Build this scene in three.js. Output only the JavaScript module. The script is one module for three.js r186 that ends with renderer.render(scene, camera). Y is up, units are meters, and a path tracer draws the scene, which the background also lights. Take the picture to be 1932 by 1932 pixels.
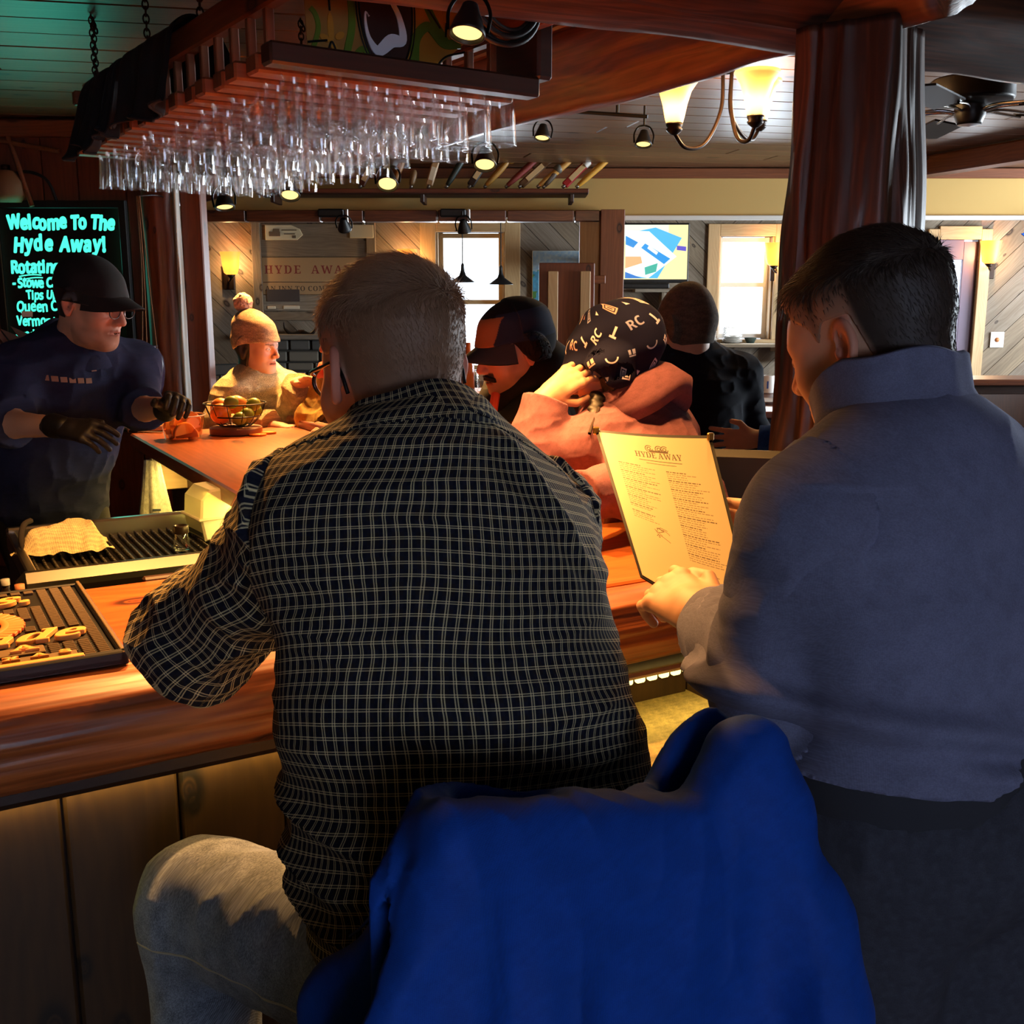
import * as THREE from 'three';
import { mergeGeometries, mergeVertices } from 'three/addons/utils/BufferGeometryUtils.js';
import { RectAreaLightUniformsLib } from 'three/addons/lights/RectAreaLightUniformsLib.js';
import { TextGeometry } from 'three/addons/geometries/TextGeometry.js';
import { FontLoader } from 'three/addons/loaders/FontLoader.js';

// ---------- camera, daylight, exposure ----------
const FOCAL = 2000, PITCH = Math.atan2(966 - 565, FOCAL), EYE = 1.6;
const scene = new THREE.Scene();
scene.background = new THREE.Color(2.6, 3.0, 3.5);
const camera = new THREE.PerspectiveCamera(2 * Math.atan(966 / FOCAL) * 180 / Math.PI, 1, 0.05, 60);
camera.position.set(0, EYE, 0);
camera.rotation.x = -PITCH;
const renderer = new THREE.WebGLRenderer({ antialias: true });
renderer.toneMapping = THREE.LinearToneMapping;
renderer.toneMappingExposure = 1.7;
renderer.shadowMap.enabled = true;
RectAreaLightUniformsLib.init();
const DAY = new THREE.Color(0.78, 0.9, 1.0);
function areaLight(x, y, z, tx, ty, tz, w, h, color, power) {   // light just inside a window, behind a lens or under a ledge
  const l = new THREE.RectAreaLight(color, power, w, h);
  l.position.set(x, y, z); l.lookAt(tx, ty, tz); scene.add(l); return l;
}
areaLight(-0.42, 1.62, -11.7, -0.1, 1.0, 0, 0.75, 1.2, DAY, 16);      // far window behind the cap
areaLight(2.6, 1.7, -11.7, 1.9, 1.0, 0, 0.6, 1.0, DAY, 13);          // far window beside the television
areaLight(4.95, 1.5, -11.75, 4.6, 1.0, 0, 0.25, 1.0, DAY, 6);        // glazed door
areaLight(6.45, 1.6, -10.5, 0.6, 1.5, -10.3, 2.1, 1.15, DAY, 11);      // added window out of view, fill light for the dining room wall
areaLight(6.45, 1.6, -6.9, 0.6, 1.9, -6.4, 2.1, 1.15, DAY, 34);      // unseen window on the right, placed to light the ceiling there
areaLight(1.5, 1.5, 3.0, 0.9, 0.7, -1.3, 2.2, 1.1, new THREE.Color(0.44, 0.57, 1.0), 1.8); // unseen window behind the viewer, placed to light backs and jacket

// ---------- helpers ----------
const { sin, cos, abs, min, max, sqrt, PI, floor, atan2, hypot, exp, pow } = Math;
const V = (x, y, z) => new THREE.Vector3(x, y, z);
const lerp = (a, b, t) => a + (b - a) * t, clamp = (x, a = 0, b = 1) => x < a ? a : x > b ? b : x;
const sstep = (a, b, x) => { const t = clamp((x - a) / (b - a)); return t * t * (3 - 2 * t); };
function rng(seed) { let s = seed >>> 0; return () => { s = (s + 0x6d2b79f5) | 0; let t = Math.imul(s ^ (s >>> 15), 1 | s); t = (t + Math.imul(t ^ (t >>> 7), 61 | t)) ^ t; return ((t ^ (t >>> 14)) >>> 0) / 4294967296; }; }
const CP = cos(PITCH), SP = sin(PITCH);
// the point of the room at horizontal distance Z (or height h) along a direction read off the photograph
function at(px, py, Z) { const x = (px - 966) / FOCAL, y = (966 - py) / FOCAL, k = Z / (CP + y * SP); return V(x * k, EYE + (y * CP - SP) * k, -Z); }
function atH(px, py, h) { const x = (px - 966) / FOCAL, y = (966 - py) / FOCAL, k = (h - EYE) / (y * CP - SP); return V(x * k, h, -(CP + y * SP) * k); }
const taken = new Map();
function numbered(n) { const k = taken.get(n) ?? 0; taken.set(n, k + 1); return k ? n + '_' + String(k).padStart(3, '0') : n; }
function shadow(o) { o.traverse((m) => { if (m.isMesh) { m.castShadow = true; m.receiveShadow = true; } }); return o; }
function thing(name, label, category, p = [0, 0, 0], group, turn = 0) {
  const o = new THREE.Group(); o.name = numbered(name); o.userData = { label, category }; if (group) o.userData.group = group;
  o.position.set(...(p.isVector3 ? [p.x, p.y, p.z] : p)); o.rotation.y = turn; scene.add(o); return o;
}
function part(parent, name, geo, mat, label) {
  const m = new THREE.Mesh(geo, mat); m.castShadow = m.receiveShadow = true;
  const used = parent.userData.used ??= {}; const k = used[name] ?? 0; used[name] = k + 1;
  m.name = k ? name + '_' + String(k).padStart(3, '0') : name;
  if (label) m.userData.label = label; parent.add(m); return m;
}
function solo(name, geo, mat, label, category, group) { const m = new THREE.Mesh(geo, mat); m.castShadow = m.receiveShadow = true; m.name = numbered(name); m.userData = { label, category }; if (group) m.userData.group = group; scene.add(m); return m; }
function struct(name, geo, mat) { const m = geo ? new THREE.Mesh(geo, mat) : new THREE.Group(); m.castShadow = m.receiveShadow = true; m.name = numbered(name); m.userData = { kind: 'structure' }; scene.add(m); return m; }
const tagged = (m, o) => { Object.assign(m.userData, o); return m; };
function copyOf(o, name, p, turn, label) { const c = o.clone(); c.userData = { ...o.userData }; c.name = numbered(name); if (p) c.position.copy(p); if (turn !== undefined) c.rotation.y = turn; if (label) c.userData.label = label; scene.add(c); return c; }

// ---------- geometry ----------
function rawGeo(pos, uv, idx, nor) { const g = new THREE.BufferGeometry(); g.setAttribute('position', new THREE.Float32BufferAttribute(pos, 3)); if (uv) g.setAttribute('uv', new THREE.Float32BufferAttribute(uv, 2)); if (idx) g.setIndex(idx); if (nor) g.setAttribute('normal', new THREE.Float32BufferAttribute(nor, 3)); else g.computeVertexNormals(); return g; }
// box with chamfered edges; uv in metres with u along the longest side; o shifts the grain
function cbox(w, h, d, c = 0.004, o = 0) {
  const H = [w / 2, h / 2, d / 2], pos = [], uv = [], long = w >= h && w >= d ? 0 : h >= d ? 1 : 2;
  c = min(c, 0.45 * min(w, h, d));
  const put = (v) => { pos.push(...v); const n = put.n; let a = long === n ? (n + 1) % 3 : long, b = 3 - n - a; uv.push(v[a] + o * 1.37, v[b] + o * 0.731 + n * 0.11); };
  const tri = (a, b, c2, n) => { put.n = n; const e = V(...b).sub(V(...a)).cross(V(...c2).sub(V(...a))), m = V(...a).add(V(...b)).add(V(...c2)); if (e.dot(m) < 0) [b, c2] = [c2, b]; put(a); put(b); put(c2); };
  const quad = (a, b, c2, d2, n) => { tri(a, b, c2, n); tri(a, c2, d2, n); };
  const pt = (n, s, s1, s2) => { const v = [0, 0, 0], i = (n + 1) % 3, j = (n + 2) % 3; v[n] = s * H[n]; v[i] = s1 * (H[i] - c); v[j] = s2 * (H[j] - c); return v; };
  for (let n = 0; n < 3; n++) for (const s of [-1, 1]) quad(pt(n, s, -1, -1), pt(n, s, 1, -1), pt(n, s, 1, 1), pt(n, s, -1, 1), n);
  for (let n = 0; n < 3; n++) { const i = (n + 1) % 3, j = (n + 2) % 3; for (const s of [-1, 1]) for (const q of [-1, 1]) {
    const E = (m, e) => { const v = [0, 0, 0]; v[n] = e * (H[n] - c); v[i] = s * (H[i] - (m === i ? 0 : c)); v[j] = q * (H[j] - (m === j ? 0 : c)); return v; };
    quad(E(i, -1), E(i, 1), E(j, 1), E(j, -1), i); } }
  for (const a of [-1, 1]) for (const b of [-1, 1]) for (const e of [-1, 1]) tri([a * H[0], b * (H[1] - c), e * (H[2] - c)], [a * (H[0] - c), b * H[1], e * (H[2] - c)], [a * (H[0] - c), b * (H[1] - c), e * H[2]], 0);
  return rawGeo(pos, uv);
}
const moved = (g, x, y, z, ry = 0, rx = 0, rz = 0) => { const m = new THREE.Matrix4().makeRotationFromEuler(new THREE.Euler(rx, ry, rz, 'YXZ')); m.setPosition(x, y, z); return g.applyMatrix4(m); };
function merged(list) { return mergeGeometries(list.map((g) => { g = g.index ? g.toNonIndexed() : g; for (const k of Object.keys(g.attributes)) if (!['position', 'normal', 'uv'].includes(k)) g.deleteAttribute(k); if (!g.attributes.uv) g.setAttribute('uv', new THREE.Float32BufferAttribute(new Float32Array(g.attributes.position.count * 2), 2)); return g; })); }
const tube = (pts, r, n = 24, s = 8) => new THREE.TubeGeometry(new THREE.CatmullRomCurve3(pts.map((p) => Array.isArray(p) ? V(...p) : p)), n, r, s);
const lathe = (pts, n = 32) => new THREE.LatheGeometry(pts.map(([r, y]) => new THREE.Vector2(max(r, 1e-5), y)), n);
function cyl(r1, r2, h, n = 24) { return new THREE.CylinderGeometry(r1, r2, h, n); }
function bar3(a, b, r, n = 10, r2 = r) { const d = b.clone().sub(a), g = new THREE.CylinderGeometry(r2, r, d.length(), n); g.applyQuaternion(new THREE.Quaternion().setFromUnitVectors(V(0, 1, 0), d.clone().normalize())); const m = a.clone().add(b).multiplyScalar(0.5); return g.translate(m.x, m.y, m.z); }
// an extruded outline in the x-y plane, thickness along z, centred
function slab(pts, t, bevel = 0, holes = []) { const s = new THREE.Shape(pts.map((p) => new THREE.Vector2(...p))); for (const h of holes) s.holes.push(new THREE.Path(h.map((p) => new THREE.Vector2(...p)))); return new THREE.ExtrudeGeometry(s, { depth: t - 2 * bevel, bevelEnabled: bevel > 0, bevelSize: bevel, bevelThickness: bevel, bevelSegments: 1, curveSegments: 12 }).translate(0, 0, -t / 2 + bevel); }

// ---------- noise ----------
function hash(ix, iy, iz, s) { let h = Math.imul(ix, 374761393) ^ Math.imul(iy, 668265263) ^ Math.imul(iz, 2147483647 - 1442695) ^ Math.imul(s, 1274126177); h = Math.imul(h ^ (h >>> 13), 1274126177); return ((h ^ (h >>> 16)) >>> 0) / 4294967296; }
const fade = (t) => t * t * (3 - 2 * t);
function n2(x, y, px, py, s = 0) { let ix = floor(x), iy = floor(y); const fx = fade(x - ix), fy = fade(y - iy); const m = (a, p) => p ? ((a % p) + p) % p : a; const x0 = m(ix, px), x1 = m(ix + 1, px), y0 = m(iy, py), y1 = m(iy + 1, py); return lerp(lerp(hash(x0, y0, 0, s), hash(x1, y0, 0, s), fx), lerp(hash(x0, y1, 0, s), hash(x1, y1, 0, s), fx), fy); }
function fbm2(x, y, px, py, s, o = 4) { let v = 0, a = 0.5, t = 0; for (let i = 0; i < o; i++) { v += a * n2(x, y, px, py, s + i); t += a; a *= 0.5; x *= 2; y *= 2; px *= 2; py *= 2; } return v / t; }
function n3(x, y, z, s = 0) { const ix = floor(x), iy = floor(y), iz = floor(z), fx = fade(x - ix), fy = fade(y - iy), fz = fade(z - iz); const L = (k) => lerp(lerp(hash(ix, iy, iz + k, s), hash(ix + 1, iy, iz + k, s), fx), lerp(hash(ix, iy + 1, iz + k, s), hash(ix + 1, iy + 1, iz + k, s), fx), fy); return lerp(L(0), L(1), fz); }
function fbm3(x, y, z, s, o = 3) { let v = 0, a = 0.5, t = 0; for (let i = 0; i < o; i++) { v += a * n3(x, y, z, s + i); t += a; a *= 0.5; x *= 2; y *= 2; z *= 2; } return v / t; }

// ---------- textures ----------
function pixelTex(w, h, f, srgb = true) {
  const d = new Uint8Array(w * h * 4);
  for (let y = 0; y < h; y++) for (let x = 0; x < w; x++) { const c = f(x / w, y / h, x, y), o = (y * w + x) * 4; d[o] = clamp(c[0], 0, 255); d[o + 1] = clamp(c[1], 0, 255); d[o + 2] = clamp(c[2], 0, 255); d[o + 3] = 255; }
  const t = new THREE.DataTexture(d, w, h); t.wrapS = t.wrapT = THREE.RepeatWrapping; t.magFilter = THREE.LinearFilter; t.minFilter = THREE.LinearMipmapLinearFilter; t.generateMipmaps = true; if (srgb) t.colorSpace = THREE.SRGBColorSpace; t.needsUpdate = true; return t;
}
const asData = (t) => t;   // the same picture drives the relief
function scaled(t, sx, sy) { t.repeat.set(1 / sx, 1 / sy); return t; }
function canvasTex(w, h, draw) { const c = document.createElement('canvas'); c.width = w; c.height = h; draw(c.getContext('2d'), w, h); const t = new THREE.CanvasTexture(c); t.colorSpace = THREE.SRGBColorSpace; t.magFilter = THREE.LinearFilter; t.anisotropy = 4; return t; }
const mix3 = (a, b, t) => [lerp(a[0], b[0], t), lerp(a[1], b[1], t), lerp(a[2], b[2], t)];
// wood: grain along u; covers sx by sy metres
function woodMat(o) {
  const { light, dark, w = 1024, h = 256, sx = 2, sy = 0.5, seed = 1, knots = 5, rough = 0.55, bump = 0.0015, streak = 0.5, wear = 0.25, coat = 0 } = o, R = rng(seed * 77 + 5), K = [];
  for (let i = 0; i < knots; i++) K.push([R(), R(), 0.008 + R() * 0.014]);
  const t = pixelTex(w, h, (u, v) => {
    let kd = 0, bend = 0;
    for (const [a, b, r] of K) { let dx = (u - a) * sx, dy = (v - b) * sy; dx -= sx * Math.round(dx / sx); dy -= sy * Math.round(dy / sy); const q = hypot(dx * 0.55, dy) / r; if (q < 6) { bend += (dy > 0 ? 1 : -1) * exp(-q * 0.7) * 0.35; kd = max(kd, exp(-pow(max(0, q - 0.75), 2) * 3.5) * (q < 0.7 ? 0.45 + 0.3 * sin(q * 20) : 1)); } }
    const warp = fbm2(u * 4, v * 4, 4, 4, seed) * 2.2 + bend * 2, g = 0.5 + 0.5 * sin((v * 16 + warp * 2.2) * 2 * PI * 0.5 * 2), f = fbm2(u * 10, v * 96, 10, 96, seed + 9, 3), b = fbm2(u * 3, v * 6, 3, 6, seed + 20, 3);
    const k = clamp(streak * (0.35 * g + 0.65 * f) + wear * (b - 0.3) * 1.6 + 0.12);
    const c = mix3(light, dark, k); return mix3(c, [dark[0] * 0.35, dark[1] * 0.3, dark[2] * 0.3], kd * 0.85);
  });
  scaled(t, sx, sy); const b = asData(t); b.repeat.copy(t.repeat);
  return new THREE.MeshPhysicalMaterial({ map: t, bumpMap: b, bumpScale: bump, roughness: rough, clearcoat: coat, clearcoatRoughness: 0.25 });
}
const std = (hex, roughness = 0.6, metalness = 0, extra = {}) => new THREE.MeshStandardMaterial({ color: hex, roughness, metalness, ...extra });
// cloth with a fine weave; period in metres
function clothMat(o) {
  const { color = '#888888', a = 0.12, period = 0.06, n = 256, rough = 0.95, bump = 0.0006, twill = 0, seed = 3, sheen = 0, freq = 48 } = o, c = new THREE.Color(color).convertLinearToSRGB(), C = [c.r * 255, c.g * 255, c.b * 255];
  const t = pixelTex(n, n, (u, v) => { const wv = 0.5 + 0.25 * sin((u + (twill ? v : 0)) * freq * 2 * PI) + 0.25 * sin((v - (twill ? u : 0)) * freq * 2 * PI), k = 1 + a * ((wv - 0.5) + (n2(u * 120, v * 120, 120, 120, seed) - 0.5) * 1.2 + (fbm2(u * 6, v * 6, 6, 6, seed + 4) - 0.5) * 1.2); return [C[0] * k, C[1] * k, C[2] * k]; });
  scaled(t, period, period); const b = asData(t); b.repeat.copy(t.repeat);
  return new THREE.MeshPhysicalMaterial({ map: t, bumpMap: b, bumpScale: bump, roughness: rough, sheen, sheenRoughness: 0.6, sheenColor: new THREE.Color(color), specularIntensity: 0.4, side: THREE.DoubleSide });
}
// ---------- materials ----------
const M = {};
M.bar = woodMat({ light: [186, 100, 44], dark: [120, 56, 20], seed: 3, rough: 0.34, bump: 0.0006, streak: 0.55, knots: 2, coat: 0.25 });
M.barLog = woodMat({ light: [196, 112, 56], dark: [108, 50, 20], seed: 31, rough: 0.42, bump: 0.004, streak: 0.75, wear: 0.5, knots: 4, coat: 0.2 });
M.frontPine = [41, 42, 43].map((s) => woodMat({ light: [80, 54, 26], dark: [46, 28, 13], seed: s, rough: 0.55, sx: 1.4, sy: 0.5, knots: 4, bump: 0.0008, streak: 0.5 }));
M.ceil = [51, 52, 53, 54].map((s, i) => woodMat({ light: mix3([166, 124, 88], [130, 92, 66], i / 3), dark: [88, 56, 36], w: 512, seed: s, rough: 0.42, sx: 2.4, sy: 0.5, knots: 6, bump: 0.0006, streak: 0.5, coat: 0.25 }));
M.redPine = [61, 62, 63].map((s) => woodMat({ light: [132, 66, 34], dark: [78, 34, 16], w: 512, seed: s, rough: 0.5, sx: 2.2, sy: 0.5, knots: 5, streak: 0.5 }));
M.barn = [71, 72, 73, 74].map((s, i) => woodMat({ light: [[172, 158, 138], [158, 140, 116], [150, 138, 124], [166, 146, 118]][i], dark: [104, 88, 70], w: 512, seed: s, rough: 0.8, sx: 2.2, sy: 0.5, knots: 5, bump: 0.002, streak: 0.55, wear: 0.4 }));
M.beam = woodMat({ light: [122, 70, 42], dark: [52, 26, 15], seed: 81, rough: 0.6, bump: 0.006, sx: 2, sy: 0.5, knots: 3, streak: 0.9, wear: 0.6, coat: 0.15 });
M.beamWarm = woodMat({ light: [150, 84, 44], dark: [70, 32, 16], seed: 83, rough: 0.42, bump: 0.002, knots: 4, streak: 0.6, wear: 0.4, coat: 0.2 });
M.darkWood = woodMat({ light: [64, 36, 22], dark: [30, 15, 9], w: 512, seed: 85, rough: 0.45, knots: 1 });
M.rackWood = woodMat({ light: [150, 88, 50], dark: [88, 44, 22], w: 512, seed: 87, rough: 0.5, knots: 2 });
M.paleWood = woodMat({ light: [214, 184, 138], dark: [170, 132, 84], w: 512, seed: 89, rough: 0.55, knots: 3 });
M.black = std('#0c0b0b', 0.5); M.blackMetal = std('#15120f', 0.35, 0.7); M.bronze = std('#2a1c14', 0.35, 0.7);
M.steel = std('#b8b6b0', 0.28, 1); M.chrome = std('#d8d8d8', 0.12, 1); M.rust = std('#4a2f20', 0.7, 0.6);
M.plaster = std('#c9a562', 0.85); M.whitePaint = std('#e8e4da', 0.6); M.white = std('#e9e6df', 0.5); M.cream = std('#d8c9a4', 0.9);
M.pane = new THREE.MeshPhysicalMaterial({ color: '#ffffff', roughness: 0, transmission: 1, thickness: 0, ior: 1.45 });
M.glass = new THREE.MeshPhysicalMaterial({ color: '#ffffff', roughness: 0.015, transmission: 1, thickness: 0, ior: 1.55 });
const WARM = new THREE.Color(1, 0.45, 0.12), LAMP = new THREE.Color(1, 0.62, 0.26);
M.bulb = new THREE.MeshStandardMaterial({ color: '#000000', emissive: new THREE.Color(1, 0.66, 0.2), emissiveIntensity: 1.25 });

// ---------- room shell ----------
const FARZ = 12, HEADZ = 8.6, TOP = 2.6, BARH = 1.07;
struct('floor', cbox(13.4, 0.12, 17, 0.001).translate(0.6, -0.06, -4.4), M.darkWood);
const ceilingSlab = struct('ceiling', cbox(13.4, 0.15, 17, 0.001).translate(0.6, TOP + 0.105, -4.4), M.darkWood);
{ // tongue-and-groove boards overhead, set a little askew to the header wall
  const R = rng(4), a = 0.21, w = 0.245; let i = 0;
  for (let r = 0; r < 24; r++) { let x = -6 - R() * 2.5; while (x < 6.4) { const L = 2.6 + R() * 1.6; const m = part(ceilingSlab, 'plank', cbox(L - 0.006, 0.022, w - 0.007, 0.005, i * 0.37), M.ceil[floor(R() * 4)]); const cx = x + L / 2, cz = -3.3 - r * w; m.position.set(cx * cos(a) + cz * sin(a), TOP + 0.014 + R() * 0.002, -cx * sin(a) + cz * cos(a)); m.rotation.y = a; x += L; i++; } }
}
struct('wall_left', cbox(0.15, 2.7, 17, 0.001).translate(-5.6, 1.35, -4.4), M.redPine[0]);
{ // unseen windows in the right-hand and rear walls; the farthest is added for fill
  const g = [cbox(0.15, 0.95, 17, 0.001).translate(6.6, 0.475, -4.4), cbox(0.15, 0.5, 17, 0.001).translate(6.6, 2.4, -4.4), cbox(0.15, 1.2, 9.9, 0.001).translate(6.6, 1.55, -0.85), cbox(0.15, 1.2, 1.4, 0.001).translate(6.6, 1.55, -8.7), cbox(0.15, 1.2, 1.3, 0.001).translate(6.6, 1.55, -12.25)];
  struct('wall_right', merged(g), M.plaster);
  const b = [cbox(13.4, 0.9, 0.15, 0.001).translate(0.6, 0.45, 4.1), cbox(13.4, 0.6, 0.15, 0.001).translate(0.6, 2.4, 4.1), cbox(6.5, 1.2, 0.15, 0.001).translate(-2.85, 1.5, 4.1), cbox(4.5, 1.2, 0.15, 0.001).translate(5.05, 1.5, 4.1)];
  struct('wall_behind', merged(b), M.plaster);
  const w3 = struct('window_3'); part(w3, 'pane', cbox(0.01, 1.2, 2.3, 0.001).translate(6.6, 1.55, -6.9), M.pane); for (const z of [-5.83, -6.9, -7.97]) part(w3, 'frame', cbox(0.08, 1.2, 0.06).translate(6.6, 1.55, z), M.paleWood);  // out of view, lights the ceiling boards from the right
  const w5 = struct('window_5'); part(w5, 'pane', cbox(0.01, 1.2, 2.2, 0.001).translate(6.6, 1.55, -10.5), M.pane); for (const z of [-9.43, -10.5, -11.57]) part(w5, 'frame', cbox(0.08, 1.2, 0.06).translate(6.6, 1.55, z), M.paleWood);  // added out of view to carry fill light for the far boards
  const w4 = struct('window_4'); part(w4, 'pane', cbox(2.3, 1.2, 0.01, 0.001).translate(1.6, 1.5, 4.1), M.pane); for (const x of [0.45, 1.6, 2.75]) part(w4, 'frame', cbox(0.06, 1.2, 0.08).translate(x, 1.5, 4.1), M.paleWood);  // out of view behind the camera, lights the near backs
}
// far wall of diagonal barn boards around two windows and a door
const rect = (x0, y0, x1, y1, Z) => { const a = at(x0, y1, Z), b = at(x1, y0, Z); return { x0: a.x, x1: b.x, y0: a.y, y1: b.y, z: -Z }; };
const W1 = rect(826, 438, 952, 700, FARZ), W2 = rect(1350, 446, 1462, 640, FARZ), DR = rect(1750, 452, 1848, 700, FARZ); DR.y0 = 0.02;
const farWall = struct('wall_far');
{
  const clip = (poly, nx, ny, d) => { const out = []; for (let i = 0; i < poly.length; i++) { const a = poly[i], b = poly[(i + 1) % poly.length], da = a[0] * nx + a[1] * ny - d, db = b[0] * nx + b[1] * ny - d; if (da <= 0) out.push(a); if (da * db < 0) { const t = da / (da - db); out.push([lerp(a[0], b[0], t), lerp(a[1], b[1], t)]); } } return out; };
  const R = rng(12), mid = (W2.x1 + DR.x0) / 2, rs = [[-5.5, 0, W1.x0, TOP, -1], [W1.x0, 0, W1.x1, W1.y0, -1], [W1.x0, W1.y1, W1.x1, TOP, -1], [W1.x1, 0, W2.x0, TOP, -1], [W2.x0, 0, W2.x1, W2.y0, 1], [W2.x0, W2.y1, W2.x1, TOP, 1], [W2.x1, 0, mid, TOP, 1], [mid, 0, DR.x0, TOP, 1], [DR.x0, DR.y1, DR.x1, TOP, 1], [DR.x1, 0, 6.5, TOP, 1]];
  for (const [x0, y0, x1, y1, s] of rs) {
    part(farWall, 'backing', cbox(x1 - x0, y1 - y0, 0.16, 0.001).translate((x0 + x1) / 2, (y0 + y1) / 2, -FARZ - 0.11), M.darkWood);
    const c = Math.SQRT1_2, wd = 0.2; // boards run along (1, s)
    for (let k = -60; k < 60; k++) { let p = [[x0, max(y0, 0.7)], [x1, max(y0, 0.7)], [x1, y1], [x0, y1]]; if (y1 < 0.8) break; p = clip(p, -s * c, c, (k + 1) * wd - 0.006); if (p.length > 2) p = clip(p, s * c, -c, -k * wd); if (p.length < 3) continue;
      let ar = 0; for (let i = 0; i < p.length; i++) { const q = p[(i + 1) % p.length]; ar += p[i][0] * q[1] - q[0] * p[i][1]; } if (abs(ar) < 0.006) continue;
      const g = slab(p, 0.022 + R() * 0.006), u = g.attributes.uv, q = g.attributes.position, o = R() * 9; for (let i = 0; i < u.count; i++) u.setXY(i, (q.getX(i) + s * q.getY(i)) * c + o, (-s * q.getX(i) + q.getY(i)) * c + o * 0.37);
      part(farWall, 'plank', g.translate(0, 0, -FARZ), M.barn[floor(R() * 4)]); }
  }
}
function windowAt(r, frameW, mid, mat, sashMat, depth) {
  const w = struct('window_' + (windowAt.n = (windowAt.n ?? 0) + 1)), W = r.x1 - r.x0, H = r.y1 - r.y0, cx = (r.x0 + r.x1) / 2, cy = (r.y0 + r.y1) / 2, z = r.z;
  for (const s of [-1, 1]) { part(w, 'frame', cbox(frameW, H + 2 * frameW, 0.04).translate(cx + s * (W + frameW) / 2, cy, z + 0.035), mat); part(w, 'jamb', cbox(0.02, H, depth).translate(cx + s * (W / 2 - 0.01), cy, z - depth / 2), mat); part(w, 'sash', cbox(0.05, H, 0.04).translate(cx + s * (W / 2 - 0.045), cy, z - depth + 0.03), sashMat); }
  part(w, 'frame', cbox(W, frameW, 0.04).translate(cx, cy + (H + frameW) / 2, z + 0.035), mat); part(w, 'sill', cbox(W + 0.3, 0.04, 0.16).translate(cx, cy - H / 2 - 0.02, z + 0.05), mat);
  for (const y of [H / 2 - 0.03, mid - cy, -H / 2 + 0.03]) part(w, 'sash', cbox(W - 0.08, 0.05, 0.045).translate(cx, cy + y, z - depth + 0.03), sashMat);
  part(w, 'pane', cbox(W - 0.1, H - 0.1, 0.006, 0.001).translate(cx, cy, z - depth + 0.03), M.pane);
  return w;
}
windowAt(W1, at(990, 500, FARZ).x - W1.x1 - 0.05, at(900, 570, FARZ).y, M.paleWood, M.paleWood, 0.2);
windowAt(W2, 0.13, at(1400, 537, FARZ).y, M.paleWood, M.whitePaint, 0.2);
{ // plum coloured door with a glazed panel in a broad pine casing
  const d = struct('door_1'), cx = (DR.x0 + DR.x1) / 2, W = DR.x1 - DR.x0, H = DR.y1 - DR.y0, gx0 = at(1765, 500, FARZ).x, gx1 = at(1818, 500, FARZ).x, gy1 = at(1800, 490, FARZ).y, gy0 = 1.0, plum = std('#6d5a6e', 0.5);
  part(d, 'stile', cbox(gx0 - DR.x0, H, 0.05).translate((gx0 + DR.x0) / 2, H / 2, -FARZ - 0.05), plum); part(d, 'stile', cbox(DR.x1 - gx1, H, 0.05).translate((gx1 + DR.x1) / 2, H / 2, -FARZ - 0.05), plum);
  part(d, 'rail', cbox(gx1 - gx0, DR.y1 - gy1, 0.05).translate((gx0 + gx1) / 2, (DR.y1 + gy1) / 2, -FARZ - 0.05), plum); part(d, 'panel', cbox(gx1 - gx0, gy0, 0.05).translate((gx0 + gx1) / 2, gy0 / 2, -FARZ - 0.05), plum);
  part(d, 'pane', cbox(gx1 - gx0, gy1 - gy0, 0.008, 0.001).translate((gx0 + gx1) / 2, (gy0 + gy1) / 2, -FARZ - 0.05), M.pane);
  for (const s of [-1, 1]) part(d, 'casing', cbox(0.12, H + 0.13, 0.04).translate(cx + s * (W / 2 + 0.06), (H + 0.13) / 2, -FARZ + 0.035), M.paleWood);
  part(d, 'casing', cbox(W, 0.14, 0.04).translate(cx, DR.y1 + 0.07, -FARZ + 0.035), M.paleWood);
}
// header wall over the opening to the dining room
{
  const L = at(388, 400, HEADZ).x, Rr = 6.5, y0 = at(1500, 410, HEADZ).y, h = struct('wall_header', cbox(Rr - L, TOP - y0, 0.16, 0.003).translate((L + Rr) / 2, (TOP + y0) / 2, -HEADZ - 0.08), M.plaster);
  const cx = at(1178, 400, HEADZ).x; struct('trim_1', cbox(Rr - cx, 0.035, 0.03).translate((Rr + cx) / 2, y0 - 0.005, -HEADZ + 0.017), M.whitePaint);
  struct('trim_2', cbox(Rr - L, 0.075, 0.03).translate((L + Rr) / 2, TOP - 0.04, -HEADZ + 0.017), M.rackWood);
  const lx = at(1130, 400, HEADZ).x, li = struct('trim_3'); let x = L, i = 0; const R = rng(9); while (x < lx) { const w = min(0.28 + R() * 0.35, lx - x); part(li, 'board', cbox(w - 0.01, 0.085, 0.14, 0.006, i++).translate(x + w / 2, y0 + 0.0, -HEADZ + 0.09), M.beamWarm); x += w; }
}
{ // pine pilaster that closes the opening, lit and shaded faces coloured as two boards
  const p = struct('pillar_1'), a = at(1095, 400, 8.45), b = at(1133, 400, 8.45), c = at(1178, 400, 8.45), y1 = at(1140, 396, 8.45).y;
  part(p, 'board', cbox(b.x - a.x, y1, 0.05).translate((a.x + b.x) / 2, y1 / 2, -8.52), M.paleWood); part(p, 'board', cbox(c.x - b.x, y1, 0.14).translate((b.x + c.x) / 2, y1 / 2, -8.47), M.rackWood);
}
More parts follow.
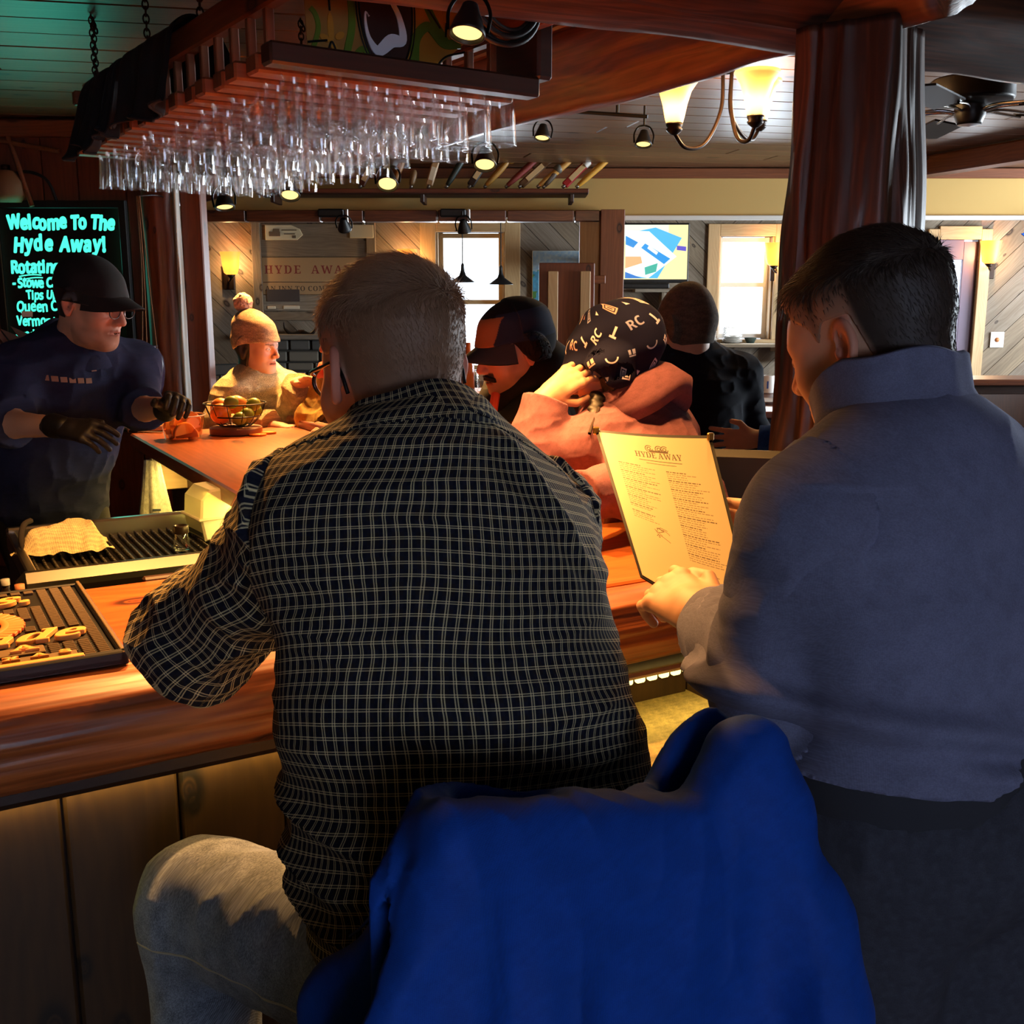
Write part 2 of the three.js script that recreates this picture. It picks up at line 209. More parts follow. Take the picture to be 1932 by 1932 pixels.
// plank wall behind the bartender
const SIGNZ = 6.3;
{
  const w = struct('wall_back'), R = rng(21), x1 = at(282, 400, SIGNZ).x; let x = -5.5, i = 0;
  part(w, 'backing', cbox(x1 + 5.5, TOP, 0.1, 0.001).translate((x1 - 5.5) / 2, TOP / 2, -SIGNZ - 0.08), M.darkWood);
  while (x < x1 - 0.02) { const k = min(0.19 + R() * 0.1, x1 - x); part(w, 'plank', cbox(k - 0.006, TOP, 0.026, 0.005, i++).translate(x + k / 2, TOP / 2, -SIGNZ), M.redPine[floor(R() * 3)]); x += k; }
  struct('trim_4', cbox(x1 + 5.5, 0.09, 0.05).translate((x1 - 5.5) / 2, TOP - 0.06, -SIGNZ + 0.04), M.rackWood);
}
// hewn timber: a rounded square section with wandering faces, axe marks and drying cracks
function hewn(w, d, L, o = {}) {
  const { seed = 1, amp = 0.012, cracks = [], N = 64, rings = 70, round = 0.18, taper = () => 1 } = o, pos = [], uv = [], idx = [];
  for (let j = 0; j <= rings; j++) for (let i = 0; i <= N; i++) {
    const a = i / N * 2 * PI, y = (j / rings - 0.5) * L, c = cos(a), s = sin(a), q = 1 / pow(pow(abs(c), 1 / round) + pow(abs(s), 1 / round), round), ii = i % N, ca = cos(ii / N * 2 * PI), sa = sin(ii / N * 2 * PI);
    let k = 1 + (amp / w) * 2 * ((n3(ca * 1.6, y * 1.7, sa * 1.6, seed) - 0.5) * 2.2 + (n3(ca * 5, y * 5, sa * 5, seed + 3) - 0.5) + (n3(ca * 12, y * 2.5, sa * 12, seed + 5) - 0.5) * 0.7);
    for (const [ang, wid, dep, y0, y1] of cracks) { const e = ang + 0.12 * (n2(y * 3, ang, 0, 0, seed) - 0.5), da = abs(atan2(sin(a - e), cos(a - e))); k -= dep / w * 2 * exp(-da * da / (wid * wid)) * sstep(y0 - 0.05, y0 + 0.1, y) * (1 - sstep(y1 - 0.1, y1 + 0.05, y)); }
    k *= taper(j / rings); pos.push(c * q * w / 2 * k, y, s * q * d / 2 * k); uv.push(y + seed, a * (w + d) * 0.32);
  }
  for (let j = 0; j < rings; j++) for (let i = 0; i < N; i++) { const a = j * (N + 1) + i, b = a + N + 1; idx.push(a, b, a + 1, a + 1, b, b + 1); }
  const c0 = pos.length / 3; pos.push(0, -L / 2, 0, 0, L / 2, 0); uv.push(0, 0, 0, 0); for (let i = 0; i < N; i++) { idx.push(c0, i, i + 1); const t = rings * (N + 1); idx.push(c0 + 1, t + i + 1, t + i); }
  return rawGeo(pos, uv, idx);
}
const BEAMB = 2.28, postP = at(1597, 500, 2.92);
const post = struct('pillar_2', hewn(0.305, 0.285, BEAMB, { seed: 5, amp: 0.02, N: 96, rings: 120, round: 0.13, cracks: [[2.02, 0.035, 0.05, -0.9, 1.2], [2.4, 0.025, 0.03, -1.2, 0.5], [1.75, 0.03, 0.03, -1.2, 0.55], [2.75, 0.03, 0.018, -1, 0.3], [1.1, 0.03, 0.02, -0.3, 0.7], [0.55, 0.04, 0.02, -1, 0.9]], taper: (t) => 1.04 - 0.17 * sstep(0.75, 1, t) }), M.beam);
post.position.set(postP.x, BEAMB / 2, postP.z); post.rotation.y = -0.62;
{
  const L = 6, g = hewn(0.32, 0.29, L, { seed: 8, amp: 0.012, N: 48, rings: 90, round: 0.14 }), b = struct('beam_1', g, M.beam);   // along the near leg of the bar
  b.quaternion.setFromUnitVectors(V(0, 1, 0), V(0.905, 0, -0.425)); const p = atH(1500, 40, BEAMB); b.position.set(p.x - 0.07 + 0.06 + 0.905 * 0.9, BEAMB + 0.155, p.z - 0.15 - 0.425 * 0.9);
  const p0 = atH(1485, 65, BEAMB), p1 = atH(950, 210, BEAMB), dir = p1.clone().sub(p0).normalize(), nrm = V(-dir.z, 0, dir.x), b2 = struct('beam_2', hewn(0.3, 0.29, 6, { seed: 13, amp: 0.014, N: 48, rings: 110, round: 0.14 }), M.beamWarm);
  b2.quaternion.setFromUnitVectors(V(0, 1, 0), dir); b2.position.copy(p0).addScaledVector(dir, 2.6).addScaledVector(nrm, 0.14); b2.position.y = BEAMB + 0.15;
  const bd = struct('trim_5', cbox(4.2, 0.12, 0.05, 0.008), M.beamWarm); bd.quaternion.setFromUnitVectors(V(1, 0, 0), dir); bd.position.copy(p0).addScaledVector(dir, 1.2).addScaledVector(nrm, -0.045); bd.position.y = 2.53;
  const p3 = at(1905, 320, 7.2), p4 = at(1640, 335, 8.5), d3 = p4.clone().sub(p3).setY(0).normalize(); const b3 = struct('beam_3', cbox(4.4, 0.13, 0.16, 0.012), M.rackWood); b3.quaternion.setFromUnitVectors(V(1, 0, 0), d3); b3.position.set(p3.x - d3.x * 0.3, 2.53, p3.z - d3.z * 0.3);
}
{ // peeled log column with a pale strip coloured as its bluish lit edge, and the board beside it
  const p = at(307, 500, 6.15), lg = struct('column_1', hewn(0.19, 0.19, TOP, { seed: 17, amp: 0.012, N: 40, rings: 70, round: 0.5, cracks: [[1.2, 0.1, 0.012, -2, 2]] }), M.redPine[1]); lg.position.set(p.x, TOP / 2, p.z);
  const q = at(339, 500, 6.05), sp = struct('lit_edge_2', hewn(0.032, 0.05, TOP, { seed: 19, amp: 0.006, N: 16, rings: 90, round: 0.5 }), std('#a9a49c', 0.5)); sp.position.set(q.x, TOP / 2, q.z);
  const a = at(346, 500, 6.1), b = at(385, 500, 6.1); struct('column_3', cbox(b.x - a.x, TOP, 0.12, 0.006).translate((a.x + b.x) / 2, TOP / 2, -6.16), M.redPine[0]);
}
// ---------- the L-shaped bar ----------
const F0 = V(-0.69, 0, -1.34), BU = V(0.866, 0, -0.5), BV = V(-0.5, 0, -0.866), BTURN = PI / 6;
const B = (s, t, h) => V(F0.x + s * BU.x + t * BV.x, h, F0.z + s * BU.z + t * BV.z);
const bar = thing('bar_counter', 'long L-shaped wooden bar with a rounded log edge and pine plank front', 'bar', F0, undefined, BTURN);
{
  const bx = (s0, s1, h0, h1, t0, t1, c, o) => cbox(s1 - s0, h1 - h0, t1 - t0, c, o).translate((s0 + s1) / 2, (h0 + h1) / 2, -(t0 + t1) / 2);
  part(bar, 'counter_top', bx(-1.6, 1.72, 1.025, BARH, 0.085, 0.55, 0.004, 3), M.bar);
  { // the leg that runs away from the viewer: grain along its length
    const g = cbox(2.4, 0.055, 0.66, 0.006, 7); g.rotateY(PI / 2).translate(1.05, BARH - 0.0275, -1.752); part(bar, 'counter_top', g, M.bar);
    part(bar, 'guest_ledge', cbox(2.4, 0.05, 0.3, 0.008, 11).rotateY(PI / 2).translate(1.56, BARH - 0.03, -1.752), M.bar);
    part(bar, 'rail', hewn(0.05, 0.055, 2.4, { seed: 23, amp: 0.006, N: 20, rings: 60, round: 0.35 }).rotateX(PI / 2).translate(1.4, BARH + 0.012, -1.752), M.barLog);
    part(bar, 'log_edge', hewn(0.11, 0.14, 2.5, { seed: 29, amp: 0.006, N: 32, rings: 60, round: 0.3 }).rotateX(PI / 2).translate(1.72, 0.995, -1.75), M.barLog);
  }
  part(bar, 'log_edge', hewn(0.15, 0.21, 3.4, { seed: 27, amp: 0.006, N: 64, rings: 160, round: 0.4, cracks: [[2.4, 0.03, 0.006, -1.6, 0.4], [0.3, 0.05, 0.004, -1, 1.6], [1.0, 0.04, 0.005, -1.7, 0.2]] }).rotateZ(PI / 2).rotateX(0).translate(0.06, 0.992, -0.095), M.barLog);
  part(bar, 'under_edge_shade', bx(-1.6, 1.7, 0.895, 0.945, 0.035, 0.15, 0.012, 5), M.darkWood);  // dark strip stands in for the shade under the log edge
  const R = rng(3); for (let k = -9; k < 10; k++) part(bar, 'plank', bx(0.082 + k * 0.172, 0.082 + (k + 1) * 0.172 - 0.004, 0.08, 0.915, 0.115, 0.135 + R() * 0.003, 0.005, k + 20), M.frontPine[(k + 30) % 3]);
  for (let k = 0; k < 13; k++) part(bar, 'plank', cbox(0.02, 0.83, 0.18, 0.004, k + 5).translate(1.64, 0.5, -0.22 - k * 0.187), M.frontPine[k % 3]);
  part(bar, 'cabinet', bx(0.86, 1.6, 0.06, 1.01, 0.6, 2.9, 0.004), M.darkWood); part(bar, 'cabinet', bx(-1.5, 0.8, 0.06, 1.02, 0.15, 0.5, 0.004), M.darkWood);
  const ap0 = at(229, 852, 4.0), ap1 = at(338, 888, 3.95); part(bar, 'apron_board', bx(0.73, 1.0, 0.885, 1.01, 2.62, 2.645, 0.003, 9), M.paleWood);
  part(bar, 'lip', bx(0.3, 1.0, 0.9, 1.075, 0.555, 0.575, 0.004), M.darkWood);
}
function ledStrip(name, label, a, b, w, power, down) { // a rope of small LEDs under a ledge
  const t = thing(name, label, 'light'), d = b.clone().sub(a), L = d.length(), n = Math.round(L / 0.028), g = [], e = [];
  for (let i = 0; i < n; i++) { const p = a.clone().addScaledVector(d, (i + 0.5) / n); e.push(moved(cbox(L / n * 0.72, 0.012, 0.012, 0.003), p.x, p.y, p.z, atan2(-d.z, d.x))); }
  const m = a.clone().add(b).multiplyScalar(0.5); part(t, 'strip', moved(cbox(L, 0.006, 0.018, 0.001), m.x, m.y + 0.008, m.z, atan2(-d.z, d.x)), M.cream);
  part(t, 'diodes', merged(e), new THREE.MeshStandardMaterial({ color: '#221c08', emissive: new THREE.Color(1, 0.78, 0.22), emissiveIntensity: 2.2 })).userData.kind = 'stuff';
  const tg = m.clone().add(down); areaLight(m.x + down.x * 0.012, m.y + down.y * 0.012 - 0.006, m.z + down.z * 0.012, tg.x, tg.y, tg.z, L, 0.014, new THREE.Color(1, 0.7, 0.18), power);
  return t;
}
ledStrip('led_strip', 'glowing yellow light strip under the bar edge between the two men', B(0.5, 0.008, 0.902), B(1.6, 0.008, 0.902), 0.01, 9, V(-0.12 * BV.x, -1, -0.12 * BV.z));
ledStrip('led_strip', 'yellow light strip tucked under the bar edge below the mat', B(-1.55, 0.104, 0.888), B(0.48, 0.104, 0.888), 0.01, 9, V(-0.12 * BV.x, -1, -0.12 * BV.z));
ledStrip('led_strip', 'yellow light strip hidden under the inner counter edge', B(0.8, 0.7, 1.005), B(0.8, 2.55, 1.005), 0.01, 75, V(-0.5 * BU.x, -1, -0.5 * BU.z));

// rubber bar mat with raised lettering
const font = { bold: await new FontLoader().loadAsync('fonts/droid/droid_serif_bold.typeface.json'), sans: await new FontLoader().loadAsync('fonts/droid/droid_sans_bold.typeface.json') };
const rubber = std('#0d0a08', 0.45), rubberGold = std('#d9974a', 0.5), rubberTan = std('#5c4624', 0.6);
{
  const S0 = -0.47, S1 = 0.185, T0 = 0.075, T1 = 0.535, y = BARH, m = thing('bar_mat', 'black rubber bar mat with raised gold lettering lying on the bar', 'mat', B(0, 0, y), undefined, BTURN), W = S1 - S0, D = T1 - T0, cx = (S0 + S1) / 2, cz = -(T0 + T1) / 2;
  part(m, 'base', cbox(W, 0.012, D, 0.003).translate(cx, 0.006, cz), rubber);
  part(m, 'rim', merged([cbox(0.012, 0.018, D, 0.002).translate(S1 - 0.006, 0.009, cz), cbox(W, 0.018, 0.008, 0.002).translate(cx, 0.009, -T1 + 0.004), cbox(W, 0.021, 0.016, 0.002).translate(cx, 0.0105, -T0 - 0.008)]), rubber);
  part(m, 'edge_stripe', cbox(W - 0.06, 0.004, 0.013, 0.001).translate(cx - 0.03, 0.0215, -T0 - 0.011), rubberGold);
  part(m, 'edge_stripe', cbox(0.006, 0.004, D, 0.001).translate(S1 - 0.006, 0.019, cz), rubberTan);
  const nub = []; for (let i = 0; i < 30; i++) for (let j = 0; j < 54; j++) { const s = S0 + 0.012 + i * 0.0212, t = T0 + 0.028 + j * 0.0092; if (s > S1 - 0.02 || t > T1 - 0.012) continue; const inB = (a, b, c, d) => s > a && s < b && t > c && t < d; if (inB(-1, 0.155, 0.178, 0.262) || inB(-1, 0.09, 0.132, 0.178) || inB(-1, 0.12, 0.094, 0.126) || inB(-1, 0.1, 0.41, 0.5) || hypot(s + 0.03, t - 0.315) < 0.104) continue; nub.push(s, t); }
  const nm = new THREE.InstancedMesh(cbox(0.0165, 0.006, 0.0044, 0.0012), std('#4a371e', 0.5), nub.length / 2), mm = new THREE.Matrix4(); for (let i = 0; i < nub.length; i += 2) nm.setMatrixAt(i / 2, mm.makeTranslation(nub[i], 0.0145, -nub[i + 1])); nm.name = 'nubs'; nm.userData = { kind: 'stuff' }; nm.castShadow = nm.receiveShadow = true; m.add(nm);
  const text = (s, size, x, t, fnt, slant, stretch, mat) => { const g = new TextGeometry(s, { font: fnt, size, depth: 0.006, curveSegments: 6, bevelEnabled: true, bevelThickness: 0.001, bevelSize: 0.0008, bevelSegments: 1 }); g.computeBoundingBox(); g.translate(-g.boundingBox.max.x, 0, 0); g.applyMatrix4(new THREE.Matrix4().set(stretch, slant, 0, 0, 0, 1, 0, 0, 0, 0, 1, 0, 0, 0, 0, 1)); g.rotateX(-PI / 2).translate(x, 0.0155, -t); return part(m, 'lettering', g, mat); };
  part(m, 'plate', cbox(0.36, 0.004, 0.034, 0.001).translate(-0.1, 0.0155, -0.163), rubberTan); part(m, 'plate', cbox(0.34, 0.004, 0.024, 0.001).translate(-0.05, 0.0155, -0.118), rubberTan);
  text('made', 0.05, 0.135, 0.195, font.bold, 0.5, 1.2, rubberGold); text('s.', 0.055, 0.085, 0.43, font.bold, 0.5, 1.15, rubberGold); text('K  A', 0.024, 0.072, 0.152, font.bold, 0, 1.5, rubberGold); text('T  E  X  A  S', 0.0135, 0.112, 0.112, font.bold, 0, 1.6, rubberGold);
  const em = []; const eP = V(-0.03, 0.0165, -0.315); for (let i = 0; i < 40; i++) { const a = i / 40 * 2 * PI; em.push(cbox(0.032, 0.006, 0.013, 0.001).rotateY(-a + 0.2).translate(eP.x + cos(a) * 0.082, eP.y, eP.z + sin(a) * 0.082)); }
  part(m, 'emblem', merged([...em, new THREE.TorusGeometry(0.07, 0.008, 8, 48).rotateX(PI / 2).scale(1, 0.5, 1).translate(eP.x, eP.y, eP.z), new THREE.TorusGeometry(0.04, 0.006, 8, 40).rotateX(PI / 2).scale(1, 0.5, 1).translate(eP.x, eP.y, eP.z)]), std('#d9743a', 0.5));
}

// ---------- the bartender's work station ----------
M.railSteel = std('#5a5852', 0.4, 1);
{
  const t = thing('drain_board', 'stainless drain board with a black grid liner behind the bar', 'drain board', B(0, 0, 0), undefined, BTURN), bx = (s0, s1, h0, h1, t0, t1, c) => cbox(s1 - s0, h1 - h0, t1 - t0, c).translate((s0 + s1) / 2, (h0 + h1) / 2, -(t0 + t1) / 2);
  part(t, 'basin', bx(0.16, 1.0, 0.5, 0.885, 1.26, 1.86, 0.006), std('#3a2a20', 0.5, 0.3)); part(t, 'side_wall', bx(0.16, 0.185, 0.88, 0.935, 1.3, 1.86, 0.004), M.steel); part(t, 'back_rim', bx(0.16, 1.0, 0.88, 0.945, 1.84, 1.87, 0.006), M.steel);  // basin steel coloured dark for the shade behind the bar
  part(t, 'front_rail', bx(0.13, 1.0, 0.885, 0.945, 1.235, 1.3, 0.022), M.railSteel); part(t, 'tray', bx(0.18, 1.0, 0.882, 0.895, 1.29, 1.85, 0.002), std('#181511', 0.5));
  const sl = []; for (let i = 0; i < 27; i++) for (let j = 0; j < 17; j++) sl.push(0.2 + i * 0.024, 1.325 + j * 0.03);
  const nm = new THREE.InstancedMesh(cbox(0.007, 0.012, 0.027, 0.002), std('#25211a', 0.45), sl.length / 2), mm = new THREE.Matrix4(); for (let i = 0; i < sl.length; i += 2) nm.setMatrixAt(i / 2, mm.makeTranslation(sl[i], 0.901, -sl[i + 1])); nm.name = 'liner_ribs'; nm.userData = { kind: 'stuff' }; nm.castShadow = nm.receiveShadow = true; t.add(nm);
  const leg = lathe([[0, 0], [0.016, 0], [0.016, 0.5], [0, 0.5]], 12); for (const [s, q] of [[0.2, 1.3], [0.95, 1.3], [0.2, 1.8], [0.95, 1.8]]) part(t, 'leg', leg.clone().translate(s, 0, -q), M.steel);
}
// crumpled cloth: a height field folded by noise, with thickness
function rag(w, d, h, seed, o = {}) {
  const n = o.n ?? 40, pos = [], uv = [], idx = []; const H = (a, b) => { const e = sstep(0, 0.22, min(a, 1 - a)) * sstep(0, 0.22, min(b, 1 - b)); return h * (0.12 + e * (0.35 + 0.75 * pow(n2(a * 3.3 + seed, b * 3.1, 0, 0, seed), 1.2))) + 0.012 * (abs(n2(a * 9, b * 8, 0, 0, seed + 2) - 0.5) * 2); };
  for (let j = 0; j <= n; j++) for (let i = 0; i <= n; i++) { const a = i / n, b = j / n, wx = 0.25 * (n2(a * 3, b * 3, 0, 0, seed + 5) - 0.5), wz = 0.3 * (n2(a * 3, b * 3, 0, 0, seed + 7) - 0.5); pos.push((a - 0.5 + wx) * w, H(a, b), (b - 0.5 + wz) * d); uv.push(a * w, b * d); }
  for (let j = 0; j < n; j++) for (let i = 0; i < n; i++) { const p = j * (n + 1) + i, q = p + n + 1; idx.push(p, q, p + 1, p + 1, q, q + 1); }
  return rawGeo(pos, uv, idx);
}
const terry = clothMat({ color: '#ecd6a2', a: 0.2, period: 0.05, freq: 12, bump: 0.0015, seed: 5 });
{
  const p = B(0.29, 1.62, 0.908), t = thing('towel', 'crumpled tan bar towel with a dark stripe on the drain board', 'towel', p, undefined, BTURN); part(t, 'cloth', rag(0.24, 0.15, 0.075, 3), terry);
  const s = at(104, 995, -p.z), g = tube([[-0.105, 0.01, 0.04], [-0.112, 0.05, 0.03], [-0.1, 0.088, 0.0], [-0.08, 0.094, -0.02]], 0.008, 16, 6).scale(1, 1, 0.9); part(t, 'stripe', g, std('#38312c', 0.95));
  const h = thing('towel', 'white striped bar towel hanging below the end of the counter', 'towel', at(287, 868, 3.93)); const n = 30, pos = [], uv = [], idx = [];
  for (let j = 0; j <= n; j++) for (let i = 0; i <= n; i++) { const a = i / n * 2 * PI, b = j / n, r = lerp(0.028, 0.062, b) * (1 + 0.25 * sin(a * 5 + b) * b + 0.1 * sin(a * 9)); pos.push(cos(a) * r, -b * 0.27, sin(a) * r * 0.45); uv.push(i / n * 0.3, b * 0.27); }
  for (let j = 0; j < n; j++) for (let i = 0; i < n; i++) { const p2 = j * (n + 1) + i, q = p2 + n + 1; idx.push(p2, p2 + 1, q, p2 + 1, q + 1, q); }
  part(h, 'cloth', rawGeo(pos, uv, idx), clothMat({ color: '#e8dcc0', a: 0.2, period: 0.05, freq: 16, bump: 0.0015 })); for (const y of [-0.185, -0.2]) part(h, 'stripe', cbox(0.03, 0.008, 0.004, 0.001).translate(0.015, y, 0.029), std('#4a525c', 0.9)); part(h, 'hook', tube([[0, -0.01, 0], [0, 0.03, 0], [0.01, 0.045, -0.01]], 0.003, 10, 6), M.steel);
}
{ // clear storage caddy and its surroundings on the drain board
  const plast = new THREE.MeshPhysicalMaterial({ color: '#e9e6c8', roughness: 0.35, transmission: 0.35, thickness: 0, side: THREE.DoubleSide });
  const c = thing('storage_caddy', 'translucent lidded plastic caddy on the drain board', 'container', B(0.74, 1.66, 0.907), undefined, BTURN + 0.1);
  const prof = [[-0.075, 0], [-0.085, 0.06], [-0.08, 0.115], [-0.055, 0.14], [-0.02, 0.142], [0.01, 0.12], [0.09, 0.078], [0.085, 0]];
  part(c, 'body', slab(prof, 0.15, 0.006), plast); part(c, 'tray', cbox(0.1, 0.05, 0.13, 0.012).translate(0.09, 0.05, 0.03), plast); part(c, 'rim', merged([cbox(0.2, 0.008, 0.165, 0.003).translate(0, 0.06, 0)]), plast); part(c, 'base', cbox(0.19, 0.02, 0.14, 0.005).translate(0.01, 0.012, 0), std('#39433a', 0.6));
  const w = thing('storage_bin', 'tall pale plastic bin under the inner bar counter', 'bin', B(0.8, 1.98, 0.6), undefined, BTURN); part(w, 'body', cbox(0.3, 0.38, 0.03, 0.01).translate(0.1, 0.19, 0), std('#e6dfb4', 0.6)); part(w, 'seam', cbox(0.004, 0.36, 0.034, 0.001).translate(0.08, 0.19, 0), std('#b8b08a', 0.7)); part(w, 'foot', cbox(0.3, 0.6, 0.02).translate(0.1, -0.3, 0), M.darkWood);
  const lid = thing('lid', 'red plastic lid with a peg lying on the drain board', 'lid', B(0.66, 1.42, 0.907)); part(lid, 'disc', lathe([[0, 0], [0.032, 0], [0.034, 0.004], [0.03, 0.011], [0, 0.013]], 32), std('#c81c20', 0.4)); part(lid, 'peg', lathe([[0.009, 0.01], [0.009, 0.03], [0.006, 0.033], [0, 0.033]], 16), std('#c81c20', 0.4));
  const jr = thing('jar', 'small cream jar beside the red lid', 'jar', B(0.715, 1.36, 0.907)); part(jr, 'body', lathe([[0, 0], [0.022, 0], [0.024, 0.004], [0.024, 0.04], [0.018, 0.046], [0, 0.046]], 24), M.cream); part(jr, 'lid', lathe([[0.019, 0.045], [0.019, 0.055], [0, 0.056]], 24), M.cream);
  const sh = thing('shaker', 'fluted glass shaker with a dark collar on the drain board', 'shaker', B(0.575, 1.47, 0.907)); const pr = [[0, 0.003], [0.022, 0.003], [0.024, 0.012], [0.02, 0.04], [0.018, 0.055], [0.016, 0.055], [0.018, 0.04], [0.021, 0.012], [0.018, 0.008], [0, 0.008]]; part(sh, 'glass', lathe(pr, 12), M.glass); part(sh, 'collar', lathe([[0.0175, 0.05], [0.021, 0.052], [0.021, 0.072], [0.017, 0.074], [0.013, 0.066], [0.0, 0.062]], 24), std('#2b2118', 0.35, 0.6));
  const bot = (name, label, s, t, h0, r, H, col, cap, lab) => { const b = thing(name, label, 'bottle', B(s, t, h0)); part(b, 'body', lathe([[0, 0], [r, 0.002], [r, H * 0.58], [r * 0.42, H * 0.74], [r * 0.4, H * 0.88], [0, H * 0.88]], 24), std(col, 0.2)); part(b, 'cap', lathe([[r * 0.5, H * 0.86], [r * 0.5, H], [0, H]], 20), std(cap, 0.6)); if (lab) part(b, 'label', lathe([[r + 0.0006, H * 0.15], [r + 0.0006, H * 0.5]], 24), std(lab, 0.7)); };
  bot('bottle', 'slim dark bottle with a red label and tan cap behind the mat', 0.05, 1.2, 0.86, 0.017, 0.15, '#1c0c08', '#c9a05a', '#8c1a14'); bot('bottle', 'stubby dark bottle with a grey cap', 0.1, 1.16, 0.86, 0.02, 0.1, '#1a130c', '#9a9a96'); bot('bottle', 'stubby dark bottle with a copper cap', 0.125, 1.1, 0.86, 0.022, 0.098, '#241708', '#b07048');
  const shelf = thing('bottle_rail', 'steel speed rail that carries the bottles', 'rail', B(0.06, 1.15, 0), undefined, BTURN); part(shelf, 'shelf', cbox(0.3, 0.012, 0.2, 0.003).translate(0, 0.853, 0), M.steel); part(shelf, 'post', cbox(0.04, 0.847, 0.04).translate(0, 0.4235, 0), M.blackMetal);
}
// ---------- on the inner counter ----------
const orangeSkin = (() => { const t = pixelTex(128, 128, (u, v) => { const k = n2(u * 60, v * 60, 60, 60, 4); return [232 + 14 * k, 122 + 22 * k, 24]; }); const b = asData(t); return new THREE.MeshPhysicalMaterial({ map: t, bumpMap: b, bumpScale: 0.0012, roughness: 0.45, clearcoat: 0.2 }); })();
const limeSkin = std('#86962a', 0.4), orangeFlesh = std('#f08a2c', 0.35), pith = std('#f3d9a0', 0.7);
{
  const fruit = (r, l) => lathe(Array.from({ length: 19 }, (_, i) => { const a = i / 18 * PI; return [r * sin(a) * (1 - 0.05 * pow(abs(cos(a)), 8)), -r * cos(a) * l * (1 - 0.06 * pow(abs(cos(a)), 16))]; }), 32);
  const bp = atH(446, 818, BARH), BH = 0.03, base = thing('serving_board', 'round wooden board under the wire fruit basket', 'board', [bp.x, BARH, bp.z]); part(base, 'board', lathe([[0, 0.001], [0.1, 0.001], [0.104, 0.005], [0.104, 0.024], [0.1, 0.028], [0, 0.028]], 40), M.rackWood);
  const bk = thing('fruit_basket', 'black wire basket of citrus on the inner counter', 'basket', [bp.x, BARH + 0.0285, bp.z]), ring = (r, y) => new THREE.TorusGeometry(r, 0.0028, 8, 48).rotateX(PI / 2).translate(0, y, 0);
  for (const [r, y] of [[0.06, 0.006], [0.1, 0.045], [0.122, 0.095]]) part(bk, 'ring', ring(r, y), M.black); for (let i = 0; i < 12; i++) { const a = i / 12 * 2 * PI; part(bk, 'wire', tube([[0, 0.004, 0], [cos(a) * 0.06, 0.006, sin(a) * 0.06], [cos(a) * 0.1, 0.045, sin(a) * 0.1], [cos(a) * 0.122, 0.095, sin(a) * 0.122]], 0.0016, 16, 6), M.black); }
  const og = fruit(0.042, 0.96), lg = fruit(0.026, 1.15), put = (n, lb, x, y, z, lime) => { const f = thing(n, lb, lime ? 'lime' : 'orange', [bp.x + x, BARH + 0.036 + y, bp.z + z]); f.rotation.set(x * 20, 0.3, z * 15 + (lime ? 1.2 : 0.2)); part(f, 'skin', lime ? lg : og, lime ? limeSkin : orangeSkin); part(f, 'stem_scar', new THREE.SphereGeometry(0.004, 8, 6).translate(0, lime ? 0.0285 : 0.038, 0), std('#4d4a1c', 0.8)); };
  put('orange', 'large orange at the front of the wire basket', -0.045, 0.05, 0.05); put('orange', 'orange at the back of the wire basket', 0.0, 0.075, -0.04); put('orange', 'orange low on the end of the wire basket by the tub', -0.07, 0.062, -0.045);
  put('lime', 'lime resting on top between the two oranges', -0.005, 0.093, 0.035, 1); put('lime', 'lime highest at the far end of the basket', 0.075, 0.082, 0.0, 1); put('lime', 'lime at the front of the basket beside the large orange', 0.03, 0.03, 0.055, 1); put('lime', 'lime behind the front lime in the basket', 0.055, 0.045, 0.035, 1); put('lime', 'lime near the far rim of the basket', 0.07, 0.05, -0.05, 1); put('lime', 'lime at the bottom of the basket', 0.02, 0.02, -0.02, 1);
  const tp = atH(346, 828, BARH), tub = thing('plastic_tub', 'clear plastic tub filled with orange wedges', 'tub', [tp.x, BARH, tp.z]); const tb = lathe([[0.0, 0.002], [0.068, 0.002], [0.084, 0.09], [0.089, 0.092], [0.089, 0.094], [0.083, 0.094], [0.066, 0.004], [0, 0.004]], 48); part(tub, 'cup', tb, new THREE.MeshPhysicalMaterial({ color: '#fff6e8', roughness: 0.06, transmission: 1, thickness: 0, ior: 1.4 })); part(tub, 'lip', new THREE.TorusGeometry(0.087, 0.0025, 8, 48).rotateX(PI / 2).translate(0, 0.093, 0), new THREE.MeshPhysicalMaterial({ color: '#fff2dc', roughness: 0.2, transmission: 0.5, thickness: 0 }));
  const wedge = () => { const s = new THREE.Shape(); s.absarc(0, 0, 0.04, 0, PI); return new THREE.ExtrudeGeometry(s, { depth: 0.012, bevelEnabled: true, bevelSize: 0.003, bevelThickness: 0.004, bevelSegments: 2, curveSegments: 16 }); }, rim = () => { const s = new THREE.Shape(); s.absarc(0, 0, 0.043, 0, PI); s.absarc(0, 0, 0.0385, PI, 0, true); return new THREE.ExtrudeGeometry(s, { depth: 0.015, bevelEnabled: false, curveSegments: 16 }).translate(0, 0, -0.001); };
  const wg = wedge(), rg = rim(), R = rng(8), ww = [[0.045, 0.04, -0.03, 'standing against the far side of the tub'], [-0.05, 0.03, 0.02, 'pressed against the near side of the tub'], [0.02, 0.03, 0.055, 'flat against the front of the tub'], [-0.02, 0.068, -0.01, 'lying across the top of the tub'], [0.03, 0.066, 0.01, 'tipped over the rim on the basket side'], [-0.035, 0.012, 0.035, 'low at the near side of the tub'], [0.03, 0.012, 0.04, 'low under the upright wedge'], [0.0, 0.015, -0.03, 'at the bottom behind the others'], [-0.02, 0.045, 0.025, 'leaning in the middle of the tub'], [0.035, 0.045, 0.02, 'with its rind up on the basket side'], [-0.045, 0.05, -0.005, 'near the rim towards the bartender'], [0.005, 0.06, -0.025, 'topmost at the back of the tub']];
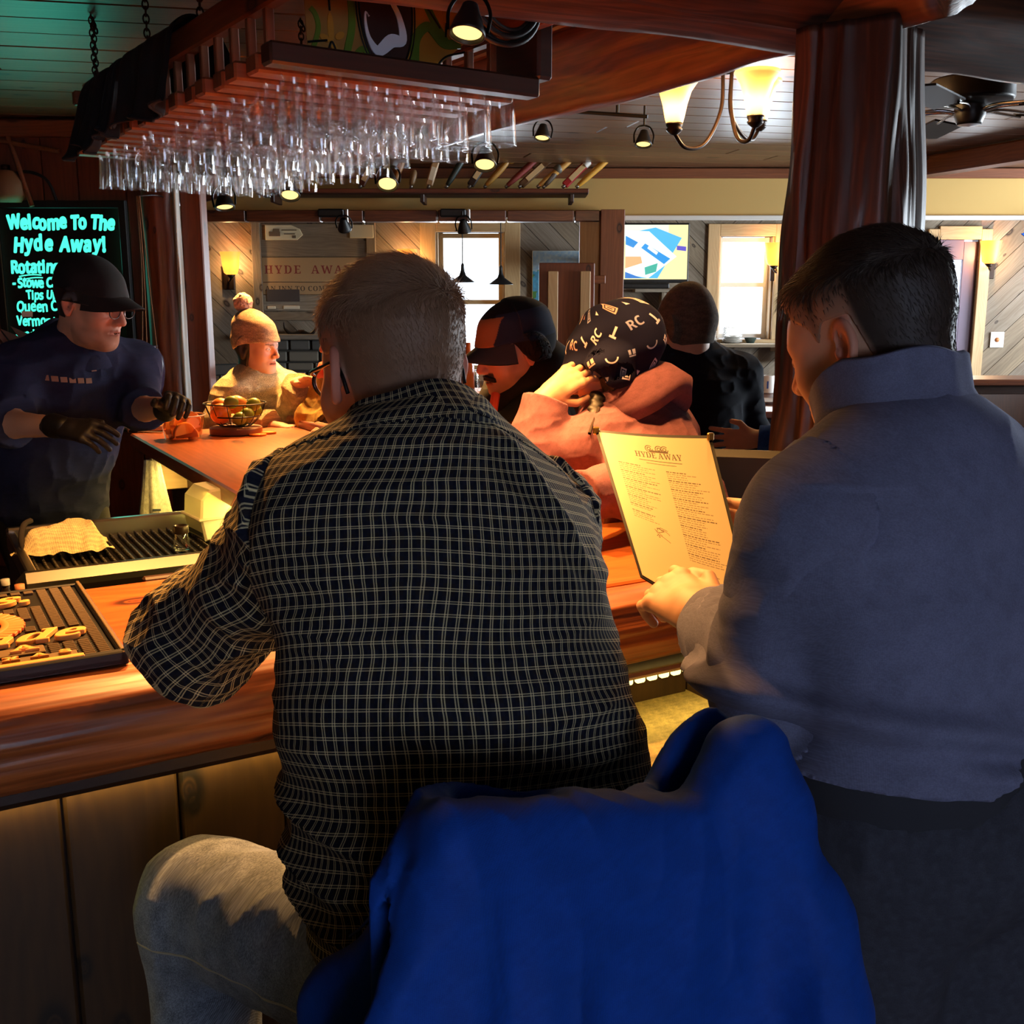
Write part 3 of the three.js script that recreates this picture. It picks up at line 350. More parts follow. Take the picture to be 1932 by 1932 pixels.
  for (const [x, y, z, l] of ww) { const w = thing('orange_wedge', 'orange wedge ' + l, 'orange wedge', [tp.x + x, BARH + y, tp.z + z]); part(w, 'flesh', wg, orangeFlesh); part(w, 'rind', rg, orangeSkin); w.rotation.set(-0.3 + R() * 0.6, R() * 3, (R() - 0.5) * 1.2); }
  const cb = atH(292, 806, BARH + 0.01), board = thing('cutting_board', 'bamboo cutting board beyond the orange tub', 'board', [cb.x, BARH, cb.z], undefined, BTURN); part(board, 'board', cbox(0.24, 0.024, 0.16, 0.006).translate(0, 0.0122, -0.03), M.paleWood); part(board, 'handle', cbox(0.07, 0.02, 0.05, 0.008).translate(0.15, 0.0122, -0.03), M.paleWood);
  const kn = atH(262, 816, BARH), knife = thing('knife', 'black handled knife lying by the counter edge', 'knife', [kn.x, BARH, kn.z], undefined, -0.15); part(knife, 'handle', cbox(0.12, 0.012, 0.016, 0.005).translate(-0.06, 0.007, 0), M.black); part(knife, 'blade', slab([[0, -0.011], [0.1, -0.011], [0.12, 0.006], [0, 0.011]], 0.002).rotateX(-PI / 2).translate(0, 0.004, 0), M.steel);
  const oc = [[486, 822, 'near'], [505, 818, 'far']]; for (const [x, y, n] of oc) { const p = atH(x, y, BARH), c = thing('orange_slice', `round orange slice at the ${n} side of the basket foot`, 'orange slice', [p.x, BARH + 0.001, p.z]); part(c, 'flesh', lathe([[0, 0.001], [0.03, 0.001], [0.03, 0.006], [0, 0.006]], 28), orangeFlesh); part(c, 'rind', lathe([[0.03, 0], [0.034, 0], [0.034, 0.007], [0.03, 0.007]], 28), orangeSkin); }
  const mp = atH(590, 806, BARH), sheet = thing('paper_menu', 'pale paper menu lying on the guest ledge', 'menu', [mp.x, BARH - 0.004, mp.z], undefined, BTURN + 0.2); part(sheet, 'sheet', cbox(0.22, 0.002, 0.36, 0.0005).translate(0.04, 0.002, -0.02), M.cream); part(sheet, 'print', merged(Array.from({ length: 12 }, (_, i) => cbox(0.16, 0.0006, 0.005, 0.0001).translate(0.04, 0.0033, -0.16 + i * 0.025))), std('#8a7a58', 0.9));
}
{ // glass of dark ale tipped in the seated man's hand
  const p = at(470, 962, 1.86), g = thing('beer_glass', 'glass of dark brown ale held by the man in the plaid shirt', 'glass', p); g.rotation.set(0.1, 0, -0.62); g.scale.setScalar(0.85);
  part(g, 'glass', lathe([[0, -0.07], [0.03, -0.07], [0.034, -0.06], [0.043, 0.06], [0.0415, 0.062], [0.04, 0.06], [0.031, -0.056], [0, -0.058]], 40), M.glass); part(g, 'ale', lathe([[0, -0.056], [0.0295, -0.055], [0.037, 0.03], [0, 0.032]], 40), std('#3a1606', 0.15));
}
// ---------- stools ----------
function stool(name, label, x, z, turn, cloth, withBack) {
  const s = thing(name, label, 'bar stool', [x, 0, z], undefined, turn), h = 0.76;
  part(s, 'seat', (() => { const g = cbox(0.42, 0.09, 0.42, 0.03); return g.translate(0, h, 0); })(), cloth);
  for (const a of [-1, 1]) for (const b of [-1, 1]) part(s, 'leg', bar3(V(a * 0.2, 0, b * 0.2), V(a * 0.17, h - 0.04, b * 0.17), 0.02, 10, 0.022), M.darkWood);
  for (const b of [-1, 1]) { part(s, 'stretcher', bar3(V(-0.19, 0.26, b * 0.19), V(0.19, 0.26, b * 0.19), 0.013), M.darkWood); part(s, 'stretcher', bar3(V(b * 0.19, 0.34, -0.19), V(b * 0.19, 0.34, 0.19), 0.013), M.darkWood); }
  if (withBack) { for (const a of [-1, 1]) part(s, 'back_post', bar3(V(a * 0.19, h - 0.05, 0.2), V(a * 0.205, h + 0.33, 0.27), 0.02, 10, 0.017), M.darkWood); part(s, 'back_rail', cbox(0.44, 0.1, 0.026, 0.01).translate(0, h + 0.3, 0.262), M.darkWood); part(s, 'back_rail', cbox(0.4, 0.05, 0.024, 0.008).translate(0, h + 0.15, 0.235), M.darkWood); }
  return s;
}
M.linen = clothMat({ color: '#c9b070', a: 0.3, period: 0.05, freq: 22, bump: 0.001, seed: 9 });
{ const p = atH(1272, 1440, 0.8); stool('bar_stool', 'cream linen bar stool tucked under the bar between the two men', p.x, p.z - 0.12, BTURN, M.linen, false); }
// ---------- hanging glass rack over the bar ----------
const RP = atH(515, 120, 2.13), RTURN = 0.6, RW = 0.74, RL = 1.98, RN = 17;    // near left corner; slats run along +x, the rack runs away along -z
const rackM = new THREE.Matrix4().makeRotationY(RTURN).setPosition(RP.x, 2.13, RP.z), RK = (x, y, z) => V(x, y, z).applyMatrix4(rackM);
const rack = thing('glass_rack', 'slatted wooden glass rack hung on chains above the bar', 'glass rack', RP.clone().setY(2.13), undefined, RTURN);
{
  const P = (RL - 0.1) / (RN - 1);
  part(rack, 'front_board', cbox(RW + 0.02, 0.05, 0.06, 0.006, 3).translate(RW / 2, 0.025, -0.02), M.darkWood);
  for (let i = 1; i < RN; i++) part(rack, 'slat', cbox(RW, 0.045, 0.072, 0.006, i).translate(RW / 2 - 0.01 + 0.01 * (i % 2), 0.0225, -i * P - 0.02), M.rackWood);
  for (const x of [0.05, RW - 0.05]) { part(rack, 'side_rail', cbox(0.04, 0.075, RL + 0.16, 0.006, 8).translate(x, 0.19, -RL / 2 + 0.05), M.rackWood); for (let i = 1; i < RN; i++) part(rack, 'spindle', cbox(0.022, 0.12, 0.022, 0.003).translate(x, 0.1, -i * P - 0.02), M.rackWood); }
  part(rack, 'cross_bar', cbox(RW, 0.05, 0.04, 0.005).translate(RW / 2, 0.205, -RL + 0.06), M.rackWood); part(rack, 'end_block', cbox(0.05, 0.19, 0.24, 0.008).translate(RW + 0.02, 0.14, -0.1), M.darkWood);
  part(rack, 'tip_board', cbox(0.3, 0.02, 0.05, 0.004).rotateY(PI / 2).translate(0.05, 0.24, -RL + 0.25), M.paleWood);
  // glasses hang by their feet in the channels between the slats
  const foot = [[0, 0.052], [0.034, 0.05], [0.036, 0.053], [0.034, 0.0555], [0.008, 0.058]];
  const pils = lathe([[0, 0.0585], [0.03, 0.0575], [0.0315, 0.055], [0.03, 0.052], [0.011, 0.046], [0.01, 0.036], [0.014, 0.028], [0.03, 0.018], [0.036, 0.004], [0.0375, -0.02], [0.0425, -0.118], [0.0425, -0.12], [0.0412, -0.12], [0.0362, -0.02], [0.0345, 0.002], [0.028, 0.012], [0, 0.016]].reverse(), 36);
  const wine = lathe([[0, 0.058], [0.032, 0.0565], [0.033, 0.054], [0.03, 0.052], [0.006, 0.047], [0.0042, 0.03], [0.0045, -0.02], [0.012, -0.03], [0.03, -0.05], [0.036, -0.08], [0.034, -0.115], [0.031, -0.138], [0.0298, -0.138], [0.0328, -0.115], [0.0348, -0.08], [0.029, -0.052], [0.01, -0.034], [0, -0.032]].reverse(), 36);
  const mug = lathe([[0, 0.0585], [0.033, 0.0575], [0.0345, 0.054], [0.012, 0.047], [0.012, 0.04], [0.03, 0.022], [0.044, 0.0], [0.046, -0.05], [0.04, -0.1], [0.0385, -0.1], [0.0445, -0.05], [0.0425, -0.002], [0.029, 0.016], [0, 0.02]].reverse(), 36);
  const protos = {}, R = rng(40), rowNames = ['front', 'second', 'third', 'fourth', 'fifth', 'sixth', 'seventh', 'eighth', 'ninth', 'tenth', 'eleventh', 'twelfth', 'thirteenth', 'fourteenth', 'fifteenth', 'last'];
  const kinds = [['beer_glass', 'footed beer glass', pils, 'beer glass'], ['wine_glass', 'stemmed wine glass', wine, 'wine glass'], ['goblet', 'round bellied goblet', mug, 'goblet']];
  const ORD = ['first', 'second', 'third', 'fourth', 'fifth', 'sixth', 'seventh', 'eighth'], rows = [0, 0, 1, 0, 2, 0, 1, 0, 1, 2, 0, 1, 0, 2, 0, 0].map((k) => [k, 8]);
  rows.forEach(([k, n], r) => { const [nm, lb, g, cat] = kinds[k]; for (let i = 0; i < n; i++) {
    const z = -(r + 0.5) * P - 0.02, x = RW - 0.06 - i * (RW - 0.1) / 7.6 + (R() - 0.5) * 0.012, p = RK(x - (r > 5 ? 0.0 : 0), 0, z), label = `${ORD[i]} upside-down ${lb} from the beam end in the ${rowNames[r]} row of the rack`;
    let o; if (!protos[k]) { o = protos[k] = thing(nm, label, cat); part(o, 'glass', g, M.glass); o.position.copy(p); o.rotation.y = R() * 6; } else o = copyOf(protos[k], nm, p, R() * 6, label);
    o.position.y = 2.13; o.userData.group = `glasses in the ${rowNames[r]} row of the rack`; o.userData.category = cat; } });
  // chains up to the ceiling
  const chain = (label, x, z, y1) => { const c = thing('chain', label, 'chain', RK(x, 0.2, z)), L = y1 - (2.13 + 0.2), g = []; for (let i = 0; i < L / 0.021; i++) g.push(new THREE.TorusGeometry(0.009, 0.0026, 6, 12).scale(1, 1.5, 1).rotateY(i % 2 * PI / 2 + 0.4).translate(0, i * 0.021, 0)); part(c, 'links', merged(g), M.rust); part(c, 'hook', tube([[0, L - 0.03, 0], [0.012, L - 0.045, 0], [0.014, L - 0.03, 0], [0, L - 0.01, 0], [0, L + 0.005, 0]], 0.0035, 16, 6), M.rust); return c; };
  chain('rusty chain at the far left corner of the glass rack', 0.05, -RL + 0.2, TOP); chain('second length of rusty chain beside the far left corner chain', 0.075, -RL + 0.12, TOP); chain('rusty chain in the middle of the rack by the black cloths', 0.05, -1.12, TOP); chain('rusty chain nearest the stained glass panel', 0.05, -0.62, TOP); chain('rusty chain on the far side rail of the rack', RW - 0.05, -1.4, TOP);
  // black cloths slung over the side rail
  const cloth = (label, z0, z1, drop, out, seed) => { const n = 30, pos = [], uv = [], idx = [], path = [[0.16, 0.12], [0.11, 0.21], [0.05, 0.245], [0.0, 0.22], [-out * 0.5, 0.08], [-out * 0.8, 0.0 - drop * 0.3], [-out, -drop]], cv = new THREE.CatmullRomCurve3(path.map(([x, y]) => V(x, y, 0))); for (let s = 0; s < 2; s++) for (let j = 0; j <= n; j++) { const q = cv.getPoint(j / n); for (let i = 0; i <= n; i++) { const a = i / n, f = sstep(0.3, 1, j / n), w = lerp(1, 0.72 + 0.4 * n2(seed, j / n * 3, 0, 0, seed), f), wav = 0.022 * sin(a * 13 + seed + j / n * 2) * f + 0.012 * sin(a * 29 + seed) * f; pos.push(q.x + wav - s * 0.004, q.y - 0.02 * f * sin(a * 7 + seed) + s * 0.002, lerp(z0, z1, 0.5 + (a - 0.5) * w) + 0.03 * f); uv.push(a * 0.4, j / n * 0.4); } }
    const N = (n + 1) * (n + 1); for (let s = 0; s < 2; s++) for (let j = 0; j < n; j++) for (let i = 0; i < n; i++) { const p = s * N + j * (n + 1) + i, q = p + n + 1; s ? idx.push(p, q, p + 1, p + 1, q, q + 1) : idx.push(p, p + 1, q, p + 1, q + 1, q); }
    const c = thing('bar_cloth', label, 'cloth', RP.clone().setY(2.13), undefined, RTURN); part(c, 'cloth', rawGeo(pos, uv, idx), std('#0b0a0b', 0.95, 0, { side: THREE.DoubleSide })); const hem = []; for (let i = 0; i <= n; i++) hem.push([pos[(n * (n + 1) + i) * 3], pos[(n * (n + 1) + i) * 3 + 1], pos[(n * (n + 1) + i) * 3 + 2]]); part(c, 'hem', tube(hem, 0.004, 40, 6), std('#141213', 0.9)); };
  cloth('black cloth over the rack at its far end', -1.76, -1.4, 0.03, 0.08, 1); cloth('short black cloth hanging between the two long ones', -1.36, -1.26, 0.0, 0.06, 2); cloth('black cloth over the rack nearest the stained glass', -1.22, -0.66, 0.0, 0.05, 3);
}
{ // oval hoop resting on the rack
  const p = RK(0.3, 0.2, -1.75), h = thing('hoop', 'thin oval hoop lying on top of the glass rack', 'hoop', p); h.rotation.set(0.25, 0.5, 0); part(h, 'ring', new THREE.TorusGeometry(0.2, 0.006, 8, 64).rotateX(PI / 2).scale(1.15, 1, 0.7).translate(0.06, 0.06, 0), M.rackWood); part(h, 'strut', bar3(V(-0.17, 0.06, 0), V(0.29, 0.06, 0), 0.004), M.rackWood);
}
{ // stained glass panel standing on the rack behind its front board
  const w = 0.44, h = 0.34, g = thing('stained_glass', 'stained glass panel with a white scroll on a brown oval', 'stained glass', RK(0.115, 0.052, -0.06), undefined, RTURN + 0.0); g.rotation.order = 'YXZ'; g.rotation.x = -0.08;
  const glassOf = (hex, r = 0.25) => new THREE.MeshPhysicalMaterial({ color: hex, roughness: r, transmission: 0.35, thickness: 0, side: THREE.DoubleSide }), amber = glassOf('#d89a3c'), tan = glassOf('#b98a4a'), green = glassOf('#6d8f34'), red = glassOf('#a3482a'), lead = std('#120c0a', 0.5, 0.5);
  const poly = (pts, m, z = 0, n = 'pane') => part(g, n, slab(pts, 0.004).translate(0, 0, z), m), path = (pts, r = 0.0028) => part(g, 'lead', tube(pts.map(([x, y]) => [x, y, 0.003]), r, 30, 6), lead);
  const ell = (cx, cy, rx, ry, n = 28) => Array.from({ length: n }, (_, i) => [cx + rx * cos(i / n * 2 * PI), cy + ry * sin(i / n * 2 * PI)]);
  poly([[0, 0], [0.18, 0], [0.15, 0.2], [0.1, h], [0, 0.16]], tan, -0.003); poly([[0.26, 0], [0.35, 0], [w, 0.07], [w, h], [0.3, h], [0.28, 0.15]], amber, -0.003); poly([[0.1, h], [0.15, 0.2], [0.18, 0], [0.26, 0], [0.28, 0.15], [0.3, h]], red, -0.004);
  poly(ell(0.215, 0.13, 0.072, 0.16), std('#3a2622', 0.35), 0.0015, 'oval'); path([...ell(0.215, 0.13, 0.074, 0.162), [0.289, 0.13]], 0.003); path([...ell(0.215, 0.13, 0.082, 0.172), [0.297, 0.13]], 0.002);
  const ribbon = (pts, wd, m, z, n) => { const L = pts.length, a = [], b = []; pts.forEach(([x, y], i) => { const [x0, y0] = pts[max(0, i - 1)], [x1, y1] = pts[min(L - 1, i + 1)], d = hypot(x1 - x0, y1 - y0), nx = -(y1 - y0) / d, ny = (x1 - x0) / d, k = Array.isArray(wd) ? wd[i] : wd; a.push([x + nx * k, y + ny * k]); b.unshift([x - nx * k, y - ny * k]); }); return poly([...a, ...b], m, z, n); };
  const sm = (pts, n = 30) => new THREE.CatmullRomCurve3(pts.map(([x, y]) => V(x, y, 0))).getPoints(n).map((p) => [p.x, p.y]);
  ribbon(sm([[0.01, 0], [0.03, 0.06], [0.022, 0.09], [0.012, 0.1]]), 0.006, green, 0.001); ribbon(sm([[0.1, 0.002], [0.12, 0.08], [0.11, 0.17], [0.06, 0.2]]), 0.009, green, 0.001); ribbon(sm([[0.29, 0.01], [0.3, 0.07], [0.335, 0.1], [0.38, 0.065], [0.43, 0.07]]), 0.012, green, 0.001); ribbon(sm([[0.385, 0.07], [0.34, 0.14], [0.31, 0.22]]), 0.01, green, 0.001); ribbon(sm([[0.125, 0.005], [0.145, 0.022], [0.17, 0.005]]), 0.007, green, 0.001);
  for (const [x, y, a] of [[0.062, 0.06, 0], [0.045, 0.035, 1.2], [0.085, 0.045, -1.0], [0.068, 0.015, 0.2]]) poly(ell(0, 0, 0.008, a === 0 ? 0.036 : 0.014, 16).map(([u, v]) => [x + u * cos(a) - v * sin(a), y + u * sin(a) + v * cos(a)]), amber, 0.001); poly(ell(0.39, 0.15, 0.01, 0.034, 16), amber, 0.001);
  for (const pts of [[[0, 0.12], [0.06, 0.17], [0.1, 0.26]], [[0.062, 0.1], [0.06, 0.2]], [[0.0, 0.02], [0.05, 0.03]], [[0.05, 0.0], [0.062, 0.028], [0.075, 0]], [[0.35, 0.0], [0.38, 0.03], [0.44, 0.05]], [[0.39, 0.116], [0.385, 0.08]], [[0.33, 0.15], [0.37, 0.1]], [[0.36, 0.2], [0.41, 0.24]], [[0.0, 0.16], [0.1, h]], [[0.3, 0.22], [0.3, h]]]) path(sm(pts, 12));
  const wm = std('#d9d8e2', 0.4); ribbon(sm([[0.166, 0.1], [0.158, 0.11], [0.155, 0.095], [0.162, 0.05], [0.185, 0.022], [0.225, 0.05], [0.255, 0.055], [0.25, 0.11], [0.215, 0.17], [0.2, 0.2]], 60), sm([[0.002, 0], [0.002, 0], [0.0025, 0], [0.005, 0], [0.012, 0], [0.016, 0], [0.012, 0], [0.007, 0], [0.005, 0], [0.003, 0]], 60).map((p) => p[0]), wm, 0.005, 'scroll');
  ribbon(sm([[0.2, 0.15], [0.213, 0.2], [0.235, 0.235]]), 0.004, wm, 0.005, 'scroll'); ribbon(sm([[0.176, 0.15], [0.178, 0.175], [0.205, 0.185], [0.235, 0.175], [0.242, 0.195]]), 0.003, wm, 0.005, 'scroll');
  part(g, 'frame', cbox(w + 0.02, 0.008, 0.014, 0.002).translate(w / 2, -0.002, 0), M.rackWood);
}
// ---------- lamps ----------
function spot(name, label, p, s, aim, cd, angle, on = true, stem = 0.06) {
  const t = thing(name, label, 'spotlight', p), dir = aim.clone().sub(p).normalize(), q = new THREE.Quaternion().setFromUnitVectors(V(0, -1, 0), dir), ori = (g) => g.applyQuaternion(q);
  part(t, 'shade', ori(lathe([[0.012, 0.07], [0.02, 0.068], [0.026, 0.05], [0.036, 0.025], [0.044, 0.0], [0.046, -0.004], [0.046, -0.012], [0.042, -0.012], [0.04, 0.0], [0.03, 0.03], [0, 0.034]].map(([r, y]) => [r * s, y * s]), 32)), M.black);
  part(t, 'yoke', ori(merged([tube([[-0.05, 0.0, 0], [-0.052, 0.05, 0], [-0.03, 0.09, 0], [0, 0.1, 0]].map((v) => v.map((k) => k * s)), 0.005 * s, 16, 6), tube([[0.05, 0.0, 0], [0.052, 0.05, 0], [0.03, 0.09, 0], [0, 0.1, 0]].map((v) => v.map((k) => k * s)), 0.005 * s, 16, 6)])), M.blackMetal);
  if (on) part(t, 'lens', ori(lathe([[0, 0.001], [0.036, 0.0], [0.037, -0.003], [0, -0.006]].map(([r, y]) => [r * s, y * s]), 28)), M.bulb); else part(t, 'lens', ori(lathe([[0, 0.001], [0.036, 0.0], [0.037, -0.003], [0, -0.006]].map(([r, y]) => [r * s, y * s]), 28)), M.steel);
  const top = V(0, 0.1 * s, 0).applyQuaternion(q); part(t, 'stem', bar3(top, V(top.x, stem === 'top' ? TOP + 0.005 - p.y : stem > 1 ? stem - p.y : top.y + stem, top.z), 0.007 * s), M.black);
  if (on && cd) { const l = new THREE.SpotLight(WARM, cd * 0.1, 0, angle, 0.45); l.position.copy(p).addScaledVector(dir, 0.02 * s); l.target.position.copy(aim); l.shadow.radius = 2; l.castShadow = true; scene.add(l, l.target); }
  return t;
}
const below = (p, dx = 0, dz = 0) => V(p.x + dx, 1, p.z + dz);
{
  const sp = (label, px, py, Z, s, aim, cd, ang, on, stem) => { const p = at(px, py, Z), a = aim(p).lerp(below(p), 0.55); spot('spotlight', label, p, s, a, cd, ang, on, stem); };
  sp('black spotlight on the beam beside the stained glass', 882, 58, 2.55, 0.9, () => B(0.45, 0.2, 1.05), 150, 0.75, true, 'top');
  sp('black spotlight hanging just beyond the right end of the rack', 915, 308, 4.4, 1.0, () => B(1.3, 1.2, 1.05), 80, 0.62, true, 'top');
  sp('black spotlight under the far half of the glass rack', 547, 366, 5.0, 1.0, () => B(1.0, 2.1, 1.05), 120, 0.6, true, 'top');
  sp('spotlight shining through the far left corner of the glasses', 424, 388, 5.1, 1.0, () => B(1.3, 2.9, 1.05), 130, 0.6, true, 'top');
  sp('spotlight shining through the lower row of glasses', 731, 345, 4.7, 1.0, () => B(1.0, 1.2, 1.05), 130, 0.6, true, 'top');
  sp('spotlight at the left end of the ceiling track', 1023, 258, 5.6, 0.9, (p) => below(p, -0.3, 0.9), 26, 0.7, true, 0.09);
  sp('spotlight at the right end of the ceiling track', 1214, 270, 5.4, 0.9, (p) => below(p, -0.2, 0.9), 26, 0.7, true, 0.09);
  sp('unlit spotlight on the header wall above the sign', 650, 430, 8.3, 1.15, (p) => below(p, 0, -2), 0, 0.5, false, at(650, 402, 8.42).y);
  sp('unlit spotlight on the header wall before the window', 876, 434, 8.3, 1.15, (p) => below(p, 0.3, -1), 0, 0.5, false, at(650, 402, 8.42).y);
  // lamps out of view overhead, placed to light the near counter and the men
  sp('unseen spotlight over the near counter above the mat', 420, -80, 2.2, 0.9, () => B(0.0, 0.3, 1.05), 115, 1.05, true, 'top');
  sp('unseen spotlight over the corner of the bar', 1330, -60, 2.35, 0.9, () => B(1.15, 0.4, 1.05), 40, 0.8, true, 'top');
  sp('unseen spotlight on the near beam between the two men', 1080, -120, 2.15, 0.9, () => B(0.9, 0.2, 1.05), 30, 0.95, true, 'top');
  const a = at(995, 205, 5.65), b = at(1222, 220, 5.4), tr = thing('light_track', 'thin black lighting track below the ceiling boards', 'light track'); part(tr, 'rail', bar3(a, b, 0.009), M.black); for (const [px, py, Z] of [[1165, 213, 5.46], [1010, 206, 5.63]]) { const p = at(px, py, Z); part(tr, 'hanger', bar3(p, V(p.x, TOP + 0.005, p.z), 0.009), M.black); }
  for (const [x0, l] of [[560, 'dark mounting plate of the spotlight above the sign'], [790, 'dark mounting plate of the spotlight before the window']]) { const p = at(x0 + 65, 402, 8.42), m = thing('mounting_box', l, 'mounting box', p); part(m, 'box', cbox(0.2, 0.06, 0.07, 0.01), M.black); part(m, 'bracket', cbox(0.02, 0.1, 0.03, 0.004).translate(0.12, -0.02, 0), M.steel); }
}
{ // three-arm chandelier with flared glass shades
  const c = at(1375, 108, 4.72), t = thing('chandelier', 'bronze three arm ceiling light with flared amber shades', 'chandelier', [c.x, TOP, c.z]);
  const shadeM = new THREE.MeshPhysicalMaterial({ color: '#f0cf98', roughness: 0.5, transmission: 0.45, thickness: 0, side: THREE.DoubleSide, emissive: new THREE.Color(1, 0.62, 0.25), emissiveIntensity: 0.08 });
  part(t, 'canopy', lathe([[0, 0.004], [0.085, 0.004], [0.088, -0.012], [0.07, -0.03], [0.055, -0.042], [0.035, -0.07], [0, -0.075]], 40), M.bronze);
  const local = (px, py, Z) => at(px, py, Z).sub(t.position);
  const ends = [[1272, 246, 4.55], [1425, 232, 4.5], [1432, 240, 4.95]];
  ends.forEach(([px, py, Z], i) => { const e = local(px, py, Z), d = V(e.x, 0, e.z).normalize(); part(t, 'arm', tube([V(d.x * 0.03, -0.06, d.z * 0.03), V(d.x * 0.035, -0.22, d.z * 0.035), V(e.x * 0.45, e.y - 0.045, e.z * 0.45), V(e.x * 0.8, e.y - 0.06, e.z * 0.8), V(e.x, e.y - 0.01, e.z)], 0.0085, 40, 10), M.bronze);
    part(t, 'socket', lathe([[0, -0.02], [0.012, -0.018], [0.03, -0.004], [0.034, 0.004], [0.028, 0.01], [0.034, 0.018], [0.034, 0.03], [0, 0.03]], 28).translate(e.x, e.y, e.z), M.bronze);
    part(t, 'shade', lathe([[0.033, 0.024], [0.04, 0.05], [0.05, 0.1], [0.066, 0.15], [0.088, 0.182], [0.092, 0.186], [0.09, 0.198], [0.084, 0.2], [0.084, 0.19], [0.062, 0.15], [0.046, 0.1], [0.036, 0.05], [0.03, 0.026]], 40).translate(e.x, e.y, e.z), shadeM);
    part(t, 'bulb', new THREE.SphereGeometry(0.026, 20, 14).scale(1, 1.15, 1).translate(e.x, e.y + 0.085, e.z), M.bulb);
    const l = new THREE.PointLight(LAMP, 0.55); l.position.copy(t.position).add(e).add(V(0, 0.085, 0)); l.castShadow = true; scene.add(l); });
}
{ // ceiling fan
  const c = at(1840, 88, 4.5), t = thing('ceiling_fan', 'dark bronze ceiling fan with a small round light', 'ceiling fan', [c.x, TOP, c.z]), dk = std('#1a1310', 0.4, 0.4);
  part(t, 'canopy', lathe([[0, 0], [0.07, 0], [0.065, -0.03], [0.02, -0.045], [0, -0.045]], 32), dk); part(t, 'rod', cyl(0.014, 0.014, 0.13, 14).translate(0, -0.09, 0), dk);
  part(t, 'motor', lathe([[0, -0.11], [0.05, -0.112], [0.15, -0.135], [0.162, -0.145], [0.165, -0.21], [0.155, -0.225], [0.06, -0.235], [0, -0.235]], 48), dk); part(t, 'hub', lathe([[0.062, -0.23], [0.06, -0.275], [0.05, -0.3], [0.046, -0.31], [0, -0.31]], 32), dk); part(t, 'lamp', lathe([[0, -0.317], [0.045, -0.31], [0.045, -0.304], [0, -0.303]], 28), std('#f2f4f8', 0.3));
  for (let i = 0; i < 5; i++) { const a = 0.25 + i / 5 * 2 * PI, g = [[0.05, -0.02], [0.17, -0.032], [0.25, -0.06], [0.6, -0.066], [0.64, -0.04], [0.64, 0.04], [0.6, 0.066], [0.25, 0.06], [0.17, 0.032], [0.05, 0.02]]; const b = part(t, 'blade', slab(g.slice(2, 8), 0.008).rotateX(-PI / 2).rotateX(0.2).rotateY(a).translate(0, -0.262, 0), dk); part(b, 'bracket', merged([tube([[0.05, 0, 0.012], [0.12, 0.01, 0.03], [0.27, 0, 0.04]], 0.006, 12, 6), tube([[0.05, 0, -0.012], [0.12, 0.01, -0.03], [0.27, 0, -0.04]], 0.006, 12, 6)]).rotateY(a).translate(0, -0.262, 0), M.chrome); }
}
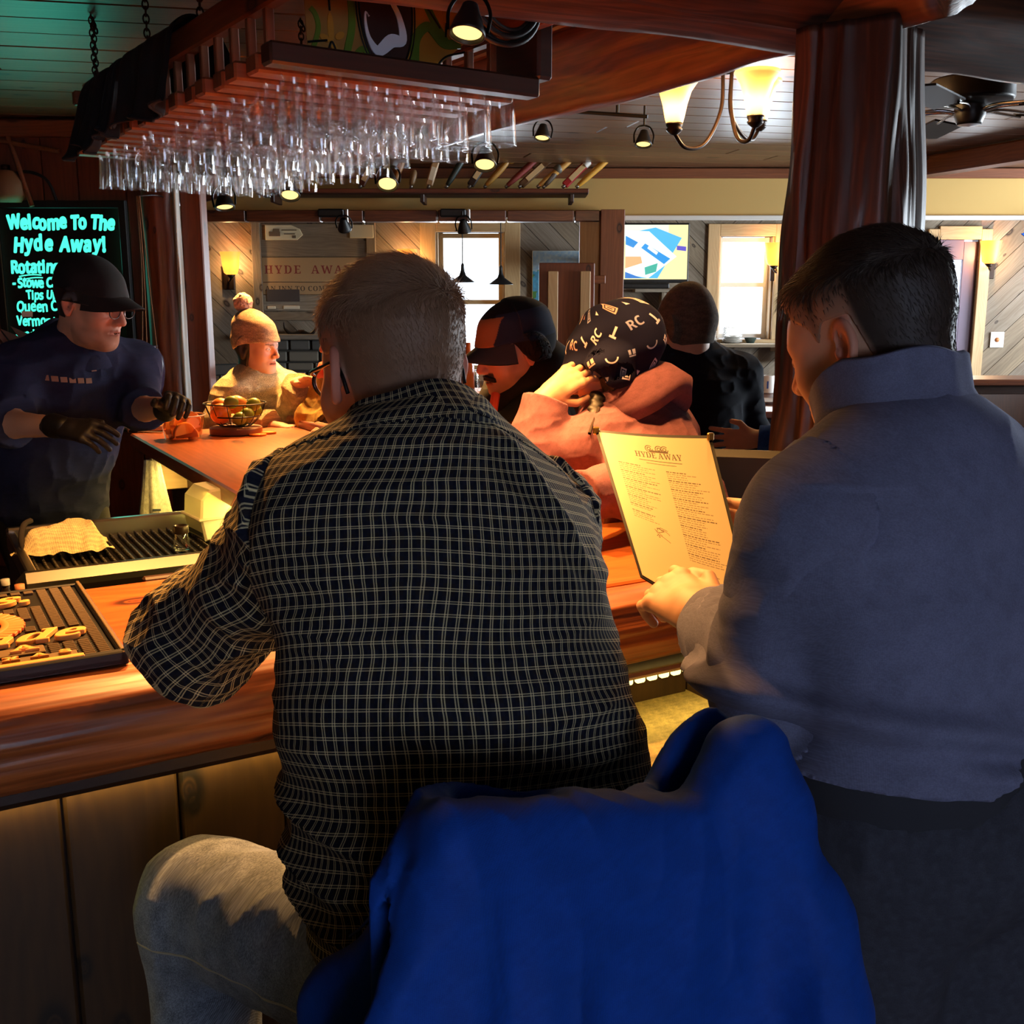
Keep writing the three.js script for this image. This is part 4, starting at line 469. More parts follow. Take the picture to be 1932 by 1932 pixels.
// ---------- light-up writing board on the plank wall ----------
{
  const Z = SIGNZ - 0.05, r = rect(12, 380, 236, 690, Z), t = thing('light_board', 'black light-up writing board with glowing turquoise handwriting', 'sign', [(r.x0 + r.x1) / 2, (r.y0 + r.y1) / 2, -Z]), w = r.x1 - r.x0, h = r.y1 - r.y0;
  const writing = (bg) => canvasTex(512, 700, (c, W, H) => {
    c.fillStyle = bg; c.fillRect(0, 0, W, H); if (bg !== '#000') { const g = c.createLinearGradient(0, 0, W, 0); g.addColorStop(0, 'rgba(60,130,112,0.5)'); g.addColorStop(0.12, 'rgba(20,40,36,0.0)'); g.addColorStop(0.85, 'rgba(20,60,52,0.1)'); g.addColorStop(1, 'rgba(50,140,118,0.6)'); c.fillStyle = g; c.fillRect(0, 0, W, H); }  // turquoise edge glow painted into the panel colour
    const R = rng(6); c.lineCap = c.lineJoin = 'round'; c.fillStyle = c.strokeStyle = '#4dffd8';
    const line = (s, x, y, size, gap, lw, tilt = -0.06) => { c.font = `${size}px sans-serif`; c.lineWidth = lw; for (const ch of s) { c.save(); c.translate(x, y + (R() - 0.5) * size * 0.12); c.rotate(tilt + (R() - 0.5) * 0.16); c.transform(1, 0, -0.12, 1, 0, 0); c.scale(0.85, 1.15); c.strokeText(ch, 0, 0); c.restore(); x += c.measureText(ch).width * 0.8 + gap; } };
    line('Welcome To The', 40, 98, 70, 2, 10); line('Hyde Away!', 52, 196, 76, 8, 10); line('Rotating Drafts!', 34, 298, 64, 2, 8); c.lineWidth = 6; c.beginPath(); c.moveTo(70, 312); c.quadraticCurveTo(120, 300, 160, 306); c.moveTo(85, 326); c.quadraticCurveTo(130, 314, 165, 318); c.stroke();
    line('- Stowe Cider', 36, 362, 50, 0, 6); line('Tips Up  ale', 92, 414, 46, 1, 5); line('Queen City   pils', 44, 472, 54, 1, 5); line('Vermont  beer', 40, 538, 50, 1, 5); line('- red ale, more', 30, 598, 46, 1, 5); line('on tap daily..!', 60, 655, 46, 1, 5);
  });
  part(t, 'frame', slab([[-w / 2, -h / 2], [w / 2, -h / 2], [w / 2, h / 2], [-w / 2, h / 2]], 0.04, 0.004, [[[-w / 2 + 0.035, -h / 2 + 0.035], [-w / 2 + 0.035, h / 2 - 0.035], [w / 2 - 0.035, h / 2 - 0.035], [w / 2 - 0.035, -h / 2 + 0.035]]]), M.black);
  part(t, 'panel', new THREE.PlaneGeometry(w - 0.06, h - 0.06).translate(0, 0, 0.004), new THREE.MeshStandardMaterial({ map: writing('#16201e'), emissiveMap: writing('#000'), emissive: '#ffffff', emissiveIntensity: 0.75, roughness: 0.15 }), 'dark panel with turquoise handwriting');
  areaLight((r.x0 + r.x1) / 2, (r.y0 + r.y1) / 2, -Z + 0.04, (r.x0 + r.x1) / 2 + 0.3, 2.2, 0, w * 0.9, h * 0.9, new THREE.Color(0.12, 1, 0.72), 0.9);
  const n = rect(-40, 450, 16, 582, Z), pp = thing('notice', 'white paper notice pinned beside the glowing board', 'notice', [(n.x0 + n.x1) / 2, (n.y0 + n.y1) / 2, -Z - 0.02]); part(pp, 'sheet', cbox(n.x1 - n.x0, n.y1 - n.y0, 0.002, 0.0005), M.white); part(pp, 'print', merged([0.13, -0.04, -0.1, -0.15].map((y, i) => cbox(0.16 + 0.02 * i, 0.018, 0.001, 0.0002).translate(0.0, y, 0.0016))), std('#2a2422', 0.8));
}
{ // tools and cords hung above the board; purple vase in a cord hanger
  const Z = SIGNZ - 0.06, P = (x, y) => at(x, y, Z); const s = thing('wooden_pole', 'thin wooden pole leaning on the plank wall above the board', 'pole', P(40, 310)); part(s, 'pole', bar3(V(-0.06, 0.15, 0), V(0.05, -0.23, 0.02), 0.014), M.rackWood); part(s, 'cross_piece', bar3(V(-0.13, 0.13, 0), V(0.22, 0.07, 0), 0.014), M.rackWood);
  const cd = thing('cable', 'black cable looped over the wall above the board', 'cable', P(40, 345)); part(cd, 'cord', tube([[-0.18, -0.12, 0], [-0.1, 0.0, 0], [0.02, 0.06, 0], [0.14, 0.02, 0], [0.2, -0.12, 0]], 0.009, 30, 8), M.black);
  const la = thing('lantern', 'rounded tan lantern shade half hidden by the pole', 'lantern', P(14, 362)); part(la, 'shade', lathe([[0.02, 0.12], [0.06, 0.11], [0.1, 0.05], [0.11, -0.02], [0.08, -0.06], [0, -0.06]], 28), std('#8a5c38', 0.6)); part(la, 'cap', lathe([[0, 0.15], [0.025, 0.145], [0.025, 0.115], [0, 0.115]], 20), M.bronze);
  const vp = at(286, 700, 5.7), v = thing('hanging_vase', 'dark purple vase hanging in cords by the log column', 'vase', vp); part(v, 'vase', lathe([[0, -0.13], [0.04, -0.13], [0.058, -0.08], [0.07, 0.0], [0.066, 0.07], [0.046, 0.11], [0.038, 0.125], [0.044, 0.135], [0.036, 0.13], [0.03, 0.1], [0, 0.1]], 32), std('#2c1630', 0.22));
  for (const [a, b] of [[-0.05, 0.0], [0.05, 0.01], [0.0, 0.05]]) part(v, 'cord', tube([[a * 0.8, 0.12, b], [a * 0.35, 0.5, b * 0.4], [a * 0.15 - 0.01, 0.9, 0]], 0.0035, 20, 5), std('#7a5234', 0.9)); part(v, 'hook', tube([[-0.01, 0.9, 0], [0.0, 0.93, -0.3], [0, 0.92, -0.52]], 0.004, 10, 6), M.blackMetal);
}
// ---------- shelf of tap handles on the header wall ----------
{
  const Z = 8.35, a = at(490, 366, Z), b = at(1108, 376, Z), y = at(800, 365, Z).y, s = thing('wall_shelf', 'long brown shelf on the header wall under the tap handles', 'shelf', [(a.x + b.x) / 2, y, -Z]); part(s, 'board', cbox(b.x - a.x, 0.04, 0.3, 0.006), M.darkWood); part(s, 'edge', cbox(b.x - a.x, 0.03, 0.02, 0.005).translate(0, 0.005, 0.158), M.redPine[1]); for (const x of [-1, 0, 1]) part(s, 'bracket', cbox(0.03, 0.06, 0.28).translate(x * (b.x - a.x) * 0.45, -0.045, 0), M.darkWood);
  const H = [[828, 0.2, 0.3, '#c8a070', 'flat pale tap handle with a framed label'], [795, 0.12, 0.22, '#8a6a44', 'short round tap handle nearest the glasses'], [862, 0.28, 0.55, '#23302c', 'dark green paddle tap handle'], [905, 0.3, 0.6, '#2a1a12', 'slim black tap handle'], [935, 0.26, 0.75, '#b08036', 'gold tap handle with a forked top'], [975, 0.34, 0.85, '#8a3a34', 'long dull red tap handle'], [1000, 0.32, 0.85, '#6a4a2c', 'brown square tap handle'], [1035, 0.33, 0.9, '#d09a4c', 'pale tan square tap handle with a printed side'], [1045, 0.16, 0.7, '#54463a', 'stubby grey tap handle with a round knob'], [1082, 0.3, 0.8, '#b01c20', 'bright red tap handle with a white band'], [1108, 0.36, 0.85, '#d39a34', 'curved yellow tap handle with a red ball top'], [760, 0.22, 0.4, '#94632c', 'plain oak tap handle behind the goblets'], [700, 0.2, 0.5, '#5a2a1c', 'plain brown tap handle behind the wine glasses']];
  const yb = y + 0.022; H.forEach(([px, L, tilt, col, label], i) => { const p = at(px - 18, 362, Z - 0.03), t = thing('tap_handle', label, 'tap handle', [p.x, yb + 0.028, -Z + 0.06]), m = std(col, 0.45), flat = i % 3 === 0; t.rotation.set(-0.1, 0, -tilt);
    part(t, 'grip', flat ? cbox(0.055, L, 0.026, 0.008, i).translate(0, L / 2, 0) : lathe([[0, 0], [0.016, 0.002], [0.022, L * 0.2], [0.026, L * 0.6], [0.022, L * 0.85], [0.012, L * 0.98], [0, L]], 20), m); part(t, 'ferrule', lathe([[0, -0.02], [0.013, -0.02], [0.013, 0.006], [0, 0.006]], 16), M.steel);
    if (flat) part(t, 'label_plate', cbox(0.036, L * 0.5, 0.004, 0.001).translate(0, L * 0.45, 0.015), std(i ? '#e8c890' : '#efe0c0', 0.6)); if (/red ball/.test(label)) part(t, 'ball', new THREE.SphereGeometry(0.042, 20, 14).translate(0, L, 0), std('#d2481c', 0.4)); if (/white band/.test(label)) part(t, 'band', lathe([[0.026, L * 0.7], [0.03, L * 0.72], [0.03, L * 0.84], [0.026, L * 0.86]], 20), M.white); if (/round knob/.test(label)) part(t, 'knob', new THREE.SphereGeometry(0.035, 20, 14).translate(0, L, 0), std('#6e6a60', 0.5)); if (/forked/.test(label)) for (const q of [-1, 1]) part(t, 'fork', tube([[0, L * 0.9, 0], [q * 0.03, L, 0], [q * 0.04, L + 0.05, 0]], 0.009, 12, 8), m); });
}
// ---------- dining room wall ----------
function sconce(label, px, py, glow, cd, flip) {
  const Z = FARZ, p = at(px, py, Z - 0.2), t = thing('wall_sconce', label, 'wall lamp', [p.x, p.y, -Z + 0.03]), sh = new THREE.MeshPhysicalMaterial({ color: '#e8a040', roughness: 0.5, transmission: 0.3, thickness: 0, side: THREE.DoubleSide, emissive: new THREE.Color(1, 0.52, 0.1), emissiveIntensity: glow });
  part(t, 'back_plate', cbox(0.12, 0.26, 0.025, 0.006).translate(flip * 0.06, -0.16, 0.012), M.bronze); part(t, 'arm', tube([[flip * 0.06, -0.16, 0.02], [flip * 0.04, -0.2, 0.1], [0, -0.17, 0.15], [0, -0.13, 0.15]], 0.01, 20, 8), M.bronze);
  part(t, 'shade', lathe([[0.05, -0.13], [0.075, -0.11], [0.09, -0.04], [0.1, 0.06], [0.112, 0.11], [0.106, 0.112], [0.094, 0.06], [0.084, -0.04], [0.07, -0.1], [0, -0.115]], 32).translate(0, 0, 0.15), sh); part(t, 'cup', lathe([[0, -0.17], [0.02, -0.165], [0.05, -0.13], [0, -0.12]], 24).translate(0, 0, 0.15), M.bronze); part(t, 'bulb', new THREE.SphereGeometry(0.025, 14, 10).translate(0, -0.02, 0.15), M.bulb);
  const l = new THREE.PointLight(LAMP, cd); l.position.set(p.x, p.y - 0.02, -Z + 0.18); l.castShadow = true; scene.add(l);
}
sconce('amber wall lamp beside the old wooden sign', 434, 495, 0.55, 0.5, -1); sconce('amber wall lamp peeping out above the plaid man\'s head', 768, 490, 0.55, 0.5, 1); sconce('amber wall lamp half hidden by the hewn post', 1462, 478, 0.8, 0.5, 1); sconce('bright wall lamp on the pine casing of the plum door', 1870, 474, 1.0, 0.8, 1);
{ // old wooden inn sign
  const Z = FARZ - 0.06, r = rect(482, 422, 708, 605, Z), w = r.x1 - r.x0, h = r.y1 - r.y0, t = thing('inn_sign', 'old weathered wooden inn sign with faded red lettering', 'sign', [(r.x0 + r.x1) / 2, (r.y0 + r.y1) / 2, -Z]);
  const lettering = (s, size, col, wpx, hpx, spacing = 0) => canvasTex(wpx, hpx, (c) => { c.clearRect(0, 0, wpx, hpx); c.fillStyle = '#a98860'; c.fillRect(0, 0, wpx, hpx); c.fillStyle = col; c.font = `bold ${size}px serif`; c.textBaseline = 'middle'; let x = 22; for (const ch of s) { c.fillText(ch, x, hpx / 2); x += c.measureText(ch).width + spacing; } const R = rng(5); c.fillStyle = 'rgba(169,136,96,0.45)'; for (let i = 0; i < 240; i++) c.fillRect(R() * wpx, R() * hpx, 10 + R() * 60, 1 + R() * 1.5); });
  for (const s of [-1, 1]) part(t, 'frame', cbox(0.1, h + 0.04, 0.05, 0.006, s).translate(s * (w / 2 - 0.05), 0, 0.01), M.barn[1]);
  const b = [[0.5, 0.26, 0], [0.22, 0.17, 1], [0.06, 0.14, 2], [-0.12, 0.2, 3], [-0.3, 0.17, 4]]; let y = h / 2; const hs = [0.34, 0.26, 0.13, 0.17, 0.1].map((k) => k * h); hs.forEach((k, i) => { const g = cbox(w - 0.2, k - 0.006, 0.03, 0.004, i), m = i === 1 ? new THREE.MeshStandardMaterial({ map: lettering('HYDE  AWAY', 108, '#7c2f2a', 1024, 240, 14), roughness: 0.85 }) : i === 2 ? new THREE.MeshStandardMaterial({ map: lettering('AN INN TO COME HOME TO', 66, '#46382c', 1024, 120, 4), roughness: 0.85 }) : M.barn[(i + 1) % 4]; if (i === 1 || i === 2) { const u = g.attributes.uv, p = g.attributes.position; for (let j = 0; j < u.count; j++) u.setXY(j, p.getX(j) / (w - 0.2) + 0.5, p.getY(j) / k + 0.5); } part(t, 'board', g.translate(0, y - k / 2, 0), m); y -= k; });
  const dk = std('#463c38', 0.85), ps = (x0, y0, x1, y1, hex, n) => { const q = rect(x0, y0, x1, y1, Z - 0.02); return part(t, n, cbox(q.x1 - q.x0, q.y1 - q.y0, 0.008, 0.003).translate((q.x0 + q.x1) / 2 - t.position.x, (q.y0 + q.y1) / 2 - t.position.y, 0.02), std(hex, 0.85)); };
  ps(504, 546, 565, 569, '#453c3a', 'dark_patch'); ps(505, 578, 520, 583, '#cfc4ae', 'plaque'); ps(535, 577, 565, 583, '#cfc4ae', 'plaque');
  const pl = slab([[-0.2, -0.07], [0.14, -0.07], [0.2, -0.02], [0.17, 0.04], [0.08, 0.08], [-0.2, 0.08]], 0.02, 0.003), q0 = at(537, 440, Z); part(t, 'plaque', pl.clone().translate(q0.x - t.position.x, q0.y - t.position.y, 0.03), M.cream, 'cream shaped plaque with a small house picture'); const hs2 = [cbox(0.12, 0.05, 0.006, 0.001).translate(-0.1, -0.01, 0), cbox(0.07, 0.03, 0.006, 0.001).translate(-0.08, 0.03, 0), cbox(0.16, 0.012, 0.004, 0.001).translate(0.06, 0.03, 0), cbox(0.12, 0.012, 0.004, 0.001).translate(0.06, -0.01, 0), cbox(0.04, 0.03, 0.004, 0.001).translate(0.11, -0.04, 0)]; part(t, 'plaque_print', merged(hs2).translate(q0.x - t.position.x, q0.y - t.position.y, 0.042), std('#6a5846', 0.8));
  const q1 = at(683, 437, Z); part(t, 'plaque', cbox(0.26, 0.14, 0.02, 0.004).translate(q1.x - t.position.x, q1.y - t.position.y, 0.03), std('#c9bc9a', 0.8));
  const e = at(500, 410, Z), f = thing('batten', 'grey batten with a white strip above the wooden sign', 'batten', [at(600, 412, Z).x, at(600, 412, Z).y, -Z + 0.02]); part(f, 'strip', cbox(1.5, 0.03, 0.05, 0.004), M.whitePaint); part(f, 'bracket', cbox(0.03, 0.16, 0.03).translate(0.5, 0, 0), M.steel);
}
{ // stone chimney breast with a pair of dark horns
  const Z = FARZ - 0.05, r = rect(500, 640, 700, 860, Z), t = thing('stone_chimney', 'grey stone chimney breast below the wooden sign', 'chimney', [0, 0, -Z - 0.0]), R = rng(31), mats = ['#5a5650', '#6b675e', '#4c4a46', '#746c5e'].map((c) => std(c, 0.85)); part(t, 'mortar', cbox(r.x1 - r.x0, r.y1, 0.05, 0.002).translate((r.x0 + r.x1) / 2, r.y1 / 2, 0.02), std('#3c3832', 0.95));
  let y = r.y1; while (y > 0.3) { const hh = 0.09 + R() * 0.05; let x = r.x0; while (x < r.x1 - 0.03) { const w = min(0.14 + R() * 0.24, r.x1 - x); part(t, 'stone', cbox(w - 0.02, hh - 0.02, 0.06, 0.012).translate(x + w / 2, y - hh / 2, 0.05 + R() * 0.015), mats[floor(R() * 4)]); x += w; } y -= hh; }
  const m = thing('mantel', 'weathered mantel beam over the stone chimney', 'mantel', [(r.x0 + r.x1) / 2, r.y1 + 0.03, -Z + 0.06]); part(m, 'beam', cbox(r.x1 - r.x0 + 0.1, 0.06, 0.22, 0.01), M.barn[2]);
  const p = at(568, 625, Z - 0.1), h = thing('horns', 'pair of curved dark horns mounted above the stone chimney', 'horns', [p.x, p.y, -Z + 0.1]); for (const s of [-1, 1]) { const cv = new THREE.CatmullRomCurve3([V(s * 0.02, -0.02, 0), V(s * 0.1, -0.035, 0.02), V(s * 0.17, 0.03, 0.03), V(s * 0.18, 0.1, 0.03)]), g = []; for (let i = 0; i < 10; i++) g.push(bar3(cv.getPoint(i / 10), cv.getPoint((i + 1.08) / 10), lerp(0.032, 0.006, i / 10), 12, lerp(0.032, 0.005, (i + 1) / 10))); part(h, 'horn', merged(g), std('#1c1612', 0.3)); } part(h, 'boss', cbox(0.09, 0.07, 0.05, 0.015).translate(0, -0.02, -0.01), M.darkWood); part(h, 'bracket', cbox(0.03, 0.03, 0.1).translate(0, -0.02, -0.05), M.darkWood);
}
for (const [px, py, l, hook] of [[389, 630, 'pale light switch plate beside the pine board'], [1881, 641, 'square outlet plate beside the plum door', 1]]) { const p = at(px, py, FARZ - 0.03), o = thing('wall_plate', l, 'wall plate', [p.x, p.y, -FARZ + 0.03]); part(o, 'plate', cbox(hook ? 0.15 : 0.08, hook ? 0.17 : 0.14, 0.01, 0.003), M.white); part(o, hook ? 'socket' : 'toggle', hook ? lathe([[0, 0], [0.03, 0], [0.02, 0.02], [0, 0.022]], 20).rotateX(PI / 2) : cbox(0.014, 0.03, 0.02, 0.003), hook ? std('#b8703a', 0.5) : M.cream); }
{ // television on its bracket
  const Z = 10.2, r = rect(1150, 424, 1299, 527, Z), w = r.x1 - r.x0, h = r.y1 - r.y0, t = thing('television', 'flat television showing a blue and white booklet on a table', 'television', [(r.x0 + r.x1) / 2, (r.y0 + r.y1) / 2, -Z]);
  const pic = canvasTex(512, 354, (c, W, H) => { c.fillStyle = '#d8cf9a'; c.fillRect(0, 0, W, H); c.fillStyle = '#cfd6c4'; c.fillRect(0, 0, W * 0.75, H * 0.3); const P = (col, ...p) => { c.fillStyle = col; c.beginPath(); p.forEach(([x, y], i) => i ? c.lineTo(x * W, y * H) : c.moveTo(x * W, y * H)); c.fill(); }; P('#4aa4dc', [0.2, 0.16], [0.58, 0.05], [0.92, 0.24], [0.62, 0.98], [0.2, 0.98]); P('#e9f4fa', [0.2, 0.1], [0.5, 0.12], [0.86, 0.58], [0.5, 0.98], [0.2, 0.9]); P('#2f7fc0', [0.2, 0.2], [0.36, 0.32], [0.3, 0.42], [0.2, 0.36]); P('#2f86c8', [0.45, 0.34], [0.78, 0.62], [0.7, 0.72], [0.4, 0.42]); P('#f6fbff', [0.5, 0.38], [0.62, 0.5], [0.6, 0.55], [0.48, 0.43]); P('#3f9c8a', [0.45, 0.78], [0.62, 0.7], [0.6, 0.86], [0.46, 0.92]); P('#2a68b0', [0.2, 0.86], [0.42, 0.98], [0.2, 0.98]); P('#d9a06e', [0.2, 0.58], [0.4, 0.58], [0.42, 0.7], [0.2, 0.8]); P('#5a4fb0', [0.86, 0.38], [0.98, 0.4], [0.98, 0.48], [0.86, 0.46]); });
  part(t, 'case', cbox(w + 0.03, h + 0.05, 0.05, 0.008).translate(0, -0.008, -0.03), M.black); part(t, 'screen', new THREE.PlaneGeometry(w, h).translate(0, 0, -0.003), new THREE.MeshStandardMaterial({ color: '#050505', emissive: '#ffffff', emissiveMap: pic, emissiveIntensity: 0.95, roughness: 0.2 })); part(t, 'speaker_bar', cbox(w * 0.7, 0.05, 0.06, 0.01).translate(-0.05, -h / 2 - 0.06, -0.04), M.black); part(t, 'mount', cbox(0.16, 0.3, 0.9, 0.01).translate(0, -0.05, -0.5), M.blackMetal); part(t, 'mount_plate', cbox(0.3, 0.4, 0.05, 0.01).translate(0, -0.05, -(FARZ - Z) + 0.05), M.blackMetal); part(t, 'mount', cbox(0.1, 0.12, 0.9, 0.01).translate(0, -0.05, -1.3), M.blackMetal);
  areaLight(t.position.x, t.position.y, -Z + 0.02, t.position.x, 1.2, 0, w, h, new THREE.Color(0.8, 0.95, 1), 0.6);
  const p = at(1245, 548, 11.6), s = thing('wall_shelf', 'small weathered corner shelf under the television', 'shelf', [p.x, p.y, -FARZ + 0.12]); part(s, 'board', cbox(0.5, 0.035, 0.24, 0.005), M.barn[0]); part(s, 'bracket', cbox(0.03, 0.3, 0.2).translate(0.06, -0.16, -0.01), M.barn[1]);
}
{ // cone pendants before the window, painting, divider, windowsill dishes
  const Rn = rng(5); [[873, 532, 'black cone pendant lamp before the window, on the sign side'], [945, 536, 'black cone pendant lamp before the window, on the jamb side']].forEach(([px, py, l]) => { const p = at(px, py, 10.4), t = thing('pendant_lamp', l, 'pendant lamp', p); part(t, 'shade', lathe([[0.015, 0.14], [0.02, 0.1], [0.035, 0.06], [0.12, 0.0], [0.118, -0.004], [0.03, 0.054], [0, 0.058]], 36), M.black); part(t, 'finial', lathe([[0.008, 0.12], [0.016, 0.13], [0.016, 0.16], [0.004, 0.18], [0, 0.18]], 20), M.black); part(t, 'cord', bar3(V(0, 0.17, 0), V(0, TOP - p.y + 0.05, 0), 0.006, 6), M.black); });
  const r = rect(1004, 474, 1094, 530, FARZ - 0.05), w = r.x1 - r.x0, h = r.y1 - r.y0 + 0.25, pt = thing('painting', 'unframed landscape painting of blue water and trees on the barn boards', 'painting', [(r.x0 + r.x1) / 2, (r.y0 + r.y1) / 2 - 0.12, -FARZ + 0.05]);
  part(pt, 'canvas', cbox(w, h, 0.03, 0.003), M.white); part(pt, 'picture', new THREE.PlaneGeometry(w - 0.01, h - 0.01).translate(0, 0, 0.0165), new THREE.MeshStandardMaterial({ roughness: 0.7, map: pixelTex(128, 96, (u, v) => { const n = fbm2(u * 7, v * 7, 7, 7, 3), m = fbm2(u * 22, v * 22, 22, 22, 8); return v > 0.62 + 0.2 * (n - 0.5) ? [120 + 80 * m, 160 + 50 * m, 200] : n > 0.5 ? [50 + 60 * m, 84 + 90 * m, 52] : [70, 110 + 60 * m, 140 + 60 * m]; }) }));
  const Z = 8.0, d = rect(1015, 496, 1122, 900, Z), dv = thing('divider', 'reddish wooden divider with two pale upright battens', 'divider', [(d.x0 + d.x1) / 2, 0, -Z]), W = d.x1 - d.x0; part(dv, 'panel', cbox(W, d.y1, 0.05, 0.006, 2).translate(0, d.y1 / 2, 0), M.redPine[2]); for (const x of [1043, 1104]) { const q = at(x, 512, Z); part(dv, 'batten', cbox(0.075, q.y, 0.03, 0.004, x).translate(q.x - dv.position.x, q.y / 2, 0.04), M.paleWood); } part(dv, 'arm', cbox(0.1, 0.06, 0.04).translate(W / 2 + 0.03, d.y1 - 0.12, 0), M.rackWood);
  const sill = W2.y0 - 0.0, sy = at(1380, 646, FARZ).y, ss = thing('window_shelf', 'wooden shelf below the far window beside the television', 'shelf', [(W2.x0 + W2.x1) / 2, sy - 0.02, -FARZ + 0.2]); part(ss, 'board', cbox(1.0, 0.04, 0.34, 0.006), M.barn[3]); for (const x of [-0.4, 0.4]) part(ss, 'bracket', cbox(0.03, 0.16, 0.3).translate(x, -0.1, -0.01), M.barn[1]);
  const plate = lathe([[0, 0], [0.07, 0.002], [0.11, 0.014], [0.112, 0.018], [0.07, 0.008], [0, 0.006]], 36), stackAt = (px, n, name) => { const p = at(px, 640, FARZ - 0.3); for (let i = 0; i < n; i++) { const o = thing('plate', i === n - 1 ? `white plate on top of the ${name} stack by the window` : `${['lowest', 'second', 'third', 'fourth', 'fifth', 'sixth', 'seventh', 'eighth', 'ninth', 'tenth', 'eleventh'][i]} white plate from the bottom of the ${name} stack by the window`, 'plate', [p.x, sy + 0.001 + i * 0.014, -FARZ + 0.2], `plates in the ${name} stack`); part(o, 'dish', plate, M.white); } }; stackAt(1385, 12, 'nearer'); stackAt(1337, 9, 'farther');
  const bk = at(1420, 632, FARZ - 0.3), bl = thing('bowl', 'dark bowl on the window shelf beside the plates', 'bowl', [bk.x, sy, -FARZ + 0.2]); part(bl, 'bowl', lathe([[0, 0], [0.04, 0.0], [0.07, 0.06], [0.066, 0.06], [0.036, 0.008], [0, 0.008]], 30), std('#3a4640', 0.5)); part(bl, 'foot', lathe([[0, 0], [0.035, 0], [0.038, 0.006], [0, 0.006]], 24), std('#3a4640', 0.5));
}
// ---------- dining tables, mugs and chairs that show between the people ----------
function tableAt(name, label, p, w, d, mat) { const t = thing(name, label, 'table', [p.x, 0, p.z]); part(t, 'top', cbox(w, 0.04, d, 0.006).translate(0, p.y - 0.02, 0), mat); part(t, 'edge', cbox(w - 0.06, 0.06, d - 0.06, 0.006).translate(0, p.y - 0.07, 0), M.darkWood); for (const a of [-1, 1]) for (const b of [-1, 1]) part(t, 'leg', cbox(0.06, p.y - 0.1, 0.06).translate(a * (w / 2 - 0.08), (p.y - 0.1) / 2, b * (d / 2 - 0.08)), M.darkWood); return t; }
{
  const p = at(1415, 770, 6.2); tableAt('dining_table', 'honey coloured dining table behind the man in the dark jacket', V(p.x, p.y, p.z - 0.75), 1.0, 1.9, M.beamWarm); const top = p.y;
  const mg = atH(1447, 742, top), m = thing('mug', 'white mug on the honey coloured table', 'mug', [mg.x, top, mg.z]); part(m, 'cup', lathe([[0, 0], [0.045, 0], [0.052, 0.01], [0.05, 0.12], [0.046, 0.12], [0.046, 0.012], [0, 0.01]], 30), M.white); part(m, 'handle', new THREE.TorusGeometry(0.032, 0.008, 8, 24).translate(-0.06, 0.06, 0), M.white); part(m, 'print', cbox(0.012, 0.05, 0.002, 0.0005).translate(-0.01, 0.06, 0.0515), std('#2c4a8a', 0.6));
  const pl = atH(1440, 760, top), pt = thing('plate', 'white plate in front of the mug', 'plate', [pl.x, top, pl.z]); part(pt, 'dish', lathe([[0, 0], [0.08, 0.002], [0.13, 0.016], [0.132, 0.02], [0.08, 0.008], [0, 0.006]], 36), M.white);
  const gl = atH(1418, 735, top), g = thing('tumbler', 'clear tumbler beside the white mug', 'tumbler', [gl.x, top, gl.z]); part(g, 'glass', lathe([[0, 0], [0.034, 0], [0.042, 0.13], [0.04, 0.13], [0.032, 0.008], [0, 0.008]], 30), M.glass);
  const q = at(905, 742, 5.4); tableAt('dining_table', 'bright table by the window behind the plaid man', q, 0.8, 0.7, M.paleWood); const items = [[884, 'bottle', 'amber bottle standing on the bright table by the window'], [912, 'straw_glass', 'glass with a straw on the bright table'], [935, 'white_cup', 'white cup on the bright table by the window']];
  for (const [x, n, l] of items) { const w = atH(x, 738, q.y), o = thing(n, l, n === 'bottle' ? 'bottle' : 'cup', [w.x, q.y, w.z]); if (n === 'bottle') { part(o, 'body', lathe([[0, 0], [0.032, 0], [0.032, 0.13], [0.014, 0.18], [0.014, 0.25], [0, 0.25]], 24), new THREE.MeshPhysicalMaterial({ color: '#a3562c', roughness: 0.2, transmission: 0.3, thickness: 0 })); part(o, 'foot', lathe([[0, 0], [0.033, 0], [0.033, 0.02], [0, 0.02]], 24), std('#6a3018', 0.4)); } else { part(o, 'cup', lathe([[0, 0], [0.03, 0], [0.038, 0.1], [0.036, 0.1], [0.028, 0.006], [0, 0.006]], 28), n === 'white_cup' ? M.white : M.glass); if (n === 'straw_glass') part(o, 'straw', bar3(V(0, 0.01, 0), V(0.02, 0.19, 0), 0.003), M.white); else part(o, 'saucer', lathe([[0, 0], [0.05, 0.0], [0.06, 0.008], [0, 0.004]], 28), M.white); } }
  const s = at(1900, 712, 7.2); tableAt('side_counter', 'orange lit wooden counter below the bright wall lamp', V(s.x + 0.4, s.y, s.z), 1.6, 0.4, M.beamWarm);
}
function spindleChair(label, p, turn, mat, hB) { const t = thing('spindle_chair', label, 'chair', [p.x, 0, p.z], undefined, turn); part(t, 'seat', cbox(0.42, 0.035, 0.4, 0.012).translate(0, hB - 0.45, 0), mat); for (const a of [-1, 1]) { for (const b of [-1, 1]) part(t, 'leg', bar3(V(a * 0.2, 0, b * 0.2), V(a * 0.16, hB - 0.46, b * 0.15), 0.018), mat); part(t, 'back_post', bar3(V(a * 0.18, hB - 0.45, 0.17), V(a * 0.21, hB, 0.25), 0.016), mat); } for (let i = -2; i <= 2; i++) part(t, 'spindle', bar3(V(i * 0.06, hB - 0.45, 0.17), V(i * 0.07, hB - 0.04, 0.245), 0.008), mat); part(t, 'crest_rail', cbox(0.46, 0.07, 0.022, 0.008).translate(0, hB - 0.03, 0.25), mat); return t; }
